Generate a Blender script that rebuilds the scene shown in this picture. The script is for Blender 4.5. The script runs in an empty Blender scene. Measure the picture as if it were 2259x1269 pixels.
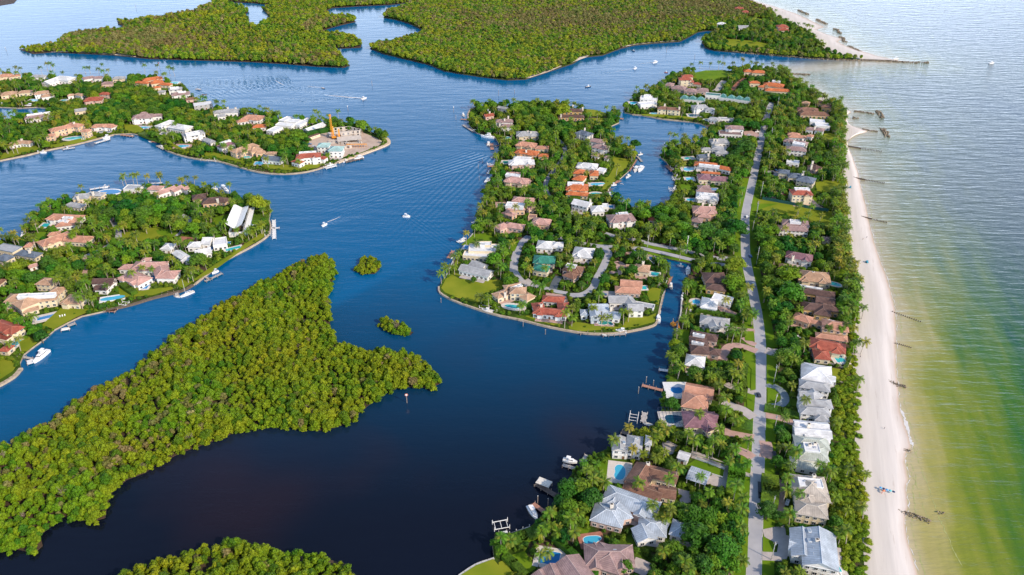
import bpy, bmesh, math, random
import numpy as np
from mathutils import Vector, Matrix
from mathutils.geometry import tessellate_polygon
random.seed(7)
rnd = random.random
uni = random.uniform
SC = bpy.context.scene
COL = SC.collection

# ------------------------------------------------------------------ camera, sky, sun, exposure
FPX, CX, CY = 1757.0, 1129.5, 634.5          # lens in units of the photograph's pixels
PITCH = math.radians(31.5)
CAMH = 320.0
cam_d = bpy.data.cameras.new('camera')
cam = bpy.data.objects.new('camera', cam_d)
COL.objects.link(cam)
cam.location = (0, 0, CAMH)
cam.rotation_euler = (math.pi / 2 - PITCH, 0, 0)
cam_d.sensor_fit = 'HORIZONTAL'
cam_d.sensor_width = 36.0
cam_d.lens = 36.0 * FPX / 2259.0
cam_d.clip_start = 1.0
cam_d.clip_end = 40000.0
SC.camera = cam

SUN_EL = math.radians(35)
SUN_AZ = math.radians(128)                    # clockwise from +Y (away from the camera): behind it, to the right
w = bpy.data.worlds.new('World')
SC.world = w
w.use_nodes = True
nt = w.node_tree
nt.nodes.clear()
sky = nt.nodes.new('ShaderNodeTexSky')
sky.sky_type = 'NISHITA'
sky.sun_disc = False
sky.sun_elevation = SUN_EL
sky.sun_rotation = SUN_AZ
sky.air_density = 1.0
sky.dust_density = 0.8
sky.ozone_density = 3.0
# thin high cloud, the same all round the horizon and fading towards the zenith
tc = nt.nodes.new('ShaderNodeTexCoord')
sep = nt.nodes.new('ShaderNodeSeparateXYZ')
nt.links.new(tc.outputs['Generated'], sep.inputs[0])
mp = nt.nodes.new('ShaderNodeMapping')
mp.inputs['Scale'].default_value = (1.6, 1.6, 5.0)
nt.links.new(tc.outputs['Generated'], mp.inputs[0])
cn = nt.nodes.new('ShaderNodeTexNoise')
cn.inputs['Scale'].default_value = 1.6
cn.inputs['Detail'].default_value = 6
nt.links.new(mp.outputs[0], cn.inputs['Vector'])
mr = nt.nodes.new('ShaderNodeMapRange')
mr.inputs['From Min'].default_value = 0.03
mr.inputs['From Max'].default_value = 0.50
mr.inputs['To Min'].default_value = 1.0
mr.inputs['To Max'].default_value = 0.0
nt.links.new(sep.outputs['Z'], mr.inputs['Value'])
mr2 = nt.nodes.new('ShaderNodeMapRange')
mr2.inputs['From Min'].default_value = 0.30
mr2.inputs['From Max'].default_value = 0.62
mr2.inputs['To Min'].default_value = 0.35
mr2.inputs['To Max'].default_value = 1.0
nt.links.new(cn.outputs[0], mr2.inputs['Value'])
mul = nt.nodes.new('ShaderNodeMath')
mul.operation = 'MULTIPLY'
nt.links.new(mr.outputs[0], mul.inputs[0])
nt.links.new(mr2.outputs[0], mul.inputs[1])
cm = nt.nodes.new('ShaderNodeMix')
cm.data_type = 'RGBA'
nt.links.new(mul.outputs[0], cm.inputs['Factor'])
nt.links.new(sky.outputs[0], cm.inputs['A'])
cm.inputs['B'].default_value = (16.0, 18.6, 22.5, 1)
bg = nt.nodes.new('ShaderNodeBackground')
bg.inputs['Strength'].default_value = 0.145
nt.links.new(cm.outputs['Result'], bg.inputs['Color'])
wo = nt.nodes.new('ShaderNodeOutputWorld')
nt.links.new(bg.outputs[0], wo.inputs['Surface'])

sd = bpy.data.lights.new('sun', 'SUN')
sun = bpy.data.objects.new('sun', sd)
COL.objects.link(sun)
sd.energy = 3.7
sd.angle = math.radians(1.0)
sd.color = (1.0, 0.84, 0.66)
_d = Vector((math.sin(SUN_AZ) * math.cos(SUN_EL), math.cos(SUN_AZ) * math.cos(SUN_EL), math.sin(SUN_EL)))
sun.rotation_euler = _d.to_track_quat('Z', 'Y').to_euler()
sun.location = (300, -200, 500)

SC.view_settings.view_transform = 'Standard'
SC.view_settings.look = 'None'
SC.view_settings.exposure = 0.36
SC.view_settings.gamma = 1.0
SC.view_settings.use_curve_mapping = False
SC.cycles.max_bounces = 5
SC.cycles.diffuse_bounces = 2
SC.cycles.glossy_bounces = 3
SC.cycles.transmission_bounces = 2
SC.cycles.transparent_max_bounces = 6
SC.cycles.caustics_reflective = False
SC.cycles.caustics_refractive = False

# ------------------------------------------------------------------ from a place seen in the photograph to the ground
_sp, _cp = math.sin(PITCH), math.cos(PITCH)
LZ = 1.2                                       # height of the lots above the water
TILES = {'': (0, 0, 1), 'A': (1100, 950, 3.9775), 'B': (1450, 950, 3.978), 'C': (1400, 650, 4.23), 'D': (1650, 650, 4.231),
         'E': (950, 500, 5.077), 'F': (1250, 500, 5.077), 'G': (1600, 450, 5.077), 'H': (1040, 380, 7.05), 'I': (1300, 380, 7.05),
         'J': (1600, 280, 6.344), 'K': (1000, 200, 6.346), 'L': (1220, 220, 7.05), 'M': (1420, 230, 7.463), 'N': (1360, 120, 7.53),
         'O': (1600, 130, 7.463), 'P': (1520, 0, 5.945), 'Q': (0, 600, 4.7), 'R': (180, 500, 5.768), 'S': (340, 390, 4.7),
         'U': (60, 370, 5.517), 'V': (0, 480, 6.345), 'W': (0, 130, 5.288), 'X': (230, 150, 5.767), 'Y': (470, 230, 5.6475),
         'Z': (1820, 900, 3.44), 'a': (500, 540, 2.884), 'b': (1820, 100, 3.173), 'c': (1400, 880, 6.347)}

def ground(px, py, z=LZ):
    u, v = (px - CX) / FPX, (py - CY) / FPX
    dy, dz = _cp - v * _sp, -_sp - v * _cp
    t = (z - CAMH) / dz
    return Vector((u * t, dy * t, z))

def T(t, x, y, z=LZ):
    ox, oy, s = TILES[t]
    return ground(ox + x / s, oy + y / s, z)

def poly(t, s, z=LZ):
    out = []
    for q in s.split():
        x, y = q.split(',')
        out.append(T(t, float(x), float(y), z))
    return out

def photo(p):
    """where a point would stand in the photograph (x, y, depth) - used for choosing what shows largest"""
    y, z = p[1], p[2] - CAMH
    d = y * _cp - z * _sp
    v = -(y * _sp + z * _cp) / d
    return CX + FPX * p[0] / d, CY + FPX * v, d

# ------------------------------------------------------------------ materials
def newmat(name):
    m = bpy.data.materials.new(name)
    m.use_nodes = True
    b = m.node_tree.nodes['Principled BSDF']
    return m, m.node_tree, b

def mat(name, c, rough=0.7, spec=0.3, var=0.12, scale=0.8, c2=None, bump=0.0, metal=0.0, rand=0.0):
    m, t, b = newmat(name)
    N, Lk = t.nodes, t.links
    geo = N.new('ShaderNodeNewGeometry')
    nz = N.new('ShaderNodeTexNoise')
    nz.inputs['Scale'].default_value = scale
    nz.inputs['Detail'].default_value = 4
    Lk.new(geo.outputs['Position'], nz.inputs['Vector'])
    mx = N.new('ShaderNodeMix')
    mx.data_type = 'RGBA'
    r = N.new('ShaderNodeMapRange')
    r.inputs['From Min'].default_value = 0.3
    r.inputs['From Max'].default_value = 0.7
    Lk.new(nz.outputs[0], r.inputs['Value'])
    Lk.new(r.outputs[0], mx.inputs['Factor'])
    a = tuple(max(0, k * (1 - var)) for k in c) if c2 is None else c
    e = tuple(min(1, k * (1 + var)) for k in c) if c2 is None else c2
    mx.inputs['A'].default_value = (*a, 1)
    mx.inputs['B'].default_value = (*e, 1)
    last = mx.outputs['Result']
    if rand:
        oi = N.new('ShaderNodeObjectInfo')
        hs = N.new('ShaderNodeHueSaturation')
        rr = N.new('ShaderNodeMapRange')
        rr.inputs['To Min'].default_value = 1 - rand
        rr.inputs['To Max'].default_value = 1 + rand
        Lk.new(oi.outputs['Random'], rr.inputs['Value'])
        Lk.new(rr.outputs[0], hs.inputs['Value'])
        Lk.new(last, hs.inputs['Color'])
        last = hs.outputs[0]
    Lk.new(last, b.inputs['Base Color'])
    b.inputs['Roughness'].default_value = rough
    b.inputs['Specular IOR Level'].default_value = spec
    b.inputs['Metallic'].default_value = metal
    if bump:
        bp = N.new('ShaderNodeBump')
        bp.inputs['Strength'].default_value = bump
        bp.inputs['Distance'].default_value = 0.1
        Lk.new(nz.outputs[0], bp.inputs['Height'])
        Lk.new(bp.outputs[0], b.inputs['Normal'])
    return m

def leafmat(name, cols, rough=0.6, fine=0.35):
    """foliage: each plant takes its own tone, each clump varies a little"""
    m, t, b = newmat(name)
    N, Lk = t.nodes, t.links
    oi = N.new('ShaderNodeObjectInfo')
    cr = N.new('ShaderNodeValToRGB')
    e = cr.color_ramp.elements
    e[0].position, e[0].color = 0, (*cols[0], 1)
    e[1].position, e[1].color = 1, (*cols[-1], 1)
    for i, c in enumerate(cols[1:-1]):
        q = e.new((i + 1) / (len(cols) - 1))
        q.color = (*c, 1)
    Lk.new(oi.outputs['Random'], cr.inputs[0])
    geo = N.new('ShaderNodeNewGeometry')
    nz = N.new('ShaderNodeTexNoise')
    nz.inputs['Scale'].default_value = 0.9
    nz.inputs['Detail'].default_value = 3
    Lk.new(geo.outputs['Position'], nz.inputs['Vector'])
    n2 = N.new('ShaderNodeTexNoise')
    n2.inputs['Scale'].default_value = 0.022
    n2.inputs['Detail'].default_value = 2
    Lk.new(geo.outputs['Position'], n2.inputs['Vector'])
    hs = N.new('ShaderNodeHueSaturation')
    r1 = N.new('ShaderNodeMapRange')
    r1.inputs['From Min'].default_value, r1.inputs['From Max'].default_value = 0.3, 0.7
    r1.inputs['To Min'].default_value, r1.inputs['To Max'].default_value = 1 - fine, 1 + fine
    Lk.new(nz.outputs[0], r1.inputs['Value'])
    Lk.new(r1.outputs[0], hs.inputs['Value'])
    r2 = N.new('ShaderNodeMapRange')
    r2.inputs['From Min'].default_value, r2.inputs['From Max'].default_value = 0.35, 0.65
    r2.inputs['To Min'].default_value, r2.inputs['To Max'].default_value = 0.482, 0.53
    Lk.new(n2.outputs[0], r2.inputs['Value'])
    Lk.new(r2.outputs[0], hs.inputs['Hue'])
    Lk.new(cr.outputs[0], hs.inputs['Color'])
    Lk.new(hs.outputs[0], b.inputs['Base Color'])
    b.inputs['Roughness'].default_value = rough
    b.inputs['Specular IOR Level'].default_value = 0.2
    return m

def roofmat(name, c, c2, pitch=0.9, rows=True, depth=0.35, rough=0.7, spec=0.3):
    """roof covering: courses or seams follow the slope through the face's own UVs (metres)"""
    m, t, b = newmat(name)
    N, Lk = t.nodes, t.links
    uv = N.new('ShaderNodeUVMap')
    sp = N.new('ShaderNodeSeparateXYZ')
    Lk.new(uv.outputs[0], sp.inputs[0])
    w_ = N.new('ShaderNodeMath')
    w_.operation = 'MULTIPLY'
    w_.inputs[1].default_value = 1.0 / pitch
    Lk.new(sp.outputs['Y' if rows else 'X'], w_.inputs[0])
    fr = N.new('ShaderNodeMath')
    fr.operation = 'FRACT'
    Lk.new(w_.outputs[0], fr.inputs[0])
    geo = N.new('ShaderNodeNewGeometry')
    nz = N.new('ShaderNodeTexNoise')
    nz.inputs['Scale'].default_value = 0.55
    nz.inputs['Detail'].default_value = 5
    nz.inputs['Roughness'].default_value = 0.65
    Lk.new(geo.outputs['Position'], nz.inputs['Vector'])
    r = N.new('ShaderNodeMapRange')
    r.inputs['From Min'].default_value, r.inputs['From Max'].default_value = 0.35, 0.65
    Lk.new(nz.outputs[0], r.inputs['Value'])
    mx = N.new('ShaderNodeMix')
    mx.data_type = 'RGBA'
    mx.inputs['A'].default_value = (*c, 1)
    mx.inputs['B'].default_value = (*c2, 1)
    Lk.new(r.outputs[0], mx.inputs['Factor'])
    ns = N.new('ShaderNodeTexNoise')
    ns.inputs['Scale'].default_value = 0.16
    ns.inputs['Detail'].default_value = 7
    ns.inputs['Roughness'].default_value = 0.7
    Lk.new(geo.outputs['Position'], ns.inputs['Vector'])
    rs = N.new('ShaderNodeMapRange')
    rs.inputs['From Min'].default_value, rs.inputs['From Max'].default_value = 0.42, 0.62
    rs.inputs['To Min'].default_value, rs.inputs['To Max'].default_value = 0.74, 1.06
    Lk.new(ns.outputs[0], rs.inputs['Value'])
    hv = N.new('ShaderNodeHueSaturation')
    Lk.new(rs.outputs[0], hv.inputs['Value'])
    Lk.new(mx.outputs['Result'], hv.inputs['Color'])
    st = N.new('ShaderNodeMath')
    st.operation = 'LESS_THAN'
    st.inputs[1].default_value = 0.22
    Lk.new(fr.outputs[0], st.inputs[0])
    dk = N.new('ShaderNodeMix')
    dk.data_type = 'RGBA'
    dk.blend_type = 'MULTIPLY'
    dk.inputs['B'].default_value = (1 - depth, 1 - depth, 1 - depth, 1)
    Lk.new(st.outputs[0], dk.inputs['Factor'])
    Lk.new(hv.outputs[0], dk.inputs['A'])
    Lk.new(dk.outputs['Result'], b.inputs['Base Color'])
    bp = N.new('ShaderNodeBump')
    bp.inputs['Strength'].default_value = 0.5
    bp.inputs['Distance'].default_value = 0.12
    Lk.new(fr.outputs[0], bp.inputs['Height'])
    Lk.new(bp.outputs[0], b.inputs['Normal'])
    b.inputs['Roughness'].default_value = rough
    b.inputs['Specular IOR Level'].default_value = spec
    return m

MROOF = {
    'o': roofmat('orange_clay_tile', (0.50, 0.13, 0.045), (0.64, 0.21, 0.08)),
    'r': roofmat('red_clay_tile', (0.33, 0.075, 0.05), (0.45, 0.13, 0.08)),
    's': roofmat('salmon_tile', (0.50, 0.24, 0.16), (0.60, 0.32, 0.22)),
    'p': roofmat('pink_tile', (0.50, 0.28, 0.24), (0.60, 0.37, 0.32)),
    'b': roofmat('brown_tile', (0.20, 0.105, 0.075), (0.30, 0.16, 0.11)),
    'd': roofmat('dark_brown_tile', (0.10, 0.06, 0.055), (0.17, 0.10, 0.085)),
    'v': roofmat('mauve_tile', (0.30, 0.20, 0.20), (0.40, 0.27, 0.25)),
    'u': roofmat('purple_tile', (0.24, 0.12, 0.15), (0.32, 0.17, 0.20)),
    't': roofmat('tan_tile', (0.44, 0.27, 0.17), (0.56, 0.36, 0.24)),
    'g': roofmat('grey_shingle', (0.33, 0.34, 0.36), (0.44, 0.45, 0.46), depth=0.2),
    'k': roofmat('slate_blue_shingle', (0.10, 0.13, 0.18), (0.17, 0.21, 0.27), depth=0.25),
    'w': roofmat('white_tile', (0.62, 0.63, 0.64), (0.72, 0.73, 0.74), depth=0.14),
    'm': roofmat('pale_metal_seam', (0.40, 0.46, 0.53), (0.47, 0.53, 0.60), 1.1, False, 0.28, 0.45, 0.5),
    'n': roofmat('green_tile', (0.03, 0.20, 0.15), (0.06, 0.28, 0.21)),
    'q': roofmat('dark_teal_roof', (0.06, 0.22, 0.22), (0.12, 0.32, 0.31)),
    'c': roofmat('teal_roof', (0.30, 0.46, 0.45), (0.38, 0.54, 0.52), depth=0.12),
    'e': roofmat('grey_green_metal', (0.42, 0.46, 0.40), (0.50, 0.53, 0.46), 1.1, False, 0.25, 0.45, 0.5),
    'y': roofmat('dull_tan_metal', (0.42, 0.37, 0.32), (0.52, 0.46, 0.39), 1.1, False, 0.2, 0.5, 0.4),
}
MW = {'w': mat('white_stucco', (0.78, 0.77, 0.74), var=0.05), 'c': mat('cream_stucco', (0.70, 0.60, 0.42), var=0.07),
      'h': mat('peach_stucco', (0.68, 0.47, 0.30), var=0.07), 'g': mat('grey_stucco', (0.42, 0.42, 0.42), var=0.08),
      'y': mat('ochre_stucco', (0.62, 0.40, 0.17), var=0.08), 'k': mat('rosy_stucco', (0.62, 0.45, 0.38), var=0.07)}
CAPM = {'o': mat('orange_ridge', (0.62, 0.25, 0.12)), 'r': mat('red_ridge', (0.45, 0.17, 0.11)), 's': mat('salmon_ridge', (0.62, 0.38, 0.27)),
        'p': mat('pink_ridge', (0.62, 0.42, 0.36)), 'b': mat('brown_ridge', (0.36, 0.22, 0.15)), 'd': mat('dark_ridge', (0.22, 0.14, 0.11)),
        'v': mat('mauve_ridge', (0.46, 0.34, 0.31)), 'u': mat('purple_ridge', (0.40, 0.24, 0.24)), 't': mat('tan_ridge', (0.60, 0.43, 0.31)),
        'g': mat('grey_ridge', (0.5, 0.5, 0.5)), 'k': mat('slate_ridge', (0.2, 0.24, 0.3)), 'w': mat('white_ridge', (0.8, 0.8, 0.8)),
        'm': mat('metal_ridge', (0.66, 0.7, 0.74)), 'n': mat('green_ridge', (0.06, 0.3, 0.24)), 'c': mat('teal_ridge', (0.4, 0.66, 0.64)),
        'q': mat('dark_teal_ridge', (0.3, 0.5, 0.48)), 'e': mat('sage_ridge', (0.56, 0.58, 0.52)), 'y': mat('dull_tan_ridge', (0.58, 0.53, 0.46))}
M_glass = mat('window_glass', (0.03, 0.04, 0.06), rough=0.12, spec=0.8, var=0.3)
M_frame = mat('white_frame', (0.78, 0.78, 0.76), rough=0.5, var=0.03)
M_door = mat('timber_door', (0.20, 0.11, 0.06), var=0.2)
M_flat = mat('flat_roof_membrane', (0.66, 0.67, 0.69), var=0.12, scale=0.4)
M_flatg = mat('grey_roof_membrane', (0.36, 0.38, 0.41), var=0.15, scale=0.4)
M_chim = mat('chimney_stucco', (0.70, 0.64, 0.55), var=0.06)
M_sand = mat('dry_sand', (0.66, 0.56, 0.49), c2=(0.74, 0.645, 0.57), rough=0.95, spec=0.1, scale=0.12, bump=0.3)
M_conc = mat('seawall_concrete', (0.34, 0.27, 0.20), c2=(0.50, 0.41, 0.31), scale=0.3, rough=0.9)
M_rock = mat('boulder', (0.14, 0.11, 0.08), c2=(0.30, 0.24, 0.17), scale=0.5, rough=0.9, rand=0.3)
M_drift = mat('weathered_timber', (0.10, 0.075, 0.055), c2=(0.17, 0.13, 0.10), scale=0.9, rough=0.9)
M_plank = mat('dock_boards', (0.36, 0.33, 0.31), c2=(0.46, 0.43, 0.40), scale=1.2)
M_plankr = mat('red_brown_dock_boards', (0.36, 0.17, 0.12), c2=(0.46, 0.24, 0.17), scale=1.2)
M_plankw = mat('white_dock_deck', (0.70, 0.70, 0.70), var=0.08, scale=0.8)
M_plankd = mat('dark_dock_boards', (0.12, 0.09, 0.08), c2=(0.18, 0.14, 0.12), scale=1.2)
M_pile = mat('pile_timber', (0.30, 0.24, 0.20), var=0.3)
M_pilew = mat('white_pile_sleeve', (0.75, 0.74, 0.72), var=0.05)
M_hull = mat('white_gelcoat', (0.82, 0.82, 0.82), rough=0.25, spec=0.6, var=0.03)
M_hullb = mat('navy_gelcoat', (0.02, 0.04, 0.10), rough=0.2, spec=0.6, var=0.05)
M_deckb = mat('boat_deck', (0.66, 0.62, 0.55), var=0.08)
M_teal = mat('teal_canvas', (0.05, 0.30, 0.42), var=0.1)
M_black = mat('black_plastic', (0.02, 0.02, 0.022), rough=0.4, var=0.1)
M_tyre = mat('tyre_rubber', (0.02, 0.02, 0.02), rough=0.9)
M_steel = mat('galvanised_steel', (0.55, 0.57, 0.60), rough=0.4, metal=0.6)
M_crane = mat('crane_yellow', (0.70, 0.28, 0.03), rough=0.5, var=0.08)
M_raw = mat('raw_concrete', (0.48, 0.42, 0.36), c2=(0.62, 0.55, 0.48), scale=0.3, rough=0.9)
M_dirt = mat('bare_site_ground', (0.42, 0.32, 0.26), c2=(0.54, 0.43, 0.35), scale=0.15, rough=0.95)
M_coping = mat('pool_deck_stone', (0.62, 0.57, 0.52), var=0.08, scale=0.6)
M_asph = mat('bleached_asphalt', (0.33, 0.335, 0.37), c2=(0.43, 0.43, 0.45), scale=0.12, rough=0.9)
M_verge = mat('verge_concrete', (0.46, 0.45, 0.43), var=0.1)
M_pave = mat('grey_pavers', (0.40, 0.36, 0.34), c2=(0.50, 0.45, 0.42), scale=0.4)
M_pavep = mat('pink_pavers', (0.42, 0.27, 0.23), c2=(0.52, 0.35, 0.30), scale=0.4)
M_paver = mat('red_brick_pavers', (0.33, 0.13, 0.09), c2=(0.42, 0.19, 0.13), scale=0.5)
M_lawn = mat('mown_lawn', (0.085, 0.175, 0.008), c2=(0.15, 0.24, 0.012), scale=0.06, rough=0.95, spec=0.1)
M_lawny = mat('yellow_lawn', (0.15, 0.20, 0.012), c2=(0.23, 0.25, 0.02), scale=0.06, rough=0.95, spec=0.1)  # yellower grass than the mown lawn
M_bark = mat('bark', (0.17, 0.13, 0.10), var=0.3, scale=3)
M_palmbark = mat('palm_bark', (0.42, 0.36, 0.29), var=0.25, scale=3)
M_mroot = mat('mangrove_wood', (0.16, 0.10, 0.08), var=0.3, scale=3)
M_foam = mat('surf_foam', (0.62, 0.60, 0.58), var=0.1, scale=0.6)
L_mang = leafmat('mangrove_leaves', [(0.050, 0.115, 0.003), (0.110, 0.180, 0.003), (0.165, 0.225, 0.004), (0.135, 0.190, 0.004), (0.210, 0.250, 0.006)], fine=0.4)
L_mangfar = leafmat('far_mangrove_leaves', [(0.035, 0.095, 0.006), (0.11, 0.18, 0.007), (0.19, 0.245, 0.010), (0.24, 0.275, 0.014)], fine=0.45)
L_olive = leafmat('drab_mangrove_leaves', [(0.13, 0.115, 0.030), (0.20, 0.165, 0.060), (0.10, 0.12, 0.018), (0.24, 0.20, 0.08)])
L_dead = leafmat('bare_grey_twigs', [(0.24, 0.18, 0.14), (0.32, 0.25, 0.20)])
L_tree = leafmat('broad_leaves', [(0.018, 0.080, 0.006), (0.040, 0.120, 0.006), (0.105, 0.200, 0.006), (0.045, 0.105, 0.010), (0.18, 0.255, 0.008)], fine=0.45)
L_palm = leafmat('palm_fronds', [(0.065, 0.150, 0.006), (0.120, 0.205, 0.007), (0.140, 0.185, 0.010), (0.050, 0.100, 0.008), (0.24, 0.225, 0.018)], fine=0.25)
L_shrub = leafmat('shrub_leaves', [(0.026, 0.085, 0.006), (0.065, 0.140, 0.007), (0.140, 0.210, 0.008), (0.045, 0.105, 0.010), (0.17, 0.21, 0.010)])
L_grape = leafmat('seagrape_leaves', [(0.110, 0.200, 0.006), (0.18, 0.255, 0.008), (0.25, 0.29, 0.012)], fine=0.3)
L_hedge = leafmat('clipped_hedge_leaves', [(0.050, 0.115, 0.007), (0.085, 0.150, 0.009)])

# ------------------------------------------------------------------ mesh helpers
class MB:
    """collects shapes, builds one mesh"""
    def __init__(s):
        s.v, s.f, s.m, s.uv = [], [], [], {}
    def face(s, pts, mi=0, uv=None):
        n = len(s.v)
        s.v += [tuple(p) for p in pts]
        s.f.append(tuple(range(n, n + len(pts))))
        s.m.append(mi)
        if uv:
            s.uv[len(s.f) - 1] = uv
    def raw(s, vs, fs, mi=0):
        n = len(s.v)
        s.v += [tuple(p) for p in vs]
        for f in fs:
            s.f.append(tuple(n + i for i in f))
            s.m.append(mi)
    def box(s, c, d, a=0.0, mi=0, top=True, bottom=True, taper=1.0):
        cx, cy, cz = c
        hx, hy, hz = d[0] / 2, d[1] / 2, d[2] / 2
        ca, sa = math.cos(a), math.sin(a)
        vs = []
        for z, k in ((-hz, 1), (hz, taper)):
            for x, y in ((-hx, -hy), (hx, -hy), (hx, hy), (-hx, hy)):
                vs.append((cx + (x * ca - y * sa) * k, cy + (x * sa + y * ca) * k, cz + z))
        fs = [(0, 1, 5, 4), (1, 2, 6, 5), (2, 3, 7, 6), (3, 0, 4, 7)]
        if top:
            fs.append((4, 5, 6, 7))
        if bottom:
            fs.append((3, 2, 1, 0))
        s.raw(vs, fs, mi)
    def tube(s, p, q, r0, r1=None, n=6, mi=0, cap=True):
        r1 = r0 if r1 is None else r1
        p, q = Vector(p), Vector(q)
        d = q - p
        if d.length < 1e-6:
            return
        d.normalize()
        x = d.orthogonal().normalized()
        y = d.cross(x)
        vs = []
        for c, r in ((p, r0), (q, r1)):
            for i in range(n):
                a = 2 * math.pi * i / n
                vs.append(c + x * (math.cos(a) * r) + y * (math.sin(a) * r))
        fs = [(i, (i + 1) % n, n + (i + 1) % n, n + i) for i in range(n)]
        if cap:
            fs += [tuple(range(n, 2 * n)), tuple(range(n - 1, -1, -1))]
        s.raw(vs, fs, mi)
    def prism(s, pts, z0, z1, mi=0, side=None):
        """flat-topped body with a vertical edge"""
        n = len(pts)
        tris = tessellate_polygon([[Vector((p[0], p[1], 0)) for p in pts]])
        ar = sum(pts[i][0] * pts[(i + 1) % n][1] - pts[(i + 1) % n][0] * pts[i][1] for i in range(n))
        top = [(p[0], p[1], z1) for p in pts]
        bot = [(p[0], p[1], z0) for p in pts]
        base = len(s.v)
        s.v += top + bot
        for t in tris:
            a, b, c = [Vector(top[i]) for i in t]
            if (b - a).cross(c - a).z < 0:
                t = (t[0], t[2], t[1])
            s.f.append(tuple(base + i for i in t))
            s.m.append(mi)
        if z1 > z0:
            for i in range(n):
                j = (i + 1) % n
                q = (base + i, base + n + i, base + n + j, base + j)
                if ar < 0:
                    q = q[::-1]
                s.f.append(q)
                s.m.append(mi if side is None else side)
    def mesh(s, name, mats, smooth=False):
        me = bpy.data.meshes.new(name)
        me.from_pydata(s.v, [], s.f)
        for m in mats:
            me.materials.append(m)
        if len(mats) > 1:
            me.polygons.foreach_set('material_index', s.m)
        if s.uv:
            uvl = me.uv_layers.new(name='UVMap')
            for fi, uvs in s.uv.items():
                for li, u in zip(me.polygons[fi].loop_indices, uvs):
                    uvl.data[li].uv = u
        if smooth:
            me.polygons.foreach_set('use_smooth', [True] * len(me.polygons))
        me.update()
        return me

def link(name, data, parent=None, loc=None, rot=None, scale=None, **props):
    o = bpy.data.objects.new(name, data)
    COL.objects.link(o)
    if parent is not None:
        o.parent = parent
    if loc is not None:
        o.location = loc
    if rot is not None:
        o.rotation_euler = (0, 0, rot) if isinstance(rot, (int, float)) else rot
    if scale is not None:
        o.scale = scale
    for k, v_ in props.items():
        o[k] = v_
    return o

def thing(name, label, cat, loc, rot=0.0, group=None, data=None):
    o = link(name, data, None, loc, rot)
    o['label'] = label
    o['category'] = cat
    if group:
        o['group'] = group
    return o

def struct(name, mb, mats, smooth=False):
    return link(name, mb.mesh(name, mats, smooth), kind='structure')

# a coarse map of the ground (1 m cells): what stands where, so that plants keep off it
GX0, GX1, GY0, GY1 = -900, 1300, 60, 2300
GW, GH = GX1 - GX0, GY1 - GY0
MAP = {k: np.zeros((GH, GW), bool) for k in ('block', 'view', 'lawn')}
LANDM = {}

def inside(pts, X, Y):
    r = np.zeros(X.shape, bool)
    n = len(pts)
    for i in range(n):
        x1, y1 = pts[i][0], pts[i][1]
        x2, y2 = pts[(i + 1) % n][0], pts[(i + 1) % n][1]
        if y1 == y2:
            continue
        c = ((Y >= min(y1, y2)) & (Y < max(y1, y2))) & (X < (x2 - x1) * (Y - y1) / (y2 - y1) + x1)
        r ^= c
    return r

def stamp(arr, pts, grow=0.0):
    if grow:
        c = sum((Vector((p[0], p[1])) for p in pts), Vector((0, 0))) / len(pts)
        pts = [(Vector((p[0], p[1])) - c) * (1 + grow / max(0.5, (Vector((p[0], p[1])) - c).length)) + c for p in pts]
    xs = [p[0] for p in pts]
    ys = [p[1] for p in pts]
    a, b = max(0, int(min(xs) - GX0) - 1), min(GW, int(max(xs) - GX0) + 2)
    c, d = max(0, int(min(ys) - GY0) - 1), min(GH, int(max(ys) - GY0) + 2)
    if a >= b or c >= d:
        return
    X, Y = np.meshgrid(np.arange(a, b) + GX0 + 0.5, np.arange(c, d) + GY0 + 0.5)
    arr[c:d, a:b] |= inside(pts, X, Y)

def at(arr, x, y):
    i, j = int(y - GY0), int(x - GX0)
    return 0 <= i < GH and 0 <= j < GW and bool(arr[i, j])

def rect_pts(c, L, W_, a):
    ca, sa = math.cos(a), math.sin(a)
    return [(c[0] + x * ca - y * sa, c[1] + x * sa + y * ca) for x, y in ((-L / 2, -W_ / 2), (L / 2, -W_ / 2), (L / 2, W_ / 2), (-L / 2, W_ / 2))]

def ribbon(pts, wd, z, mb, mi=0):
    """flat strip along a line"""
    n = len(pts)
    Lf, Rt = [], []
    for i, p in enumerate(pts):
        p = Vector((p[0], p[1]))
        a = Vector((pts[max(0, i - 1)][0], pts[max(0, i - 1)][1]))
        b = Vector((pts[min(n - 1, i + 1)][0], pts[min(n - 1, i + 1)][1]))
        d = (b - a).normalized()
        q = Vector((-d.y, d.x))
        ww = wd if not isinstance(wd, (list, tuple)) else wd[i]
        Lf.append(p + q * ww / 2)
        Rt.append(p - q * ww / 2)
    for i in range(n - 1):
        mb.face([(Rt[i].x, Rt[i].y, z), (Rt[i + 1].x, Rt[i + 1].y, z), (Lf[i + 1].x, Lf[i + 1].y, z), (Lf[i].x, Lf[i].y, z)], mi)
    return [tuple(p) for p in Lf], [tuple(p) for p in Rt]

def smooth_line(pts, k=6):
    """Catmull-Rom through the points"""
    out = []
    P = [Vector((p[0], p[1])) for p in pts]
    P = [P[0] * 2 - P[1]] + P + [P[-1] * 2 - P[-2]]
    for i in range(1, len(P) - 2):
        for j in range(k):
            t = j / k
            a, b, c, d = P[i - 1], P[i], P[i + 1], P[i + 2]
            out.append(0.5 * ((2 * b) + (c - a) * t + (2 * a - 5 * b + 4 * c - d) * t * t + (3 * b - a - 3 * c + d) * t ** 3))
    out.append(P[-2])
    return out
# ------------------------------------------------------------------ land, beach, water
def landbody(name, pts, z1, top, side, key=None, zb=-2.0):
    mb = MB()
    mb.prism(pts, zb, z1, 0, 1)
    o = struct(name, mb, [top, side])
    if key:
        LANDM[key] = np.zeros((GH, GW), bool)
        stamp(LANDM[key], pts)
    return o

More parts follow.
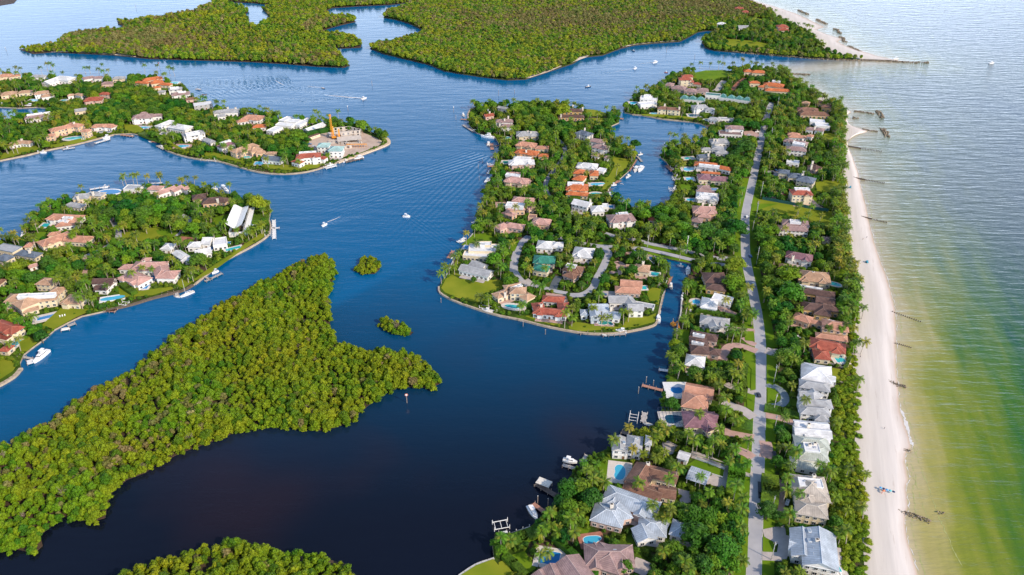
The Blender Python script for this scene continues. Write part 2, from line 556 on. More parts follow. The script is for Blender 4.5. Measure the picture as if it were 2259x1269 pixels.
def groundmat():
    m, t, b = newmat('garden_ground')
    N, Lk = t.nodes, t.links
    geo = N.new('ShaderNodeNewGeometry')
    a = N.new('ShaderNodeTexNoise'); a.inputs['Scale'].default_value = 0.045; a.inputs['Detail'].default_value = 3
    c = N.new('ShaderNodeTexNoise'); c.inputs['Scale'].default_value = 0.5; c.inputs['Detail'].default_value = 4
    Lk.new(geo.outputs['Position'], a.inputs['Vector']); Lk.new(geo.outputs['Position'], c.inputs['Vector'])
    r = N.new('ShaderNodeValToRGB')
    e = r.color_ramp.elements
    e[0].position, e[0].color = 0.36, (0.10, 0.065, 0.045, 1)
    e[1].position, e[1].color = 0.66, (0.085, 0.145, 0.012, 1)
    q = e.new(0.45); q.color = (0.030, 0.060, 0.008, 1)
    Lk.new(a.outputs[0], r.inputs[0])
    hs = N.new('ShaderNodeHueSaturation')
    mr_ = N.new('ShaderNodeMapRange'); mr_.inputs['From Min'].default_value = 0.3; mr_.inputs['From Max'].default_value = 0.7
    mr_.inputs['To Min'].default_value = 0.7; mr_.inputs['To Max'].default_value = 1.3
    Lk.new(c.outputs[0], mr_.inputs['Value']); Lk.new(mr_.outputs[0], hs.inputs['Value']); Lk.new(r.outputs[0], hs.inputs['Color'])
    Lk.new(hs.outputs[0], b.inputs['Base Color'])
    b.inputs['Roughness'].default_value = 0.95
    b.inputs['Specular IOR Level'].default_value = 0.1
    return m
M_ground = groundmat()
M_mud = mat('mangrove_mud', (0.05, 0.035, 0.022), c2=(0.085, 0.055, 0.035), scale=0.2)

NORTHW = "1466,178 1460,190 1440,198 1410,210 1390,222 1377,235 1378,248 1395,252 1420,255 1460,262 1520,268 1545,272 1562,280 1566,289 1549,313 1520,321 1490,324 1472,328 1461,338 1458,347 1470,357 1483,375 1490,395 1488,420 1487,440 1470,455 1442,468 1425,460 1400,459 1380,452 1356,441 1344,433 1338,424 1350,407 1370,392 1387,377 1402,354 1402,338 1385,326 1365,316 1347,300 1341,287 1350,277 1366,270 1366,262 1345,250 1300,244 1240,238 1150,236 1100,235 1050,235 1040,240 1033,248 1033,262 1036,277 1052,293 1066,297 1092,302 1101,317 1102,335 1093,352 1090,370 1086,388 1079,402 1070,418 1067,441 1063,462 1057,484 1045,508 1025,540 1010,560 990,590 980,610 970,630 972,645 1000,662 1050,680 1100,695 1150,705 1200,718 1250,728 1300,735 1350,735 1400,728 1440,718 1450,705 1455,680 1462,650 1475,620 1478,595 1474,577 1428,572 1430,562 1470,568 1526,580 1522,600 1512,625 1506,650 1503,680 1497,700 1492,730 1487,750 1480,790 1472,830 1467,860 1460,890 1457,920 1440,945 1400,962 1345,988 1310,1002 1294,1022 1270,1035 1250,1060 1262,1075 1240,1090 1222,1100 1220,1125 1200,1140 1178,1155 1168,1163 1120,1178 1098,1182 1086,1200 1090,1231 1050,1245 1013,1270 960,1400"
VEG = "1726,161 1745,180 1780,203 1800,216 1830,236 1847,243 1862,256 1866,275 1864,310 1863,370 1861,430 1866,470 1868,520 1875,570 1880,600 1893,640 1895,680 1891,720 1887,770 1892,830 1894,880 1893,920 1897,960 1896,1000 1901,1040 1908,1090 1910,1140 1915,1190 1921,1269 1926,1400"
SHORE = "1726,160 1740,163 1753,171 1767,184 1788,194 1809,208 1828,218 1841,225 1855,239 1880,246 1868,253 1869,270 1878,278 1898,284 1918,290 1890,297 1871,308 1869,320 1880,346 1892,377 1897,402 1903,428 1911,456 1917,489 1925,519 1930,539 1943,578 1952,600 1967,650 1975,685 1977,733 1977,804 1980,839 1983,886 1990,917 1998,943 2006,965 2012,985 1998,1002 1997,1025 2005,1054 1999,1076 2003,1121 1995,1147 1999,1176 2009,1214 2026,1269 2060,1400"
veg = poly('', VEG)
shore = poly('', SHORE, 0.0)
cw = poly('', NORTHW)
north = poly('', "1700,158 1640,156 1600,156 1560,158 1510,162 1478,171")
C_LAND = [veg[0]] + north + cw + [Vector((veg[-1].x, cw[-1].y, LZ)), veg[-1]] + veg[-2:0:-1]
landbody('central_land', C_LAND, LZ, M_ground, M_conc, 'C')

# beach: from the planted edge down under the sea
def beach(name, vg, sh, step=9.0):
    n = 130
    def resample(line, n):
        d = [0]
        for i in range(1, len(line)):
            d.append(d[-1] + (Vector(line[i][:2]) - Vector(line[i - 1][:2])).length)
        out = []
        for k in range(n):
            t = d[-1] * k / (n - 1)
            i = max(1, min(len(line) - 1, next((j for j, q in enumerate(d) if q >= t), len(d) - 1)))
            u = (t - d[i - 1]) / max(1e-6, d[i] - d[i - 1])
            a, b = Vector(line[i - 1][:2]), Vector(line[i][:2])
            out.append(a + (b - a) * u)
        return out
    A = resample(vg, n)
    B = resample(sh, n)
    mb = MB()
    rows = []
    for i in range(n):
        a, b = A[i], B[i]
        w_ = (b - a).length
        d = (b - a) / max(w_, 0.1)
        row = []
        for f, z in ((-0.1, LZ + 0.02), (0.0, LZ + 0.12), (0.15, 1.45), (0.5, 1.25), (0.62, 1.32), (0.8, 0.75), (0.93, 0.22), (1.0, 0.0)):
            if f < 0:
                q = a - d * 3.0
            else:
                q = a + d * w_ * f
            k = min(1, w_ / 14)
            row.append((q.x, q.y, (z if f in (-0.1, 1.0) else z * k + (LZ * (1 - f)) * (1 - k)) if f < 1 else 0.0))
        q = b + d * 9
        row.append((q.x, q.y, -0.7))
        q = b + d * 40
        row.append((q.x, q.y, -3.0))
        rows.append(row)
    m = len(rows[0])
    vs = [p for r_ in rows for p in r_]
    fs = []
    for i in range(n - 1):
        for j in range(m - 1):
            fs.append((i * m + j, (i + 1) * m + j, (i + 1) * m + j + 1, i * m + j + 1))
    mb.raw(vs, fs)
    me = mb.mesh(name, [M_beach], True)
    at_ = me.attributes.new('across', 'FLOAT', 'POINT')
    at_.data.foreach_set('value', [j / (m - 1) for i in range(n) for j in range(m)])
    o = link(name, me, kind='structure')
    bm = bmesh.new(); bm.from_mesh(me); bmesh.ops.recalc_face_normals(bm, faces=bm.faces); 
    if sum(f.normal.z for f in bm.faces) < 0:
        bmesh.ops.reverse_faces(bm, faces=bm.faces)
    bm.to_mesh(me); bm.free()
    return A, B

def beachmat():
    m, t, b = newmat('beach_sand')
    N, Lk = t.nodes, t.links
    geo = N.new('ShaderNodeNewGeometry')
    atn = N.new('ShaderNodeAttribute'); atn.attribute_name = 'across'
    a = N.new('ShaderNodeTexNoise'); a.inputs['Scale'].default_value = 0.06; a.inputs['Detail'].default_value = 5
    Lk.new(geo.outputs['Position'], a.inputs['Vector'])
    mp_ = N.new('ShaderNodeMapping'); mp_.vector_type = 'TEXTURE'; mp_.inputs['Scale'].default_value = (2.0, 30.0, 1); mp_.inputs['Rotation'].default_value = (0, 0, math.radians(-18))
    Lk.new(geo.outputs['Position'], mp_.inputs[0])
    s = N.new('ShaderNodeTexNoise'); s.inputs['Scale'].default_value = 0.55; s.inputs['Detail'].default_value = 5
    Lk.new(mp_.outputs[0], s.inputs['Vector'])
    ad = N.new('ShaderNodeMath'); ad.operation = 'MULTIPLY_ADD'; ad.inputs[1].default_value = 0.16; 
    Lk.new(a.outputs[0], ad.inputs[0]); Lk.new(atn.outputs['Fac'], ad.inputs[2])
    r = N.new('ShaderNodeValToRGB')
    e = r.color_ramp.elements
    e[0].position, e[0].color = 0.25, (0.60, 0.54, 0.47, 1)
    e[1].position, e[1].color = 0.95, (0.30, 0.27, 0.14, 1)
    for p_, c_ in ((0.38, (0.62, 0.565, 0.51)), (0.62, (0.65, 0.595, 0.555)), (0.74, (0.57, 0.50, 0.45)), (0.80, (0.52, 0.41, 0.34)), (0.88, (0.42, 0.36, 0.22))):
        q = e.new(p_); q.color = (*c_, 1)
    Lk.new(ad.outputs[0], r.inputs[0])
    hs = N.new('ShaderNodeHueSaturation')
    mr_ = N.new('ShaderNodeMapRange'); mr_.inputs['From Min'].default_value = 0.3; mr_.inputs['From Max'].default_value = 0.7
    mr_.inputs['To Min'].default_value = 0.93; mr_.inputs['To Max'].default_value = 1.05
    Lk.new(s.outputs[0], mr_.inputs['Value']); Lk.new(mr_.outputs[0], hs.inputs['Value']); Lk.new(r.outputs[0], hs.inputs['Color'])
    Lk.new(hs.outputs[0], b.inputs['Base Color'])
    tn = N.new('ShaderNodeTexNoise'); tn.inputs['Scale'].default_value = 0.8; tn.inputs['Detail'].default_value = 6; tn.inputs['Roughness'].default_value = 0.7
    Lk.new(mp_.outputs[0], tn.inputs['Vector'])
    tr_ = N.new('ShaderNodeMapRange'); tr_.inputs['From Min'].default_value = 0.60; tr_.inputs['From Max'].default_value = 0.66; tr_.inputs['To Min'].default_value = 0.0; tr_.inputs['To Max'].default_value = 0.35
    Lk.new(tn.outputs[0], tr_.inputs['Value'])
    wm = N.new('ShaderNodeMix'); wm.data_type = 'RGBA'; wm.inputs['B'].default_value = (0.36, 0.29, 0.24, 1)
    Lk.new(tr_.outputs[0], wm.inputs['Factor']); Lk.new(hs.outputs[0], wm.inputs['A']); Lk.new(wm.outputs['Result'], b.inputs['Base Color'])
    bp = N.new('ShaderNodeBump'); bp.inputs['Strength'].default_value = 0.5; bp.inputs['Distance'].default_value = 0.4
    Lk.new(s.outputs[0], bp.inputs['Height']); Lk.new(bp.outputs[0], b.inputs['Normal'])
    b.inputs['Roughness'].default_value = 0.9
    b.inputs['Specular IOR Level'].default_value = 0.15
    return m
M_beach = beachmat()
beachA, beachB = beach('beach', veg, shore)

# far island across the inlet, with its own beach
pveg = poly('', "1628,-30 1650,5 1700,28 1735,50 1760,62 1785,75 1805,95 1830,112 1862,124 1905,131")
pshore = poly('', "1640,-30 1665,2 1700,12 1755,30 1790,46 1818,60 1800,66 1822,76 1858,86 1848,92 1862,100 1882,108 1905,114 1935,124 1990,135", 0.0)
FLAND = pveg[::-1] + poly('', "1628,-60 905,-60 905,-8 912,3 903,12 880,20 852,30 846,38 870,42 900,50 930,64 938,71 925,76 898,86 868,95 834,98 816,106 850,119 900,131 950,143 980,156 1010,161 1060,169 1120,176 1160,174 1200,161 1235,149 1265,139 1285,126 1330,121 1370,106 1400,99 1440,95 1500,91 1520,81 1540,70 1560,67 1578,68 1575,76 1556,83 1548,92 1556,104 1575,111 1640,116 1720,123 1800,129 1850,131")
landbody('far_island_land', FLAND, 1.0, M_ground, M_mud, 'F')
beach('far_beach', pveg, pshore)

TLL = poly('', "42,108 72,118 115,114 250,121 330,129 400,131 470,133 560,136 640,141 700,146 760,148 772,143 756,129 742,112 735,100 748,106 796,104 797,94 770,80 735,78 712,76 702,70 725,62 750,55 785,47 775,38 742,38 716,25 732,17 790,13 860,10 902,5 902,-60 500,-60 500,1 512,4 560,6 606,12 578,18 590,31 597,44 575,58 548,57 546,48 550,42 532,35 546,27 548,20 535,14 512,9 498,3 498,-60 470,-60 467,4 472,14 445,16 432,28 350,42 300,46 258,46 262,54 292,58 250,66 200,74 150,80 120,98 60,106")
landbody('left_forest_land', TLL, 0.5, M_mud, M_mud, 'TL')
mb = MB(); ribbon(poly('', "112,115 160,113 250,119 300,125", 0.55), [2, 9, 9, 3], 0.62, mb); struct('sand_spit', mb, [M_sand])
mb = MB(); ribbon(poly('', "1120,174 1165,171 1205,158 1238,146", 0.55), [2, 8, 8, 3], 1.05, mb); ribbon(poly('', "1260,139 1288,126 1300,122", 0.55), [2, 9, 3], 1.05, mb)
ribbon(poly('', "1370,105 1400,98 1440,94 1498,90", 0.55), [2, 6, 6, 3], 1.05, mb); struct('sand_margin', mb, [M_sand])
landbody('far_corner_land', poly('', "-80,12 0,11 30,6 38,-3 38,-60 -80,-60"), 0.5, M_mud, M_mud, 'TC')

L1 = poly('', "-160,385 0,353 60,341 100,331 150,321 200,309 250,296 290,294 320,299 350,311 365,331 400,343 440,351 480,355 520,366 570,379 620,383 660,381 700,373 750,356 800,339 850,321 861,311 850,301 822,292 800,283 780,275 740,272 700,270 640,268 580,256 540,250 510,248 470,238 440,226 425,212 402,196 380,180 340,176 280,180 200,180 120,176 60,172 0,170 -160,166 -160,240 0,236 40,238 80,236 118,240 128,246 110,254 60,258 30,264 0,268 -160,275")
landbody('upper_left_land', L1, LZ, M_ground, M_conc, 'L1')
L2 = poly('', "-160,536 0,532 45,522 58,507 68,490 80,474 105,458 165,438 190,430 240,424 300,418 400,414 450,418 500,430 540,442 590,452 598,465 594,482 596,500 590,520 550,546 500,572 455,606 430,626 400,641 340,656 290,671 230,686 180,697 150,711 120,727 100,746 72,766 52,782 44,800 47,816 30,832 0,850 -160,930")
landbody('left_land', L2, LZ, M_ground, M_conc, 'L2')

# mangrove islets: the near shore seen at the water, the far shore seen at the crowns' height
def islet(name, nearpts, farpts, key):
    pts = poly('', nearpts, 0.3) + poly('', farpts, 5.0)
    landbody(name, pts, 0.35, M_mud, M_mud, key)
    return pts
islet('mangrove_island_ground', "972,845 950,856 910,853 880,855 850,868 820,888 790,913 770,932 740,943 700,950 660,943 600,938 560,946 520,953 470,973 400,998 340,1028 320,1043 280,1058 248,1083 238,1108 232,1142 200,1152 170,1143 140,1140 110,1163 88,1180 94,1203 75,1222 45,1213 0,1207 -200,1260",
      "-260,1050 -100,1000 0,972 40,956 100,930 160,888 205,858 260,827 330,778 380,742 440,698 500,658 560,630 620,596 660,576 700,560 732,562 736,592 728,622 720,652 724,690 731,722 745,745 790,764 850,770 905,776 940,796 962,820", 'MI')
islet('lower_mangrove_ground', "782,1400 240,1400", "244,1272 290,1246 340,1225 400,1215 430,1200 480,1200 520,1188 555,1190 580,1204 640,1205 700,1214 760,1230 777,1254 790,1300", 'MB')
islet('round_islet_ground', "838,594 826,604 806,604 790,596", "790,582 792,566 806,560 824,561 836,570", 'MR')
islet('small_islet_ground', "912,732 905,739 880,737 858,728 836,714", "834,704 842,697 862,699 880,704 898,712 910,722", 'MS')

# water: one sheet; far out at sea, over the shallows and in the bay it has its own colour
def seg_dist(PX, PY, line):
    D = np.full(PX.shape, 1e9)
    for i in range(len(line) - 1):
        x1, y1, x2, y2 = line[i][0], line[i][1], line[i + 1][0], line[i + 1][1]
        dx, dy = x2 - x1, y2 - y1
        t = np.clip(((PX - x1) * dx + (PY - y1) * dy) / max(1e-6, dx * dx + dy * dy), 0, 1)
        D = np.minimum(D, np.hypot(PX - x1 - t * dx, PY - y1 - t * dy))
    return D

def axis(parts):
    out = []
    for a, b, s in parts:
        out += list(np.arange(a, b, s))
    out.append(parts[-1][1])
    return np.array(out)
gx = axis([(-9000, -1500, 500), (-1500, -700, 60), (-700, 150, 30), (150, 620, 5), (620, 1300, 20), (1300, 3000, 100), (3000, 9000, 600)])
gy = axis([(-3000, 0, 300), (0, 150, 25), (150, 1900, 8), (1900, 4000, 100), (4000, 14000, 1000)])
X, Y = np.meshgrid(gx, gy)
line = [shore[-1] + Vector((40, -900, 0))] + shore[::-1] + pshore[::-1] + [pshore[0] + Vector((200, 9000, 0))]
D = seg_dist(X, Y, line)
west = [(-20000, -2000)] + [(p[0], p[1]) for p in line] + [(-20000, 20000)]
S = np.where(inside(west, X, Y), -1.0, 1.0)
SD = D * S
jet = seg_dist(X, Y, poly('', "1850,131 1985,135 2050,139", 0))
nv = X.size
me = bpy.data.meshes.new('water')
W1 = X.shape[1]
idx = np.arange(nv).reshape(X.shape)
q = np.stack([idx[:-1, :-1], idx[:-1, 1:], idx[1:, 1:], idx[1:, :-1]], -1).reshape(-1, 4)
me.vertices.add(nv)
me.vertices.foreach_set('co', np.stack([X, Y, np.zeros_like(X)], -1).reshape(-1))
me.loops.add(q.size)
me.loops.foreach_set('vertex_index', q.reshape(-1))
me.polygons.add(len(q))
me.polygons.foreach_set('loop_start', np.arange(0, q.size, 4))
me.update()
at_ = me.attributes.new('offshore', 'FLOAT', 'POINT')
at_.data.foreach_set('value', SD.reshape(-1).astype(np.float32))

def watermat():
    m, t, b = newmat('sea_water')
    N, Lk = t.nodes, t.links
    def node(k, **kw):
        n = N.new('ShaderNode' + k)
        for a_, v_ in kw.items():
            setattr(n, a_, v_)
        return n
    def math_(op, a_, b_=None, c_=None):
        n = node('Math', operation=op)
        for i, v_ in enumerate((a_, b_, c_)):
            if v_ is None:
                continue
            if hasattr(v_, 'links'):
                Lk.new(v_, n.inputs[i])
            else:
                n.inputs[i].default_value = v_
        return n.outputs[0]
    geo = node('NewGeometry')
    pos = geo.outputs['Position']
    an = node('Attribute'); an.attribute_name = 'offshore'
    n1 = node('TexNoise'); n1.inputs['Scale'].default_value = 0.012; n1.inputs['Detail'].default_value = 3
    Lk.new(pos, n1.inputs['Vector'])
    # streaks lying along the shore: sand bars and weed on the bottom
    mpb = node('Mapping'); mpb.vector_type = 'TEXTURE'; mpb.inputs['Scale'].default_value = (12.0, 80.0, 1); mpb.inputs['Rotation'].default_value = (0, 0, math.radians(-13))
    Lk.new(pos, mpb.inputs[0])
    nb = node('TexNoise'); nb.inputs['Scale'].default_value = 1.0; nb.inputs['Detail'].default_value = 4
    Lk.new(mpb.outputs[0], nb.inputs['Vector'])
    d = math_('ADD', an.outputs['Fac'], math_('MULTIPLY', math_('SUBTRACT', nb.outputs[0], 0.5), 100.0))
    d = math_('ADD', d, math_('MULTIPLY', math_('SUBTRACT', n1.outputs[0], 0.5), 40.0))
    # keep the very edge true to the real distance
    edge = math_('MINIMUM', math_('DIVIDE', math_('MAXIMUM', an.outputs['Fac'], 0.0), 45.0), 1.0)
    dd = node('Mix'); dd.data_type = 'FLOAT'
    Lk.new(edge, dd.inputs[0]); Lk.new(an.outputs['Fac'], dd.inputs[2]); Lk.new(d, dd.inputs[3])
    sy0 = node('SeparateXYZ'); Lk.new(pos, sy0.inputs[0])
    narrow = node('MapRange'); narrow.inputs['From Min'].default_value = 330; narrow.inputs['From Max'].default_value = 800; narrow.inputs['To Min'].default_value = 1.0; narrow.inputs['To Max'].default_value = 1.3  # bands squeezed with distance: fade into sky reflection put into the colour
    Lk.new(sy0.outputs['Y'], narrow.inputs['Value'])
    fac = math_('MULTIPLY', math_('DIVIDE', dd.outputs[0], 270.0), narrow.outputs[0])
    cr = node('ValToRGB')
    e = cr.color_ramp.elements
    e[0].position, e[0].color = 0.0, (0.46, 0.39, 0.24, 1)
    e[1].position, e[1].color = 1.0, (0.045, 0.085, 0.125, 1)
    for p_, c_ in ((0.03, (0.35, 0.31, 0.11)), (0.08, (0.21, 0.23, 0.030)), (0.17, (0.115, 0.175, 0.010)), (0.27, (0.038, 0.125, 0.010)), (0.37, (0.006, 0.080, 0.028)), (0.55, (0.006, 0.055, 0.070))):
        q_ = e.new(p_); q_.color = (*c_, 1)
    Lk.new(fac, cr.inputs[0])
    # bay: deep blue, browner over the shoals close to the camera
    sy = node('SeparateXYZ'); Lk.new(pos, sy.inputs[0])
    dist = node('MapRange'); dist.inputs['From Min'].default_value = 280; dist.inputs['From Max'].default_value = 630; dist.interpolation_type = 'SMOOTHSTEP'
    # the eastern arm is the peaty, brown one: the western channel is clear much nearer the camera
    pa, pb = ground(0, 1085, 0), ground(800, 640, 0)
    dn = Vector((-(pb.y - pa.y), pb.x - pa.x)).normalized()
    pd = math_('ADD', math_('MULTIPLY', math_('SUBTRACT', sy.outputs['X'], pa.x), dn.x), math_('MULTIPLY', math_('SUBTRACT', sy.outputs['Y'], pa.y), dn.y))
    peat = node('MapRange'); peat.inputs['From Min'].default_value = -5; peat.inputs['From Max'].default_value = 12; peat.inputs['To Max'].default_value = 150
    Lk.new(pd, peat.inputs['Value'])
    lim = node('MapRange'); lim.inputs['From Min'].default_value = -70; lim.inputs['From Max'].default_value = -25; lim.inputs['To Min'].default_value = 1; lim.inputs['To Max'].default_value = 0
    Lk.new(sy.outputs['X'], lim.inputs['Value'])
    Lk.new(math_('ADD', sy.outputs['Y'], math_('MULTIPLY', peat.outputs[0], lim.outputs[0])), dist.inputs['Value'])
    n3 = node('TexNoise'); n3.inputs['Scale'].default_value = 0.008; n3.inputs['Detail'].default_value = 2
    Lk.new(pos, n3.inputs['Vector'])
    bay = node('Mix'); bay.data_type = 'RGBA'
    bay.inputs['A'].default_value = (0.004, 0.006, 0.014, 1)
    bay.inputs['B'].default_value = (0.0, 0.095, 0.235, 1)
    Lk.new(dist.outputs[0], bay.inputs['Factor'])
    br = node('MapRange'); br.inputs['From Min'].default_value = 0.5; br.inputs['From Max'].default_value = 0.72; br.inputs['To Max'].default_value = 0.5
    Lk.new(n3.outputs[0], br.inputs['Value'])
    brm = math_('MULTIPLY', br.outputs[0], math_('SUBTRACT', 1.0, dist.outputs[0]))
    bay2 = node('Mix'); bay2.data_type = 'RGBA'
    bay2.inputs['B'].default_value = (0.030, 0.013, 0.014, 1)
    Lk.new(brm, bay2.inputs['Factor']); Lk.new(bay.outputs['Result'], bay2.inputs['A'])
    sea = node('MapRange'); sea.inputs['From Min'].default_value = -60; sea.inputs['From Max'].default_value = -4
    sea.interpolation_type = 'SMOOTHSTEP'
    Lk.new(an.outputs['Fac'], sea.inputs['Value'])
    mx = node('Mix'); mx.data_type = 'RGBA'
    Lk.new(sea.outputs[0], mx.inputs['Factor']); Lk.new(bay2.outputs['Result'], mx.inputs['A']); Lk.new(cr.outputs[0], mx.inputs['B'])
    # farther off the sky's pale reflection is painted into the colour; sand tints inshore
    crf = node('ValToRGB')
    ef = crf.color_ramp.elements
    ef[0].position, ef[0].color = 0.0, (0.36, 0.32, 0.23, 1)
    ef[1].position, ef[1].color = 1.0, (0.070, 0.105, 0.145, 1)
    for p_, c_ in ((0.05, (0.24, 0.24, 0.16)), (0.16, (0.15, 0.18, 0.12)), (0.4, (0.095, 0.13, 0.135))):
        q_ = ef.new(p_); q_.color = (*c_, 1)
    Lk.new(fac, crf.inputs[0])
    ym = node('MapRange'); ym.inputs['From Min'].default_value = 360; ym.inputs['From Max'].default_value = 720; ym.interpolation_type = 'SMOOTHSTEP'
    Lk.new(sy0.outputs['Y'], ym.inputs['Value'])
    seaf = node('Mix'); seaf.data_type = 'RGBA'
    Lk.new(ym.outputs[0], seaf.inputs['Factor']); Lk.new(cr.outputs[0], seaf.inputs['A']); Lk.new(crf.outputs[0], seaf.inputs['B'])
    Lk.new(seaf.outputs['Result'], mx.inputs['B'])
    Lk.new(mx.outputs['Result'], b.inputs['Base Color'])
    b.inputs['Roughness'].default_value = 0.10
    b.inputs['IOR'].default_value = 1.33
    b.inputs['Specular IOR Level'].default_value = 0.6
    # ripples: wind chop in the bay, longer oblique swell at sea
    def chop(sx, sy_, rot, sc_, det=3):
        mp_ = node('Mapping'); mp_.inputs['Scale'].default_value = (sx, sy_, 1); mp_.inputs['Rotation'].default_value = (0, 0, math.radians(rot))
        Lk.new(pos, mp_.inputs[0])
        n_ = node('TexNoise'); n_.inputs['Scale'].default_value = sc_; n_.inputs['Detail'].default_value = det; n_.inputs['Roughness'].default_value = 0.55
        Lk.new(mp_.outputs[0], n_.inputs['Vector'])
        return n_.outputs[0]
    fine = chop(0.35, 1.0, 6, 0.55)
    mid = chop(0.3, 1.0, -10, 0.10)
    swell = chop(0.22, 1.0, 24, 0.15, 4)
    swell2 = chop(0.22, 1.0, 30, 0.42, 3)
    hb = math_('ADD', math_('MULTIPLY', fine, 0.22), math_('MULTIPLY', mid, 0.9))
    hsx = math_('ADD', math_('MULTIPLY', swell, 3.0), math_('MULTIPLY', swell2, 0.8))
    hm = node('Mix'); hm.data_type = 'FLOAT'
    Lk.new(sea.outputs[0], hm.inputs[0]); Lk.new(hb, hm.inputs[2]); Lk.new(hsx, hm.inputs[3])
    # boats' waves spreading behind them
    tot = hm.outputs[0]
    for (p_, q_, wl, amp, width, length) in WAKES:
        ax = (Vector(q_[:2]) - Vector(p_[:2])).normalized()
        sb = node('VectorMath', operation='SUBTRACT'); Lk.new(pos, sb.inputs[0]); sb.inputs[1].default_value = (p_[0], p_[1], 0)
        al = node('VectorMath', operation='DOT_PRODUCT'); Lk.new(sb.outputs[0], al.inputs[0]); al.inputs[1].default_value = (ax.x, ax.y, 0)
        ac = node('VectorMath', operation='DOT_PRODUCT'); Lk.new(sb.outputs[0], ac.inputs[0]); ac.inputs[1].default_value = (-ax.y, ax.x, 0)
        al, ac = al.outputs['Value'], math_('ABSOLUTE', ac.outputs['Value'])
        ph = math_('ADD', math_('SUBTRACT', math_('MULTIPLY', ac, 2.2), math_('MULTIPLY', al, 0.55)), math_('MULTIPLY', mid, 6.0))
        wv = math_('SINE', math_('MULTIPLY', ph, 2 * math.pi / (wl * 1.4)))
        arm = math_('SUBTRACT', ac, math_('MULTIPLY', al, 0.22))
        env = math_('MAXIMUM', math_('SUBTRACT', 1.0, math_('DIVIDE', math_('ABSOLUTE', arm), width)), 0.0)
        e2 = math_('MULTIPLY', math_('GREATER_THAN', al, 0.0), math_('MAXIMUM', math_('SUBTRACT', 1.0, math_('DIVIDE', al, length)), 0.0))
        tot = math_('ADD', tot, math_('MULTIPLY', math_('MULTIPLY', wv, amp * 0.30), math_('MULTIPLY', env, e2)))
    bp = node('Bump'); bp.inputs['Strength'].default_value = 0.42; bp.inputs['Distance'].default_value = 1.0
    Lk.new(tot, bp.inputs['Height']); Lk.new(bp.outputs[0], b.inputs['Normal'])
    return m
g0 = lambda x, y: ground(x, y, 0)
WAKES = [(g0(800, 217), g0(560, 208), 7, 0.9, 26, 420), (g0(712, 194), g0(500, 178), 6, 0.5, 14, 260), (g0(716, 497), g0(765, 478), 4, 0.4, 8, 60),
         (g0(1350, 160), g0(1200, 172), 6, 0.35, 12, 260), (g0(1445, 138), g0(1250, 158), 6, 0.35, 12, 320), (g0(1080, 345), g0(900, 440), 9, 0.8, 40, 230),
         (g0(640, 175), g0(380, 210), 9, 1.0, 45, 500), (g0(900, 480), g0(960, 560), 6, 0.3, 22, 160), (g0(1299, 192), g0(1500, 184), 6, 0.3, 10, 120)]
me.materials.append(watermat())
link('water', me, kind='structure')

# surf line and wet foam on the beach, wakes of moving boats
def foam(line, wmin, wmax, z, mb, off=0.0, gap=0.25):
    L = smooth_line(line, 8)
    run = []
    for i, p in enumerate(L):
        if rnd() < gap * 0.25 and len(run) > 3:
            mbw(run, mb, z); run = []
        a, b_ = L[max(0, i - 1)], L[min(len(L) - 1, i + 1)]
        d = (b_ - a).normalized()
        nrm = Vector((-d.y, d.x))
        run.append((p + nrm * (off + uni(-0.5, 0.5)), uni(wmin, wmax)))
    mbw(run, mb, z)
def mbw(run, mb, z):
    if len(run) < 3:
        return
    ws = [w_ for _, w_ in run]
    ws[0] = ws[-1] = 0.1
    ribbon([p for p, _ in run], ws, z, mb)
mb = MB()
sh_ = [p for p in shore if p.y < 1150]
foam(sh_, 0.1, 0.65, 0.05, mb, 0.4, 1.6)
foam(poly('', "1984,900 1996,930 2004,962 2012,985", 0), 0.5, 2.4, 0.045, mb, 0.5, 0.2)
link('surf_foam', mb.mesh('surf_foam', [M_foam]), kind='stuff')
mb = MB()
M_crest = mat('thin_wave_crest', (0.34, 0.36, 0.13), var=0.15, rough=0.3)
foam(sh_[3:], 0.1, 0.5, 0.03, mb, 3.4, 0.8)
foam(poly('', "2014,985 2020,1000 2035,1040 2052,1085 2066,1125 2080,1160 2100,1205 2122,1250", 0), 0.1, 0.6, 0.035, mb, 0, 0.5)
foam(poly('', "1990,1000 2005,1035 2022,1070 2034,1110 2050,1150", 0), 0.1, 0.5, 0.03, mb, 0, 0.5)
link('wave_crests', mb.mesh('wave_crests', [M_crest]), kind='stuff')
mb = MB()
for s_, ws in (("800,217 770,215 740,212 715,210", [1.6, 2.6, 2.0, .3]), ("707,193 690,192 676,190", [1, 1.2, .2]), ("722,490 738,484 752,478", [.8, .9, .1]), ("606,177 618,184 626,188", [.2, 1.2, .2]),
               ("1358,158 1380,155 1395,153", [.5, .6, .1]), ("1437,138 1420,140 1405,142", [.5, .6, .1])):
    ribbon(poly('', s_, 0), ws, 0.04, mb)
link('boat_wash', mb.mesh('boat_wash', [M_foam]), kind='stuff')

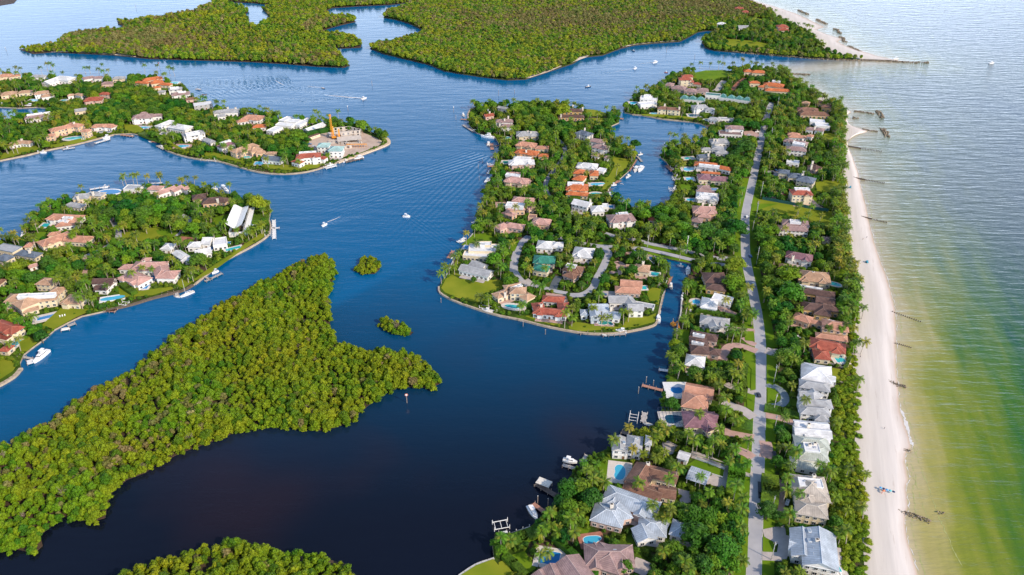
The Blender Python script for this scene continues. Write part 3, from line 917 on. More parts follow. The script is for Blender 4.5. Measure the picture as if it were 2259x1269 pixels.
# ------------------------------------------------------------------ roads, drives, lawns
ZC = [0]
def nz_():
    ZC[0] += 1
    return ZC[0] * 0.0035
def road(name, t, s, wd, m, z=0.03, smooth=True, edge=None, view=True):
    pts = poly(t, s)
    if smooth and len(pts) > 2:
        pts = smooth_line(pts, 5)
    mb = MB()
    Lf, Rt = ribbon(pts, wd, LZ + z + nz_(), mb)
    o = struct(name, mb, [m])
    for i in range(len(pts) - 1):
        q_ = [Rt[i], Rt[i + 1], Lf[i + 1], Lf[i]]
        stamp(MAP['block'], q_, 1.0)
        if view:
            stamp(MAP['view'], q_)
    return pts, Lf, Rt
_vp = smooth_line(poly('', "1661,1400 1663,1269 1666,1189 1669,1101 1672,1020 1675,950 1677,870 1678,800 1677,750 1671,697 1664,660 1659,635 1650,595 1645,560 1644,519 1644,480 1649,450 1655,422 1661,395"), 5)
mb = MB(); _vl, _vr = ribbon(_vp, 19, LZ + 0.006, mb); struct('grass_verge', mb, [M_lawn])
for i in range(len(_vp) - 1):
    stamp(MAP['lawn'], [_vr[i], _vr[i + 1], _vl[i + 1], _vl[i]])
main_pts, mL, mR = road('main_road', '', "1661,1400 1663,1269 1666,1189 1669,1101 1672,1020 1675,950 1677,870 1678,800 1677,750 1671,697 1664,660 1659,635 1650,595 1645,560 1644,519 1644,480 1649,450 1655,422 1661,395 1667,368 1676,327 1682,296 1688,270 1695,250 1700,231 1701,226", 6.9, M_asph, 0.03)
for side in (mL, mR):
    mb = MB(); ribbon(side, 0.5, LZ + 0.05, mb); struct('road_edging', mb, [M_verge])
road('road_tree_shadow', 'B', "905,540 912,600 905,450", 3.0, mat('tree_shadow_asphalt', (0.08, 0.085, 0.10)), 0.06, False)  # dark strip: shadow of the roadside trees painted on the asphalt
road('cul_de_sac', 'E', "1105,105 1040,165 990,240 955,320 935,420 930,505", 6.5, M_asph)
road('lane', 'E', "935,480 1000,580 1080,640 1200,670 1330,702 1420,728 1530,745", 4.5, M_asph)
road('lane', 'F', "30,770 180,760 290,690 335,590 400,470 450,360 470,300 430,250 340,215", 6, M_asph)
road('lane', 'F', "-200,100 -100,125 0,143 90,168 220,195 350,215 560,228 700,240 850,245 960,270 1100,300 1270,340 1400,372 1600,410 1777,430", 5, M_asph, view=False)
road('lane', 'F', "430,75 560,112 800,155 900,185 1050,215 1250,255 1430,295 1600,335 1800,375 1980,405", 5, M_asph, view=False)
road('lane', 'K', "1370,560 1400,650 1480,700 1560,800 1565,880 1530,960 1430,1090 1350,1190", 5.1, M_asph, view=False)
road('lane', 'H', "1240,50 1180,110 1150,250 1190,360 1240,450 1290,510", 5.1, M_asph, view=False)
road('lane', 'H', "1500,560 1560,620 1640,640", 7.6, M_asph, view=False)
road('lane', 'U', "955,500 1000,580 1080,700 1110,850 980,960 870,1010 700,1085 560,1130 330,1200", 5.5, M_asph, view=False)
road('lane', 'U', "960,980 1100,1000 1320,935 1420,920", 4.2, M_asph, view=False)
road('lane', 'U', "700,1085 750,1170 700,1269 720,1350", 3.8, M_pavep, view=False)
road('lane', 'R', "60,590 150,612 210,600", 4.2, M_pavep, view=False)
road('lane', 'S', "270,395 350,430 395,490 380,540 300,570 190,620", 5.1, M_asph, view=False)
road('lane', 'X', "960,590 1020,620 1160,680 1280,745", 5.1, M_asph, view=False)
road('lane', 'X', "730,500 790,520 845,560", 5.1, M_asph, view=False)
road('lane', 'Y', "560,430 680,410 640,370", 4.2, M_asph, view=False)
road('brick_drive', 'O', "120,530 150,470 230,390 330,320", 6, M_paver)
road('driveway', 'N', "1620,620 1690,580 1720,520 1790,440", 8, M_pave)
road('driveway', 'B', "590,10 700,30 845,70", 7, M_pavep)
road('driveway', 'B', "700,170 780,200 840,240", 6, M_pavep)
road('driveway', 'B', "290,205 430,250 600,320 700,350 830,395", 6, M_pave)
road('driveway', 'B', "990,440 1050,470 1050,600 1050,720", 8, M_pavep)
road('driveway', 'B', "945,90 960,160 950,240", 7, M_pavep)
road('driveway', 'C', "820,610 860,500 940,475 1030,490 1140,530", 6, M_pavep)
road('driveway', 'C', "870,310 1000,330 1120,340", 5, M_pavep)
road('driveway', 'C', "1020,400 1080,450 1130,470", 5, M_pavep)
road('driveway', 'C', "850,830 900,860 1000,880 1130,920", 5, M_pave)
road('driveway', 'C', "830,1000 900,1040 1010,1080 1110,1150", 7, M_pave)
road('driveway', 'C', "800,100 860,160 940,200", 8, M_pavep)
road('driveway', 'D', "170,840 260,865 330,920 345,990 290,1035 165,1048", 5, mat('blue_grey_pavers', (0.22, 0.27, 0.29), var=0.12))
road('driveway', 'D', "165,520 230,540 295,540", 8, M_pave)
road('driveway', 'D', "165,1115 300,1140 440,1190", 8, M_pavep)
road('driveway', 'E', "1040,600 1090,640 1130,660", 9, M_pave)
road('driveway', 'E', "1370,700 1400,620 1440,560", 6, mat('dark_drive', (0.10, 0.12, 0.14)))
road('driveway', 'F', "590,490 640,440 560,400 600,520 480,510", 4, M_pavep)
road('driveway', 'G', "180,640 60,620 -40,610", 7, M_asph)
road('driveway', 'J', "600,650 680,640 700,690", 9, M_pave)
road('driveway', 'A', "1180,1170 1260,1200 1320,1240", 9, M_pave)
def pad(name, t, s, m, z=0.02, lawn=False, view=False):
    pts = poly(t, s)
    mb = MB(); zz = LZ + z + nz_(); mb.prism(pts, zz, zz); struct(name, mb, [m])
    stamp(MAP['lawn' if lawn else 'block'], pts)
    if view:
        stamp(MAP['view'], pts)
    return pts
pad('forecourt', 'B', "440,410 640,330 665,350 650,520 560,500 430,470", M_pave, 0.025, view=True)
pad('forecourt', 'B', "40,110 100,90 190,140 180,200 60,220", M_pave, 0.025, view=True)
pad('forecourt', 'B', "180,510 300,540 290,640 200,640", M_pave, 0.025, view=True)
pad('forecourt', 'B', "920,870 1120,830 1130,920 1200,935 1150,1090 1125,1150 920,1140 920,1065 1050,1070 1062,1000 940,935", M_pave, 0.025, view=True)
pad('building_site', 'Y', "1180,540 1190,470 1330,370 1480,350 1860,350 2050,430 2120,470 2060,520 1800,620 1500,690 1320,600", M_dirt, 0.025, view=True)
pad('forecourt', 'J', "600,960 700,900 860,960 850,1010 600,1000", M_pavep, 0.025)
pad('forecourt', 'S', "180,700 280,620 480,640 460,670 350,690 300,740", M_paver, 0.025)
pad('forecourt', 'R', "470,500 490,430 560,400 520,480", M_pavep, 0.025)
pad('forecourt', 'M', "1640,440 1780,440 1900,490 1890,570 1660,520", M_pavep, 0.025, view=True)
pad('forecourt', 'F', "370,720 560,730 640,770 460,800 380,780", M_pave, 0.025, view=True)
pad('forecourt', 'F', "650,290 740,280 830,330 760,380", M_pavep, 0.025)
pad('forecourt', 'E', "1290,740 1520,770 1540,850 1480,860 1290,800", M_pavep, 0.025)
pad('construction_court', 'J', "860,1010 1240,990 1300,1090 1440,1180 1200,1150 880,1060", M_dirt, 0.025, view=True)
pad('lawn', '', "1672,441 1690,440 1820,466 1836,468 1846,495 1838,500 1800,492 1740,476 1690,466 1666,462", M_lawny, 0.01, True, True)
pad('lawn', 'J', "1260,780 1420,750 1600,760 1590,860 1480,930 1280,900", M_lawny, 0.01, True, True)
pad('lawn', 'J', "1380,100 1450,90 1610,120 1620,180 1480,200 1370,150", M_lawny, 0.01, True, True)
pad('lawn', 'J', "1320,340 1470,320 1480,380 1330,390", M_lawn, 0.01, True, True)
pad('lawn', 'J', "1330,560 1480,530 1560,560 1540,640 1350,600", M_lawn, 0.01, True)
pad('lawn', 'J', "1190,980 1440,1000 1440,1130 1290,1080", M_lawn, 0.01, True)
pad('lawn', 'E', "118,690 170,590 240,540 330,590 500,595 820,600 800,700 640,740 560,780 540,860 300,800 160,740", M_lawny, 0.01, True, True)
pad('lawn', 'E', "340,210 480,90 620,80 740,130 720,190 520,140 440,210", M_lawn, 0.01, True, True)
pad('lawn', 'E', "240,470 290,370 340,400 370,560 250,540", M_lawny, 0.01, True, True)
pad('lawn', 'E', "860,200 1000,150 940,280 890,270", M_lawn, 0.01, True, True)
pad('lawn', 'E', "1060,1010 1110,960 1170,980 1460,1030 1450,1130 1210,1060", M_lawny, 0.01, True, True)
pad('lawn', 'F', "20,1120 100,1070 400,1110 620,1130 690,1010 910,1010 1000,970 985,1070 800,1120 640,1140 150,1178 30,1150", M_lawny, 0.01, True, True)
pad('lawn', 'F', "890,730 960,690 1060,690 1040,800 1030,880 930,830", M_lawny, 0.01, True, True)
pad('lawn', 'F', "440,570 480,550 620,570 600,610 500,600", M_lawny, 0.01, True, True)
pad('lawn', 'F', "820,185 1000,225 1250,280 1420,320 1410,345 1100,280 900,240", M_lawn, 0.01, True, True)
pad('lawn', 'F', "910,285 1100,325 1270,365 1410,400 1400,415 1150,365 900,310", M_lawn, 0.01, True, True)
pad('lawn', 'F', "330,190 460,165 470,200 380,205", M_lawn, 0.01, True, True)
pad('lawn', 'G', "290,0 600,0 480,30 330,90 290,80", M_lawn, 0.01, True, True)
pad('lawn', 'G', "1190,750 1380,710 1400,760 1330,830 1200,830", M_lawn, 0.01, True, True)
pad('lawn', 'G', "1250,880 1330,870 1340,940 1280,950", M_lawn, 0.01, True)
pad('lawn', 'B', "215,330 330,262 440,290 590,350 570,425 470,380 280,310", M_lawn, 0.012, True, True)
pad('lawn', 'B', "720,400 815,410 800,750 700,700 660,640", M_lawn, 0.01, True, True)
pad('lawn', 'B', "330,210 600,290 820,350 815,380 700,340 430,245", M_lawn, 0.01, True)
pad('lawn', 'B', "750,860 800,850 790,1190 730,1180", M_lawn, 0.01, True)
pad('lawn', 'B', "945,0 1040,0 1040,100 950,100", M_lawn, 0.01, True)
pad('lawn', 'B', "925,940 950,935 955,1060 925,1060", M_lawn, 0.012, True)
pad('lawn', 'B', "1500,230 1540,240 1540,360 1495,350", M_lawn, 0.01, True)
pad('lawn', 'A', "870,290 980,270 960,400 900,400", M_lawn, 0.01, True, True)
pad('lawn', 'A', "100,1100 230,1060 260,1110 330,1210 250,1269 130,1150", M_lawn, 0.01, True, True)
pad('lawn', 'A', "0,1160 60,1130 130,1269 0,1269", M_lawny, 0.01, True, True)
pad('lawn', '', "1014,1271 1050,1248 1088,1234 1112,1262 1130,1400 966,1400", M_lawny, 0.01, True, True)
pad('lawn', 'A', "130,980 320,900 350,950 200,1010", M_lawn, 0.01, True, True)
pad('lawn', 'A', "620,830 800,870 780,910 650,900", M_lawn, 0.01, True)
pad('lawn', 'C', "425,330 510,325 505,470 410,420", M_lawn, 0.01, True, True)
pad('lawn', 'C', "1020,345 1110,345 1120,440 1030,430", M_lawn, 0.01, True, True)
pad('lawn', 'C', "1000,530 1130,570 1130,890 1080,900 1090,700 1010,600", M_lawn, 0.01, True, True)
pad('lawn', 'C', "1040,925 1125,940 1115,1090 1050,1060", M_lawn, 0.01, True)
pad('lawn', 'C', "890,610 1000,690 990,760 890,700", M_lawn, 0.01, True)
pad('lawn', 'C', "1230,590 1269,600 1269,830 1230,840", M_lawn, 0.01, True, True)
pad('lawn', 'D', "770,685 865,700 870,805 775,790", M_lawny, 0.01, True, True)
pad('lawn', 'D', "180,600 270,620 280,800 230,850 180,820", M_lawn, 0.01, True)
pad('lawn', 'D', "180,885 250,880 290,960 240,1000 180,1000", M_lawn, 0.012, True)
pad('lawn', 'D', "170,420 270,440 280,500 180,490", M_lawn, 0.01, True)
pad('lawn', 'N', "1290,310 1480,270 1800,265 1900,300 1890,380 1700,400 1560,440 1330,430", M_lawn, 0.01, True, True)
pad('lawn', 'N', "1090,820 1290,840 1240,880 1080,870", M_lawn, 0.01, True)
pad('lawn', 'N', "410,1000 600,990 1060,1020 1300,1060 1290,1080 900,1060 600,1040 430,1020", M_lawny, 0.01, True, True)
pad('lawn', 'O', "380,340 560,310 700,330 680,380 450,370", M_lawn, 0.01, True)
pad('lawn', 'O', "780,230 930,235 960,300 900,330 800,290", M_lawny, 0.01, True)
pad('lawn', 'L', "500,150 640,160 820,210 830,260 620,260 510,200", M_lawny, 0.01, True, True)
pad('lawn', 'L', "500,290 820,290 760,360 620,330", M_lawny, 0.01, True, True)
pad('lawn', 'L', "920,900 1200,930 1140,1060 1000,1180 900,1220 820,1269 950,1050", M_lawny, 0.01, True, True)
pad('lawn', 'I', "240,90 400,60 430,110 270,260 190,290 230,170", M_lawny, 0.01, True, True)
pad('lawn', 'I', "1410,190 1590,200 1600,290 1420,280", M_lawn, 0.01, True, True)
pad('lawn', 'K', "230,310 270,270 330,300 300,370 230,370", M_lawn, 0.01, True, True)
pad('lawn', 'K', "480,610 620,620 700,620 650,690 600,640", M_lawn, 0.01, True, True)
pad('lawn', 'P', "450,510 850,540 1050,580 1040,620 850,640 500,610", M_lawny, 0.01, True, True)
pad('lawn', 'P', "760,210 1000,260 1040,300 900,310 800,260", M_lawny, 0.01, True)
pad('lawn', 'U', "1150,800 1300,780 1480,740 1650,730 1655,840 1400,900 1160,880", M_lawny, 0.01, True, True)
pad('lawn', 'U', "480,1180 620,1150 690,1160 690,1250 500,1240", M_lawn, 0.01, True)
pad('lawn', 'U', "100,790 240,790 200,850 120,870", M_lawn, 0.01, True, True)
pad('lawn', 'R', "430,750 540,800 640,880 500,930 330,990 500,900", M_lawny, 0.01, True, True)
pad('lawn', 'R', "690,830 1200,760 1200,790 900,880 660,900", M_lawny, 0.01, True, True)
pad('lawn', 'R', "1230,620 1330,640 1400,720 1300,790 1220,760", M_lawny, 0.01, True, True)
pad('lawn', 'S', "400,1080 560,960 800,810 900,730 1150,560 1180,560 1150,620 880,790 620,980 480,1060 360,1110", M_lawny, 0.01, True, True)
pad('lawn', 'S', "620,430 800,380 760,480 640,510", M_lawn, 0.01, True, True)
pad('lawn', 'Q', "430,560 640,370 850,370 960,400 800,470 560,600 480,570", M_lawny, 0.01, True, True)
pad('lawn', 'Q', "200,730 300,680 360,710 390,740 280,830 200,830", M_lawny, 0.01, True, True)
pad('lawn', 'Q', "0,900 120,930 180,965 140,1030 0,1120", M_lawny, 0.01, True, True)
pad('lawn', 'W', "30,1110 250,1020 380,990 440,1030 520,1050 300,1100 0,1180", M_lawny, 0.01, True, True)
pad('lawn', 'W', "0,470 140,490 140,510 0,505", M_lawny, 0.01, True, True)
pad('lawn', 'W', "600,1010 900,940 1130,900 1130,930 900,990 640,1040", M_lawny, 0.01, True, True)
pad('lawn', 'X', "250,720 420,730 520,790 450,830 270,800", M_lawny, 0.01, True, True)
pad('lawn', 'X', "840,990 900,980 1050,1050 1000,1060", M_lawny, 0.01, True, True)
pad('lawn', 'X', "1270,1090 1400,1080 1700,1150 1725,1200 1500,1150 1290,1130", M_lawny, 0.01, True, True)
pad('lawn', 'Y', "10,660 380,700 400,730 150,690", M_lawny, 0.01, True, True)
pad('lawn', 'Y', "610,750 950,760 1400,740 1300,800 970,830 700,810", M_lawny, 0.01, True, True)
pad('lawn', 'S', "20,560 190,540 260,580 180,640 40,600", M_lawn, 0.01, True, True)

# seawalls: cap and face along the lots' edges
def seawall(label, t, s, wd=1.3, m=None, h=0.16):
    pts = poly(t, s)
    pts = smooth_line(pts, 3)
    c = pts[0]
    loc = Vector((c.x, c.y, 0))
    mb = MB()
    for i in range(len(pts) - 1):
        a, b = pts[i], pts[i + 1]
        d = b - a
        mb.box(((a.x + b.x) / 2 - loc.x, (a.y + b.y) / 2 - loc.y, (LZ + h - 2) / 2), (d.length + 0.15, wd, LZ + h + 2), math.atan2(d.y, d.x))
    o = thing('seawall', label, 'seawall', loc)
    link('wall_cap', mb.mesh('seawall', [m or M_conc]), o)
    for i in range(len(pts) - 1):
        stamp(MAP['block'], [(pts[i].x - 2, pts[i].y - 2), (pts[i].x + 2, pts[i].y - 2), (pts[i].x + 2, pts[i].y + 2), (pts[i].x - 2, pts[i].y + 2)])
    return o
seawall('tan concrete seawall curving round the point of the central peninsula', '', "968,632 971,645 1000,662 1050,680 1100,695 1150,705 1200,718 1250,728 1300,735 1350,735 1400,728 1440,718 1450,707 1456,680 1463,650")
seawall('straight pale seawall on the west side of the peninsula point', '', "983,612 993,590 1004,568 1016,553 1032,530 1045,513", 1.0, M_verge)
seawall('broad sandy seawall walk round the building site', '', "745,358 760,352 800,339 850,320 858,312 852,304", 3.6, mat('pale_walkway', (0.60, 0.47, 0.34)))
seawall('low tan seawall below the lawns of the upper left shore', '', "0,354 60,342 100,332 150,322 200,310 250,297")
seawall('brown revetment along the curved shore below the white villas', '', "370,333 400,343 440,351 480,355 520,366 570,379 620,383 660,381 700,373 740,358")
seawall('narrow seawall bordering the shore of the butterfly roofed house', '', "594,485 597,500 590,520 550,546 500,572 455,606 430,626", 1.2)
seawall('dark rubble revetment below the large pink roofed mansion', '', "425,628 400,641 340,656 290,671 235,684", 2.2, M_drift)
seawall('stone revetment edging the corner lawn at the left margin', '', "-20,856 0,848 30,830 46,812", 2.5)
seawall('seawall at the closed head of the narrow canal', '', "1428,573 1430,562 1470,568 1526,580", 1.6)
seawall('pale seawall along the east bank of the narrow canal', '', "1504,660 1502,690 1496,715 1491,745", 1.0, M_verge)
seawall('curved seawall beside the lawn at the bottom of the photograph', '', "1013,1270 1050,1246 1090,1232", 1.3, M_verge)
seawall('seawall round the grassy tip west of the round basin', '', "1033,262 1033,250 1040,238", 1.5)
seawall('seawall in front of the stone villas on the basin north shore', '', "1395,252 1420,255 1460,262 1520,268", 1.3)
# ------------------------------------------------------------------ houses
def roof_mesh(kind, L, W_, pitch, over, rk, ridge_along=True):
    """roof standing on z=0 at the eaves, along x; slopes carry UVs in metres (x along the eave, y up the slope)"""
    mb = MB()
    hx, hy = L / 2 + over, W_ / 2 + over
    th = 0.18
    h = hy * pitch
    sl = math.hypot(hy, h)
    if kind == 'g':
        hh = h
        mb.face([(-hx, -hy, 0), (hx, -hy, 0), (hx, 0, hh), (-hx, 0, hh)], 0, [(0, 0), (2 * hx, 0), (2 * hx, sl), (0, sl)])
        mb.face([(hx, hy, 0), (-hx, hy, 0), (-hx, 0, hh), (hx, 0, hh)], 0, [(0, 0), (2 * hx, 0), (2 * hx, sl), (0, sl)])
        xi = L / 2 - 0.2
        for s_ in (-1, 1):
            f = [(s_ * xi, -hy + over, -0.01), (s_ * xi, hy - over, -0.01), (s_ * xi, 0, hh - over * pitch)]
            mb.face(f if s_ > 0 else f[::-1], 2)
        for s_ in (-1, 1):      # barge boards
            for q in (-1, 1):
                mb.face([(s_ * hx, q * hy, 0), (s_ * hx, q * hy, -th), (s_ * hx, 0, hh - th), (s_ * hx, 0, hh)][::s_ * q], 1)
        ridge = [((-hx, 0, hh), (hx, 0, hh))]
    else:
        e = min(hx, hy)
        if hx >= hy:
            r0, r1 = (-hx + hy, 0, h), (hx - hy, 0, h)
            A, B, C_, D_ = (-hx, -hy, 0), (hx, -hy, 0), (hx, hy, 0), (-hx, hy, 0)
            mb.face([A, B, r1, r0], 0, [(-hx, 0), (hx, 0), (hx - hy, sl), (-hx + hy, sl)])
            mb.face([C_, D_, r0, r1], 0, [(-hx, 0), (hx, 0), (hx - hy, sl), (-hx + hy, sl)])
            mb.face([B, C_, r1], 0, [(-hy, 0), (hy, 0), (0, sl)])
            mb.face([D_, A, r0], 0, [(-hy, 0), (hy, 0), (0, sl)])
        else:
            h = hx * pitch
            sl = math.hypot(hx, h)
            r0, r1 = (0, -hy + hx, h), (0, hy - hx, h)
            A, B, C_, D_ = (-hx, -hy, 0), (hx, -hy, 0), (hx, hy, 0), (-hx, hy, 0)
            mb.face([A, B, r0], 0, [(-hx, 0), (hx, 0), (0, sl)])
            mb.face([B, C_, r1, r0], 0, [(-hy, 0), (hy, 0), (hy - hx, sl), (-hy + hx, sl)])
            mb.face([C_, D_, r1], 0, [(-hx, 0), (hx, 0), (0, sl)])
            mb.face([D_, A, r0, r1], 0, [(-hy, 0), (hy, 0), (hy - hx, sl), (-hy + hx, sl)])
        ridge = [(r0, r1)] if (Vector(r0) - Vector(r1)).length > 0.3 else []
        if hx >= hy:
            ridge += [(A, r0), (D_, r0), (B, r1), (C_, r1)]
        else:
            ridge += [(A, r0), (B, r0), (C_, r1), (D_, r1)]
    # fascia and soffit
    P = [(-hx, -hy), (hx, -hy), (hx, hy), (-hx, hy)]
    for i in range(4):
        if kind == 'g' and i in (1, 3):
            continue
        a, b = P[i], P[(i + 1) % 4]
        mb.face([(a[0], a[1], -th), (b[0], b[1], -th), (b[0], b[1], 0), (a[0], a[1], 0)], 1)
    mb.face([(p[0], p[1], -th) for p in P[::-1]], 1)
    for a, b in ridge:
        a, b = Vector(a) + Vector((0, 0, 0.03)), Vector(b) + Vector((0, 0, 0.03))
        mb.tube(a, b, 0.17, n=4, mi=3, cap=True)
    return mb, h

_win = {}
def window_mesh(wd, ht):
    k = (round(wd, 1), round(ht, 1))
    if k not in _win:
        mb = MB()
        mb.box((0, 0, 0), (wd, 0.10, ht), 0, 0)
        mb.box((0, -0.06, ht / 2), (wd + 0.24, 0.16, 0.14), 0, 1)
        mb.box((0, -0.08, -ht / 2), (wd + 0.3, 0.22, 0.12), 0, 1)
        for x in (-wd / 2, 0, wd / 2):
            mb.box((x, -0.06, 0), (0.10, 0.12, ht), 0, 1)
        _win[k] = mb.mesh('window', [M_glass, M_frame])
    return _win[k]
def simple_mesh(name, fn, mats):
    mb = MB(); fn(mb)
    return mb.mesh(name, mats)
DOORM = simple_mesh('door', lambda mb: (mb.box((0, 0, 0), (1.5, 0.12, 2.3), 0, 0), mb.box((0, -0.03, 1.22), (1.9, 0.2, 0.16), 0, 1), mb.box((-0.84, -0.03, 0), (0.16, 0.2, 2.3), 0, 1), mb.box((0.84, -0.03, 0), (0.16, 0.2, 2.3), 0, 1)), [M_door, M_frame])
CHIMM = simple_mesh('chimney', lambda mb: (mb.box((0, 0, 0.9), (1.7, 1.3, 4.6), 0, 0), mb.box((0, 0, 3.25), (2.0, 1.6, 0.22), 0, 0), mb.box((0, 0, 3.5), (1.0, 0.7, 0.4), 0, 1)), [M_chim, M_black])
M_sky = mat('skylight_glass', (0.25, 0.33, 0.42), rough=0.15, spec=0.8)
SKYM = simple_mesh('skylight', lambda mb: (mb.box((0, 0, 0), (1.6, 2.2, 0.3), 0, 0), mb.box((0, 0, 0.17), (1.3, 1.9, 0.06), 0, 1)), [M_frame, M_sky])
UNITM = simple_mesh('air_conditioner', lambda mb: (mb.box((0, 0, 0.45), (1.1, 1.1, 0.9), 0, 0), mb.tube((0, 0, 0.9), (0, 0, 0.98), 0.42, n=10, mi=1)), [M_frame, M_black])
HOUSES = []          # (label, centre, radius)
ST = 3.3

def onroof(o, root):
    """hang a chimney or skylight on the roof it stands on"""
    rf = FIRSTROOF.get(root.name)
    if rf is None:
        return
    L_ = Matrix.LocRotScale(rf.location, rf.rotation_euler, None)
    m_ = L_.inverted() @ Matrix.LocRotScale(o.location, o.rotation_euler, None)
    o.parent = rf
    o.location, o.rotation_euler = m_.to_translation(), m_.to_euler()
FIRSTROOF = {}

def house(tile, label, rk, wk, wings, opts):
    ws = []
    for q in wings.split(';'):
        f = q.split(',')
        x1, y1, x2, y2, wd, st = [float(k) for k in f[:6]]
        typ = f[6] if len(f) > 6 else 'h'
        z = LZ + st * ST + (0.9 if typ in 'hg' else 0.3)
        a, b = T(tile, x1, y1, z), T(tile, x2, y2, z)
        ws.append((a, b, wd, st, typ))
    a0 = (ws[0][0] + ws[0][1]) / 2
    root = thing('house', label, 'house', (a0.x, a0.y, LZ), 0)
    R0 = Vector((a0.x, a0.y, LZ))
    allp = []
    for i, (a, b, wd, st, typ) in enumerate(ws):
        d = (b - a)
        L = max(4.0, math.hypot(d.x, d.y))
        ang = math.atan2(d.y, d.x)
        if ang > math.pi / 2: ang -= math.pi
        if ang <= -math.pi / 2: ang += math.pi
        c = (a + b) / 2
        H_ = st * ST + i * 0.045
        over = 0.7
        bl, bw = L - 2 * over, wd - 2 * over
        if typ == 'f':
            bl, bw = L, wd
        if bl < 1 or bw < 1:
            bl, bw = max(bl, 1.5), max(bw, 1.5)
        cl = Vector((c.x - R0.x, c.y - R0.y, 0))
        mb = MB()
        if typ == 'p':
            mb.box((0, 0, H_ / 2 - 0.2), (L, wd, H_ + 0.4), 0, 0, True, False)
        elif typ == 'o':      # open pavilion on posts
            for sx in np.linspace(-bl / 2, bl / 2, max(2, int(bl / 4) + 1)):
                for sy in (-bw / 2, bw / 2):
                    mb.box((sx, sy, H_ / 2), (0.4, 0.4, H_ + 0.1))
            mb.box((0, bw / 2 - 0.3, H_ / 2), (bl, 0.3, H_ + 0.1))
        else:
            mb.box((0, 0, H_ / 2 - 0.2), (bl, bw, H_ + 0.4 + (0.0 if typ == 'f' else 0.05)), 0, 0, typ == 'f', False)
            if st >= 1.9 and typ != 'f':
                mb.box((0, 0, ST), (bl + 0.2, bw + 0.2, 0.25), 0, 0)
        link('wall', mb.mesh('wall', [MW[wk]]), root, cl, ang)
        rm = [MROOF[rk], CAPM[rk], MW[wk], CAPM[rk]]
        if typ in 'hgo':
            rmb, rh = roof_mesh('h' if typ == 'h' else 'g', bl, bw, 0.42 if typ != 'o' else 0.2, over, rk)
            rf_ = link('roof', rmb.mesh('roof', rm), root, cl + Vector((0, 0, H_)), ang)
            FIRSTROOF.setdefault(root.name, rf_)
        elif typ == 'f':
            mb = MB()
            mb.box((0, 0, 0.02), (bl - 0.5, bw - 0.5, 0.10), 0, 0)
            for sx, sy, dx, dy in ((0, -bw / 2 + .1, bl + .3, .35), (0, bw / 2 - .1, bl + .3, .35), (-bl / 2 + .1, 0, .35, bw - .4), (bl / 2 - .1, 0, .35, bw - .4)):
                mb.box((sx, sy, 0.28), (dx, dy, 0.62), 0, 1)
            link('roof', mb.mesh('roof', [M_flat if rk == 'w' else M_flatg if rk in 'gk' else MROOF[rk], MW[wk] if rk != 'k' else CAPM['k']]), root, cl + Vector((0, 0, H_)), ang)
        elif typ == 'p':
            n = max(2, int(L / wd))
            for k in range(n):
                rmb, rh = roof_mesh('h', L / n - 0.4, wd - 0.6, 0.8, 0.2, rk)
                off = Vector(((k + 0.5) / n * L - L / 2, 0, 0))
                off.rotate(Matrix.Rotation(ang, 3, 'Z'))
                link('roof', rmb.mesh('roof', rm), root, cl + off + Vector((0, 0, H_ + 0.02)), ang)
        elif typ == 'b':      # butterfly roof: two sheets meeting in a valley, running along x
            mb = MB()
            for s_, hi in ((-1, 4.2), (1, 2.4)):
                n = 14
                for k in range(n):
                    x0, x1 = -L / 2 + L * k / n, -L / 2 + L * (k + 1) / n
                    y1 = s_ * wd / 2 if s_ > 0 else -wd / 2
                    lift0, lift1 = 0.06 * (x0 + L / 2), 0.06 * (x1 + L / 2)
                    ps = [(x0, 0, lift0), (x1, 0, lift1), (x1, y1, hi + lift1 * 1.6), (x0, y1, hi + lift0 * 1.6)]
                    up = ps if s_ > 0 else ps[::-1]
                    mb.face(up, 0)
                    mb.face([(p[0], p[1], p[2] - 0.4) for p in up[::-1]], 0)
                mb.face([(-L / 2, y1, hi), (-L / 2, y1, hi - .4), (-L / 2, 0, -.4), (-L / 2, 0, 0)], 0)
            link('roof', mb.mesh('roof', [M_frame]), root, cl + Vector((0, 0, H_ + 0.3)), ang)
            for k in range(9):
                x = -L / 2 + (k + 0.5) * L / 9
                off = Vector((x, wd / 2 + 2.2, 0)); off.rotate(Matrix.Rotation(ang, 3, 'Z'))
                link('glass_bay', simple_mesh('bay', lambda m_: (m_.box((0, 0, 2.2), (L / 9 - 1.0, 4.0, 4.4), 0, 0), m_.box((0, 0, 4.5), (L / 9 - 0.4, 4.3, 0.25), 0, 1)), [M_sky, M_frame]), root, cl + off, ang)
        # windows on every wall that opens to the air
        far = c.y > 900
        sp_ = 4.2 if far else 3.2
        nst = 1 if st < 1.7 else (2 if st < 2.6 else 3)
        sides = [((0, -bw / 2 - 0.04), 0, bl), ((0, bw / 2 + 0.04), math.pi, bl), ((-bl / 2 - 0.04, 0), -math.pi / 2, bw), ((bl / 2 + 0.04, 0), math.pi / 2, bw)]
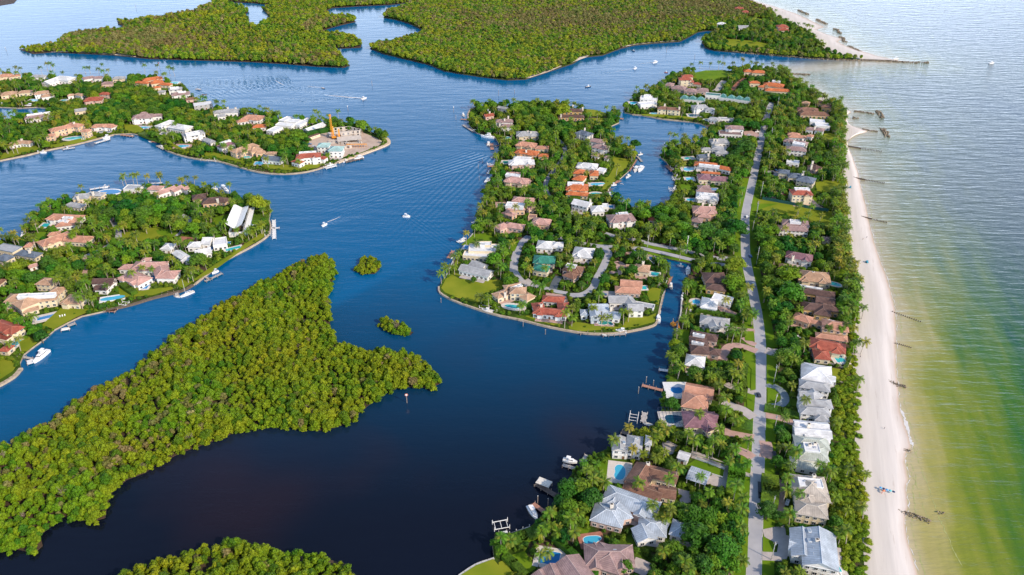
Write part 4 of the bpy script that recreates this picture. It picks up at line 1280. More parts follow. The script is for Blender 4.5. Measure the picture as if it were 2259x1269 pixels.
        if typ not in 'pob':
            for (ox, oy), ra, ln in sides:
                nx, ny = math.sin(ra + ang), -math.cos(ra + ang)
                if ny > 0.35:
                    continue
                k = max(1, int((ln - 1) / sp_))
                for s_ in range(nst):
                    for j in range(k):
                        u = (j + 0.5) / k * ln - ln / 2
                        px_, py_ = ox + u * math.cos(ra), oy + u * math.sin(ra)
                        wx = c.x + px_ * math.cos(ang) - py_ * math.sin(ang)
                        wy = c.y + px_ * math.sin(ang) + py_ * math.cos(ang)
                        if any(j2 != i and covered((wx + nx * .3, wy + ny * .3), w2) for j2, w2 in enumerate(ws)):
                            continue
                        dr = (s_ == 0 and j == k // 2 and abs(ny) > 0.6 and i == 0)
                        wd_, ht = (1.7, 1.5) if s_ else (1.9, 1.9)
                        zz = s_ * ST + 1.65
                        me_ = DOORM if dr else window_mesh(wd_, ht)
                        link('door' if dr else 'window', me_, root, (cl.x + px_ * math.cos(ang) - py_ * math.sin(ang), cl.y + px_ * math.sin(ang) + py_ * math.cos(ang), 1.17 if dr else zz), ra + ang)
        foot = rect_pts((c.x, c.y), L, wd, ang)
        stamp(MAP['block'], foot, 1.6)
        stamp(MAP['view'], foot, 0.5)
        allp.append((c, L))
        if i == 0 and typ in 'hg' and L > 10:
            ny = -1 if math.cos(ang) > 0 else 1
            off = Vector((0, ny * (wd / 2 + 1.6), 0)); off.rotate(Matrix.Rotation(ang, 3, 'Z'))
            mb = MB(); mb.box((0, 0, 0.10), (L * .8, 4.0, 0.28))
            link('patio', mb.mesh('patio', [M_pavep if rk in 'osprtbd' else M_pave]), root, cl + off, ang)
            pr = rect_pts((c.x + off.x, c.y + off.y), L * .8, 4, ang)
            stamp(MAP['block'], pr, .3)
    for o_ in opts.split():
        k, v_ = o_.split('=')
        v_ = [float(t) for t in v_.split(',')]
        zt = LZ + ws[0][3] * ST + 1.5
        if k == 'c':
            p = T(tile, v_[0], v_[1], zt + 1.5)
            onroof(link('chimney', CHIMM, root, (p.x - R0.x, p.y - R0.y, zt - LZ - 1.0)), root)
        elif k == 's':
            p = T(tile, v_[0], v_[1], zt)
            onroof(link('skylight', SKYM, root, (p.x - R0.x, p.y - R0.y, zt - LZ + 0.6)), root)
        elif k == 'k':
            zt = LZ + v_[4] if len(v_) > 4 else LZ + ws[0][3] * ST + 2.4
            p = T(tile, v_[0], v_[1], zt)
            a, b, wd, st, typ = ws[0]
            ang = math.atan2(b.y - a.y, b.x - a.x)
            mb = MB()
            mb.box((0, 0, -1.0), (v_[2], v_[3], 2.4), 0, 0)
            for sx, sy, dx, dy in ((0, -v_[3] / 2, v_[2] + .3, .3), (0, v_[3] / 2, v_[2] + .3, .3), (-v_[2] / 2, 0, .3, v_[3] - .3), (v_[2] / 2, 0, .3, v_[3] - .3)):
                mb.box((sx, sy, 0.3), (dx, dy, 0.5), 0, 1)
            mb.box((v_[2] * .2, 0, 0.5), (1.2, 1.0, 0.7), 0, 2)
            mb.box((-v_[2] * .25, v_[3] * .1, 0.4), (1.0, 1.0, 0.6), 0, 2)
            link('roof_terrace', mb.mesh('terrace', [M_flat, M_frame, M_steel]), root, (p.x - R0.x, p.y - R0.y, zt - LZ), ang)
    # porch gables breaking the long slopes that face the camera
    a, b, wd, st, typ = ws[0]
    d = b - a
    L = math.hypot(d.x, d.y)
    ang = math.atan2(d.y, d.x)
    if typ == 'h' and L > 15 and wd >= 10 and rk != 'c':
        ny = -1 if math.cos(ang) > 0 else 1
        c = (a + b) / 2
        for u in ((-.28, .24) if L > 21 else (random.choice((-.22, .2)),)):
            w2 = min(6.5, wd * .5)
            rmb, rh = roof_mesh(random.choice('hg'), wd * .55, w2 - 1.2, 0.5, 0.6, rk)
            off = Vector((u * L, ny * (wd * .27 + .4), 0)); off.rotate(Matrix.Rotation(ang, 3, 'Z'))
            link('porch_roof', rmb.mesh('porch_roof', [MROOF[rk], CAPM[rk], MW[wk], CAPM[rk]]), root, (c.x - R0.x + off.x, c.y - R0.y + off.y, st * ST + .12), ang + math.pi / 2)
            mb = MB(); mb.box((0, 0, st * ST / 2), (wd * .55 - .4, w2 - 1.6, st * ST + .3), 0, 0, False, False)
            link('porch_wall', mb.mesh('porch_wall', [MW[wk]]), root, (c.x - R0.x + off.x, c.y - R0.y + off.y, 0), ang + math.pi / 2)
    cc = sum((p for p, _ in allp), Vector()) / len(allp)
    HOUSES.append((label, cc, max(l for _, l in allp) / 2))
    return root

def covered(p, w_):
    a, b, wd, st, typ = w_
    d = Vector((b.x - a.x, b.y - a.y))
    L = max(4.0, d.length)
    d.normalize()
    c = (a + b) / 2
    r = Vector((p[0] - c.x, p[1] - c.y))
    return abs(r.dot(d)) < L / 2 - 0.3 and abs(r.dot(Vector((-d.y, d.x)))) < wd / 2 - 0.3

HDATA = """
A|white three block house with grey roofs and tall end tower|g|w|1062,50,1068,170,9.5,2,g;1200,35,1185,165,9.5,2.2,h;1290,72,1345,80,8,3,h|s=1100,110 s=1212,78
A|dark brown L shaped house with a courtyard beside the kidney pool|b|c|1305,300,1190,480,13,1.5,g;1330,345,1575,410,10,1.5,g;1110,450,1440,570,9,1.2,g;1400,520,1560,545,9,1.2,g|c=1311,292
A|long pale blue metal roofed house above the bay|m|k|930,530,1400,695,13,1.6,h;825,690,1110,760,14,1.4,h;990,600,1080,780,13,1.5,h|c=993,656
A|small pale metal roofed cottage east of the long metal roofed house|m|w|1225,810,1480,850,12,1.2,h;1250,830,1310,960,11,1.2,g|
B|pale metal roofed cottage under the trees west of the road|m|w|120,830,370,900,11,1.2,h;-20,810,90,850,9,1.2,h|
A|mauve brown hip roofed house with a solar canopied pool|v|k|750,1080,1190,1090,14,1.5,h;1010,1000,930,1220,15,1.4,h;800,1020,930,1080,9,1.4,h|s=1020,1065
A|mauve brown tiled house at the bottom edge beside the rectangular pool|v|k|590,1120,740,1330,15,1.5,g;450,1180,520,1340,11,1.3,g;350,1230,420,1340,9,1.2,g|
B|grey green metal roofed beach house with twin chimneys|e|w|1200,80,1510,110,11,2,h;1230,170,1500,200,12,2,h;1160,255,1410,310,8,1.2,h|c=1338,128 c=1384,118 k=1355,150,8,7
B|tan metal roofed beach house with a white roof terrace|y|c|1190,480,1500,510,19,2,h;1210,650,1500,700,11,2,h;1270,560,1390,610,9,2.1,h|c=1375,400 k=1345,460,12,6
B|big pale blue metal roofed beach house with a long narrow lap pool|m|w|1410,870,1440,1200,17,2,g;1270,860,1290,1110,12,1.7,g;1165,985,1220,1000,8,1.5,g|c=1403,965 s=1335,885 s=1335,970 s=1385,1050 s=1385,1095
B|open white vaulted pavilion on the long lawn|m|w|275,360,450,420,11,1.1,o|
B|small white gatehouse at the head of the long lawn|w|w|185,195,285,225,7,1.2,g|
C|white flat roofed house with a round pool on the canal|w|w|620,60,780,85,15,1.2,h;730,15,910,60,10,1.2,f|
C|grey roofed low house with a striped lawn terrace on the canal|g|w|610,215,890,255,11,1.2,h;730,240,760,300,9,1.2,g|
C|dark brown triple ridged house with two white skylight strips|d|k|520,350,780,400,9,1.3,h;510,425,690,440,10,1.3,h;520,495,700,510,10,1.3,h;690,510,805,535,8,1.2,h|k=600,375,8,1.6,6.4 k=590,452,8,1.6,6.4
C|small white pyramid roofed house with a terrace above the bay palms|w|h|475,595,660,625,13,1.5,h|
C|salmon tiled gabled house with a deck pool beside the bay|s|c|470,865,740,915,13,1.3,g;440,960,690,1000,16,1.3,h|
C|dark purple tiled house with a screened pool cage|u|c|450,1150,770,1160,15,1.3,h;570,1100,740,1250,11,1.3,h;620,1110,780,1150,9,1.3,g|s=583,1150
G|dark brown tiled beach mansion with orange walls|d|y|850,945,1235,1010,9,1.6,h;1010,1060,1230,1095,13,1.6,g;860,1125,1270,1160,11,1.5,h;1090,1090,1090,1240,12,1.4,h|k=960,935,16,1.4,7.2
D|orange tiled beach house with a white roof terrace|s|h|430,180,600,235,10,1.4,h;580,235,710,260,6,1.2,g;690,260,945,300,13,2,h;630,365,935,410,7,1,h|k=798,272,8,6
D|red brown tiled beach house with a square turquoise pool|r|c|575,430,920,500,13,1.3,h;610,545,770,560,11,1.2,h|
D|white roofed beach house whose west slope looks blue|w|w|640,640,645,800,19,2,h|
D|grey metal roofed beach mansion with many gables|g|w|480,815,770,860,9,2,h;560,890,670,960,10,2.2,h;470,985,790,1015,9,1.9,h;480,1060,765,1085,9,1.8,h;620,1130,760,1150,7,1.6,h;475,915,600,925,8,1.8,g|
B|white gabled beach house between the grey and the sage roofed ones|w|w|1200,-70,1510,-40,8,2,g;1200,-10,1530,20,9,2,g;1290,45,1510,60,8,1.8,g|c=1330,-50
G|white terraced beach house with mauve grey roofs above the purple roof|v|w|630,190,940,215,12,2,h;595,255,930,275,10,1.7,h|k=785,195,9,5
G|small pink guest house near the beach palms|v|c|1085,375,1190,385,8,1.2,h|
G|purple tiled beach house with a white chimney block|u|w|680,545,985,600,12,1.6,h|c=760,590
G|small tan hip roof north of the big round tree|t|c|600,680,760,705,9,1.2,h|
G|tan hip roofed beach house with a curved pool|t|c|810,780,1180,820,17,1.4,h|c=985,770
J|tall red tiled villa under construction beside the green screen fence|r|c|915,900,1215,905,13,3,h|k=1075,870,13,5
J|blue slate roofed mansion beside the yellow lawn|k|c|745,605,905,625,10,1.6,h;870,665,1090,680,12,1.4,h;1010,700,1260,750,15,1.7,h|c=1098,630 c=1082,665
J|white walled low house sunk among dark trees by the coast road|w|w|860,475,1035,495,8,1.2,f|
J|brown roofed house with pale chimneys behind the beach palms|d|k|1195,520,1320,575,10,1.6,h|c=1225,490 c=1210,545
J|mauve roofed mansion with a white roof terrace by the beach palms|v|w|825,170,1160,230,10,1.8,h;850,285,1140,310,12,1.8,h|c=965,190 c=1088,175 k=1030,235,12,7
J|salmon tiled twin roofed house north of the mauve mansion|s|w|880,80,1050,105,9,1.4,h;880,120,1140,135,8,1.2,h;1145,105,1235,125,8,1.3,h|
O|mauve roofed house between white house and salmon twins|v|w|1320,1130,1460,1145,10,1.4,h;1480,1140,1635,1165,10,1.4,h|c=1480,1120
O|white flat roofed house behind the beach palms|w|w|1395,1010,1640,1030,10,1.6,f;1480,1075,1715,1090,11,1.4,f|
O|long brown tiled mansion behind the beach near the spit|b|h|1185,815,1540,840,14,1.5,h;1220,880,1710,900,12,1.3,h|
O|ochre walled brown roofed house at the beach bend|b|y|1540,690,1650,720,9,1.5,h;1590,760,1760,785,11,1.6,h|
O|small tan hip roof beside the coastal hedge end|t|y|1265,700,1395,720,9,1.2,h|
O|large sprawling orange tiled mansion behind the long clipped hedge|o|c|630,400,970,440,14,1.5,h;650,495,1060,515,10,1.3,h;545,440,645,450,8,1.3,h;390,375,575,380,9,1.5,h|k=840,370,10,5 s=720,385
O|orange tiled house at the northern tip of the peninsula|o|c|300,185,440,190,12,1.4,h;430,200,660,210,11,1.4,h|
O|small orange roofed cabana at the end of the hedge|o|c|1075,570,1155,585,6,1,h|
N|cream three storey villa with red roofs beside the big lawn|r|c|1030,395,1250,400,11,2.8,h;1080,350,1275,352,9,3.3,h;1220,440,1290,445,8,2,h;1280,470,1415,485,8,1.4,h|
N|long row of mauve hip roofs facing the inlet|v|k|815,480,945,500,13,1.3,h;930,530,1160,560,14,1.3,h;1130,580,1340,600,13,1.2,h;1330,580,1535,590,13,1.2,h|
N|white modernist house on the rounded northwestern tip|w|w|400,710,680,730,14,2,f;380,820,650,800,10,1.6,f;460,680,560,690,8,2.5,f|
N|cream stone villa with a brown roof on the basin shore|b|c|680,875,840,885,10,2,h;840,890,1070,905,9,2,g|c=803,835 c=1045,885
N|grey roofed white villa with balconies on the basin shore|g|w|1260,865,1510,850,12,2,h;1470,900,1640,910,10,1.8,h|c=1355,810
N|white boat shed under dark teal pyramid roofs beside the hedge|q|w|1060,715,1470,755,9,1.2,p|
N|long white boathouse under a row of dark teal pyramid roofs|q|w|1710,690,2240,760,9,1.3,p;1485,655,1730,675,10,1.6,f|
M|house with a wide white flat roof and pink upper storey|v|w|1340,365,1650,380,11,2.2,h;1240,460,1610,480,13,1.1,f|
M|blue grey many gabled house in the trees west of the road|g|w|1090,600,1400,590,13,1.5,h;1120,700,1360,725,12,1.4,h;940,725,1110,725,7,1.2,h;1180,775,1400,790,8,1.2,h|c=1160,580 c=1210,585
M|low grey roofed house with a red awning by the basin|g|w|1075,215,1250,245,10,1.2,h;1240,235,1490,240,8,1,f|
M|small cottage with blue walls beside a turquoise pool|k|g|890,850,1070,830,9,1.5,g|c=1068,820
M|long white villa with orange tiles and flat white roof strips|o|w|835,960,1220,1000,12,1.7,h;1200,1010,1450,1065,9,1.4,h;945,1105,1265,1130,5,1,h|k=1080,1008,20,2.5,8
M|mauve hipped house with pale ridges south of the orange villa|u|c|885,1180,1110,1185,14,1.4,h;1100,1205,1395,1225,12,1.4,h|
I|tan and mauve roofed house round a small blue pool court|v|h|1690,225,1890,225,10,1.5,h;1660,275,1960,295,5,1.2,h|
I|white flat roofed house with one long roof skylight|w|w|1660,340,2020,375,15,1.3,h|k=1825,350,13,3,6.5
I|pink tiled house with twin white chimneys|p|h|1600,560,1980,575,15,1.6,h;1690,650,1900,670,9,1.2,h|c=1768,480 c=1875,505
I|mauve roofed two storey house south of the round basin|v|w|285,710,700,680,15,1.8,h;300,780,480,770,8,1,h|k=530,645,8,4 s=425,655
I|small red roofed house half hidden by dark trees|r|k|925,700,1085,725,8,1.2,g|
I|grey mauve roof deep among dark trees near the boulevard|v|w|1590,710,1765,745,10,1.3,h|
I|faint grey roof between the tall trees beside the road bend|v|k|1790,930,1930,960,8,1.2,h|
H|pink tiled house with a white roof terrace on the west shore|p|c|530,85,890,135,14,1.4,h;540,10,760,20,9,1.3,h;790,130,910,150,9,1.2,h|k=645,45,14,5
H|pink tiled mansion with a grey flat roof court and a dark pool|p|h|640,400,980,430,11,1.6,h;525,530,830,520,15,1.5,h;510,600,680,660,8,1.1,h;820,430,960,560,9,1.5,h|k=680,510,16,9
H|pink tiled guest wing right of the pink mansion|p|h|950,735,1235,770,13,1.3,h;890,680,1010,690,7,1,f|
H|pink tiled low house beside the cove on the west shore|p|k|390,860,560,790,10,1.2,h;520,795,815,840,10,1.2,h|
H|orange red tiled villa with a grey equipment roof|o|c|1465,215,1820,225,15,1.8,h;1470,310,1825,335,8,1.1,h|k=1620,180,15,6
L|bright orange tiled villa behind the yellow lawn|o|c|320,1100,490,1115,12,1.5,h;325,1190,500,1220,13,1.6,h;565,1130,710,1135,13,1.4,h|
H|long white roofed house west of the mauve two storey house|w|w|1590,440,1850,500,12,1.9,g;1850,560,2060,550,13,1.4,h;2040,520,2130,520,8,1.2,f|c=1850,420
L|white roofed house behind the bright orange villa|w|w|370,1000,700,1030,14,1.4,h;700,1080,810,1100,9,1.2,f|
L|slate and mauve roofed house on the basin west shore|k|w|390,480,590,540,12,1.8,h|c=495,450 c=612,555
L|mauve roofed wing beside the slate roofed house|v|w|570,610,810,645,10,1.4,h|
L|white walled house with mauve roof among palms by the basin|v|w|620,700,870,740,12,1.7,h|
L|mauve garden pavilion behind the basin lawn|v|w|600,840,730,855,8,1.1,h|
L|small mauve garage beside the garden pavilion|v|w|800,875,875,885,7,1.1,h|
L|dark roofed house with white chimneys near the inlet lawn|d|y|80,245,490,250,9,1.2,h;110,150,460,160,9,1.3,h|c=125,235 c=310,90 c=462,125 c=140,110
K|mauve roofed manor with tall chimneys on the west point|v|w|590,415,840,415,10,1.5,h;660,480,840,485,10,1.6,h|c=770,365 c=718,400
K|red walled house screened by trees on the west point|r|k|430,345,560,325,8,1.2,g|c=487,270 c=510,300
K|grey roofed shed behind the trees at the inlet|g|w|630,220,770,245,7,1.2,g|
K|grey slate roofed house behind the small round pool|g|c|880,595,1200,595,14,1.3,h|c=1042,570 c=1085,580
K|coral tiled house with a white terrace|s|c|890,725,1160,760,13,1.4,h;1140,785,1340,790,9,1.2,h|
K|bright orange hip roofed house above the white one|o|h|875,830,1190,870,12,1.3,h;1190,890,1340,900,8,1.2,h|c=1022,840
K|white roofed house beside the small green pool|w|p|770,995,1140,990,13,1.3,h;840,930,1090,945,9,1.3,h|
E|white modernist house with a terrace on the western point|w|c|430,235,765,240,13,1.7,f;500,190,680,190,7,2.1,f;370,300,690,325,8,1.2,f|k=580,200,4,4
E|grey gabled house with a screened porch on the point|g|w|340,440,680,520,11,1.3,g;460,395,610,450,10,1.3,g|
E|cream villa with tan tiled roofs and a curved turquoise pool|t|c|715,770,880,710,9,1.3,h;885,700,1075,705,10,2,h;1030,800,1135,745,9,1.4,h;820,675,1020,640,7,1.4,h|c=835,745 k=965,675,9,3
E|red tiled courtyard house with a glass pool cage on top|r|w|1150,920,1535,960,10,1.2,h;1250,790,1500,810,9,1.2,h;1190,840,1230,940,9,1.2,h;1480,840,1500,960,9,1.2,h|c=1240,880
E|cream two storey house with a green tiled roof|n|c|1150,350,1400,365,13,1.8,h;1150,440,1330,465,10,1.6,h|
E|white hip roofed house north of the green roofed one|w|w|1190,185,1380,200,14,1.2,h;1350,190,1490,195,10,1.2,h|
F|square white hip roofed house between lane and boulevard|w|w|75,265,305,290,17,1.2,h|
E|brown roofed house with a white flat middle|b|k|1490,440,1710,480,11,1.2,h;1510,510,1640,560,9,1.1,h|k=1575,440,8,5,6
F|cream hip roofed house with a chimney beside a small pool|t|c|765,445,935,465,12,1.4,h;665,435,775,440,7,1.2,g|c=858,400
F|salmon gabled house beside the triangular lawn|s|k|600,620,850,640,12,1.3,g;540,690,830,705,10,1.2,h|
F|grey V roofed house with a white glazed verandah|g|w|465,800,680,800,11,1.3,g;670,780,740,870,9,1.3,g;680,890,860,890,11,1.8,g;760,860,980,900,6,0.5,f|
F|white gabled house with blue grey roofs on the point|m|w|250,895,470,890,10,2,g;400,960,610,985,9,1.3,g;300,880,330,1000,8,1.9,g;150,950,240,950,8,1.3,h|c=500,905
F|dark brown tiled house east of the canal|d|y|1530,560,1790,560,16,1.4,h;1560,650,1790,680,10,1.3,h|
Q|large tan tiled waterfront mansion with a blue lap pool|t|c|65,260,270,250,12,1.9,h;160,350,400,250,14,1.9,h;380,270,600,240,11,1.8,h;520,180,660,185,11,1.7,h;400,85,560,95,11,1.8,h;240,400,400,360,6,1,h|k=380,240,26,4,9.5
Q|tan tiled pavilion east of the waterfront mansion|t|c|665,265,870,280,13,1.4,h|
Q|small white house with steep dark gables beside the freeform pool|d|w|960,85,1190,80,9,1.4,g;990,150,1130,155,8,1.2,g;1130,100,1180,110,7,1.3,g|
Q|red brown tiled villa cut by the left margin|r|c|-60,520,190,600,11,1.8,h;10,775,115,785,8,1.1,h;-60,640,120,680,9,1.2,f|
R|large pink roofed waterfront mansion with a central lap pool|p|w|550,590,810,690,14,1.4,h;640,490,1070,490,15,1.5,h;990,480,1040,620,12,1.5,h;980,595,1220,600,13,1.5,h;490,500,655,505,9,1.2,h;750,420,870,420,9,1.3,h|c=793,450
S|white angular modern house with a blue glazed courtyard|w|w|505,650,605,650,13,1.4,g;350,695,490,690,10,1.3,h;610,680,750,660,13,1.4,f;420,785,590,750,11,1.3,g;225,770,320,830,8,1.2,g;280,845,400,835,8,1.1,h|
S|small white hip roofed gatehouse on the brick court|w|w|85,710,205,715,11,1.2,h|
S|white modern house under a huge butterfly roof|w|w|842,575,915,320,13,1.4,b|
S|purple brown rambling tiled house near the point|d|h|390,210,540,190,12,1.3,h;500,245,660,230,13,1.3,h;640,220,770,240,10,1.2,h|c=655,235
U|pink gabled long house with pale walls on the far shore|p|w|1470,230,1640,240,10,1.4,h;1560,310,1800,230,9,1.5,g;1750,280,1880,220,8,1.5,g;1890,260,1960,230,8,1.4,g|
U|grey flat roofed house by the far shore palms|g|w|1195,235,1390,240,10,1.3,f|
U|grey hip roofed house with an oval pool on the northwest point|g|c|560,345,760,330,12,1.5,h;730,300,930,315,9,1.4,h;480,430,690,460,9,1.2,h|c=610,355 c=795,300
U|terracotta house with two white roof panels|s|w|260,580,660,605,12,1.4,h;350,680,640,650,11,1.3,h|k=493,610,9,3,6.4 k=443,652,9,3,6.4
U|long tan tiled house with an arched entrance|s|c|140,925,530,790,13,1.5,h;420,840,770,865,12,1.3,h;250,800,400,785,7,1.2,h;-30,930,70,925,9,1.2,h|
V|slate roofed modern house with a cream chimney at the left margin|k|c|-20,400,240,450,10,1.5,f;245,470,545,520,9,1.2,h;-20,530,140,570,10,1.4,h|c=407,460
V|small pink roof and white awning under the left margin trees|p|w|385,680,520,640,6,1,g|
V|brown roof corner at the left margin beneath trees|b|c|-80,880,40,890,9,1.2,h|
W|peach waterfront villa with a long terracotta roof and curved pool|s|h|570,830,850,770,10,2,h;800,750,950,775,11,2,h;530,890,640,880,8,1.7,h|c=863,745
W|small peach hexagonal pool house beside the peach villa|s|h|955,825,1045,830,9,2.3,h|
W|cream bungalow with hip roofs on the left lawn|t|w|100,985,250,970,9,1.2,h;180,955,370,970,9,1.2,h|c=250,940
W|salmon long roofed house with a white roof strip behind palms|v|w|280,680,590,640,13,1.6,h|k=450,640,24,3,8
W|orange tiled house with a white porch right of the peach villa|s|w|1070,775,1320,770,10,1.3,h|
X|orange roofed cottage above the bend of the shore|s|w|-10,720,130,740,10,1.3,h|
W|tan roofed pair of blocks beside the inner basin|t|w|390,400,570,375,10,1.8,h;475,430,630,410,10,1.4,h|
W|long tan and grey roofed house left of the inner basin|t|c|0,410,200,385,12,1.3,h;210,385,390,370,9,1.3,h|
W|big white roofed mansion near the top left channel|w|w|520,280,700,215,13,1.5,g;640,215,840,230,16,1.5,h|
W|orange roofed house cut by the upper left margin|s|c|-40,200,140,180,11,1.4,h;90,200,240,180,8,1.3,h|
W|low grey roofed house left of the white mansion|g|w|360,195,530,195,9,1.3,h|
W|pair of grey gabled villas near the channel|v|w|960,225,1090,205,9,1.5,g;1095,215,1195,210,9,1.4,g|
W|red brown tiled house with a two storey block amid trees|r|k|980,470,1200,455,13,1.4,h;1165,395,1290,400,9,1.8,h|
W|grey gabled roof poking out of the trees|g|c|860,600,1010,580,9,1.3,g|
W|pair of small tan roofs between dense trees|t|w|780,420,860,410,7,1.3,h;890,400,975,420,8,1.3,h|
X|mauve roofed villa between channel and orange mansion|v|k|-40,190,110,180,9,1.4,h|
X|grey white roofed house by the channel palms|g|c|100,125,265,115,10,1.4,h|
X|sprawling orange tiled mansion near the channel|o|c|480,150,740,115,11,1.4,h;580,185,750,160,12,1.4,h;390,170,570,185,8,1.2,h;700,195,850,205,9,1.2,h|
X|small orange roof below the sprawling orange mansion|o|c|615,245,720,230,6,1.2,h|
X|grey flat topped house beside the channel docks|g|w|815,265,990,250,10,1.7,h;685,290,775,290,7,1.2,h|k=890,250,10,3
X|mauve roofed house below the grey flat topped one|v|w|850,330,1090,310,11,1.3,h|k=990,305,9,3
X|low brown roof under the channel side trees|b|k|1030,390,1180,375,7,1.1,h|
X|white flat roofed house with blue grey walls by the channel|w|g|1135,470,1370,440,12,1.7,f|
X|grey gabled manor with tall chimneys at the channel|g|w|1380,560,1540,540,10,1.4,h;1470,545,1710,535,12,1.5,h;1430,605,1540,590,8,1.3,g|c=1570,505 c=1670,510
X|pale villa with mauve hip roofs and an arched front|v|w|350,620,620,600,14,1.9,h;600,600,740,590,9,1.4,h;450,570,550,565,7,2,h|
X|white roofed two storey house with pool terrace|w|w|680,740,880,660,11,1.7,h;850,720,1080,760,14,1.6,h|
X|grey slate roofed villa with white arched front|g|w|990,850,1270,800,12,2,h;1270,890,1390,940,8,1.1,h|k=1120,830,14,5
X|purple roofed house with a long white skylight|u|w|1450,1000,1640,940,10,1.6,h|k=1540,940,12,3
Y|peach villa with a long tan tiled roof above the lawn|t|h|240,590,540,490,12,1.9,h;450,580,600,540,9,1.5,h;520,600,660,580,7,1.1,h|
Y|white pavilion house with a dark gabled roof|k|w|630,650,860,680,11,1.4,g|
Y|small tan roof behind the dark gabled pavilion|t|c|660,600,790,600,7,1.2,h|
Y|white three storey villa with red brown roofs and broad terrace|r|w|1030,640,1345,620,12,2.4,h;1000,690,1110,720,8,1.5,h;1330,650,1410,665,8,1.5,h|k=1180,600,17,3.5
Y|left teal roofed concrete block of the building site|c|w|1300,500,1455,500,12,2,h|
Y|right teal roofed concrete block of the building site|c|w|1445,545,1625,545,13,2.4,h|
Y|orange tiled house on the channel shore behind trees|s|w|375,150,620,165,15,1.4,h;290,210,440,190,8,1.1,h|
Y|orange tiled garage hidden behind the round trees|o|w|490,270,660,260,10,1.2,h|
Y|long modern house of white flat roofs on the channel|w|w|800,240,1000,260,9,1.4,f;920,200,1080,210,9,1.4,f;1040,260,1210,180,9,1.3,f;705,340,830,280,10,1.2,f;850,210,960,160,8,1.3,f|
Y|white roofed gable house behind the dark hedge|w|w|1150,320,1370,240,11,1.2,g;1290,250,1380,250,9,1.2,h|
P|ochre walled villa with red roofs on the far beach|r|y|600,100,720,105,12,1.8,h;690,145,785,150,12,1.8,h|
P|big cream beach villa in the far palms|r|c|1150,340,1300,340,15,2,h;1170,380,1310,385,12,1.6,h|
P|white roofed house near the inlet creek|w|w|370,300,480,310,12,1.3,h|
P|grey roofed house amid the far palm grove|g|w|640,350,780,350,13,1.2,g|
"""
MW['p'] = MW['k']
for ln in HDATA.strip().split('\n'):
    f = ln.split('|')
    house(f[0], f[1], f[2], f[3], f[4], f[5] if len(f) > 5 else '')

# the shell of the unfinished mansion: walls of raw concrete with openings, floor plates, scaffold
def shell():
    c = T('Y', 1640, 430)
    root = thing('unfinished_mansion', 'unfinished concrete mansion shell with empty window openings on the point', 'building', (c.x, c.y, LZ))
    def wallrun(x1, y1, x2, y2, h):
        a, b = T('Y', x1, y1), T('Y', x2, y2)
        d = b - a
        ang = math.atan2(d.y, d.x)
        L = d.length
        mb = MB()
        n = max(1, int(L / 5))
        st = max(1, round(h / 3.5))
        for s_ in range(st):
            z0 = s_ * 3.5
            for k in range(n):
                x0 = -L / 2 + L * k / n
                wd = L / n
                mb.box((x0 + wd * .15, 0, z0 + 1.6), (wd * .3, 0.4, 3.2))
                mb.box((x0 + wd * .85, 0, z0 + 1.6), (wd * .3, 0.41, 3.2))
                mb.box((x0 + wd * .5, 0, z0 + 0.3), (wd * .4, 0.38, 0.6))
            mb.box((0, 0, z0 + 3.3), (L, 0.6, 0.4))
        m_ = (a + b) / 2
        link('wall', mb.mesh('wall', [M_raw]), root, (m_.x - c.x, m_.y - c.y, 0), ang)
        stamp(MAP['block'], rect_pts(m_, L, 6, ang)); stamp(MAP['view'], rect_pts(m_, L, 4, ang))
    for q in ((1500, 370, 1700, 350, 7), (1700, 350, 1840, 385, 7), (1500, 400, 1680, 385, 3.5), (1720, 410, 1840, 400, 7), (1600, 430, 1720, 420, 7), (1450, 480, 1620, 490, 3.5), (1620, 430, 1680, 520, 3.5), (1700, 430, 1850, 500, 3.5), (1560, 500, 1720, 520, 3.5), (1640, 560, 1730, 550, 3.5), (1840, 340, 1850, 400, 7)):
        wallrun(*q)
    for x, y, l, w_, h in ((1570, 470, 24, 10, 0.5), (1700, 460, 26, 14, 3.4), (1600, 400, 26, 12, 3.4), (1760, 500, 18, 9, 0.5)):
        p = T('Y', x, y)
        mb = MB(); mb.box((0, 0, h), (l, w_, 0.3))
        link('floor_plate', mb.mesh('floor', [M_raw]), root, (p.x - c.x, p.y - c.y, 0), 0.25)
    sc = T('Y', 1790, 540)
    sr = thing('scaffold', 'orange shoring scaffold below the unfinished concrete mansion', 'scaffold', (sc.x, sc.y, LZ))
    for k in range(9):
        mb = MB(); mb.box((0, 0, 1.7), (0.25, 0.25, 3.4)); mb.box((0, 1.5, 1.7), (0.25, 0.25, 3.4)); mb.box((0, .75, 3.3), (0.2, 1.8, 0.2)); mb.box((0, .75, 1.6), (0.15, 1.8, 0.15))
        link('prop', mb.mesh('prop', [M_crane]), sr, (k * 2.6 - 10, math.sin(k) * .6, 0), 0.2)
    mb = MB(); mb.box((0, .75, 3.5), (22, 2.4, 0.2)); link('platform', mb.mesh('platform', [M_crane]), sr, (0, 0, 0), 0.03)
shell()

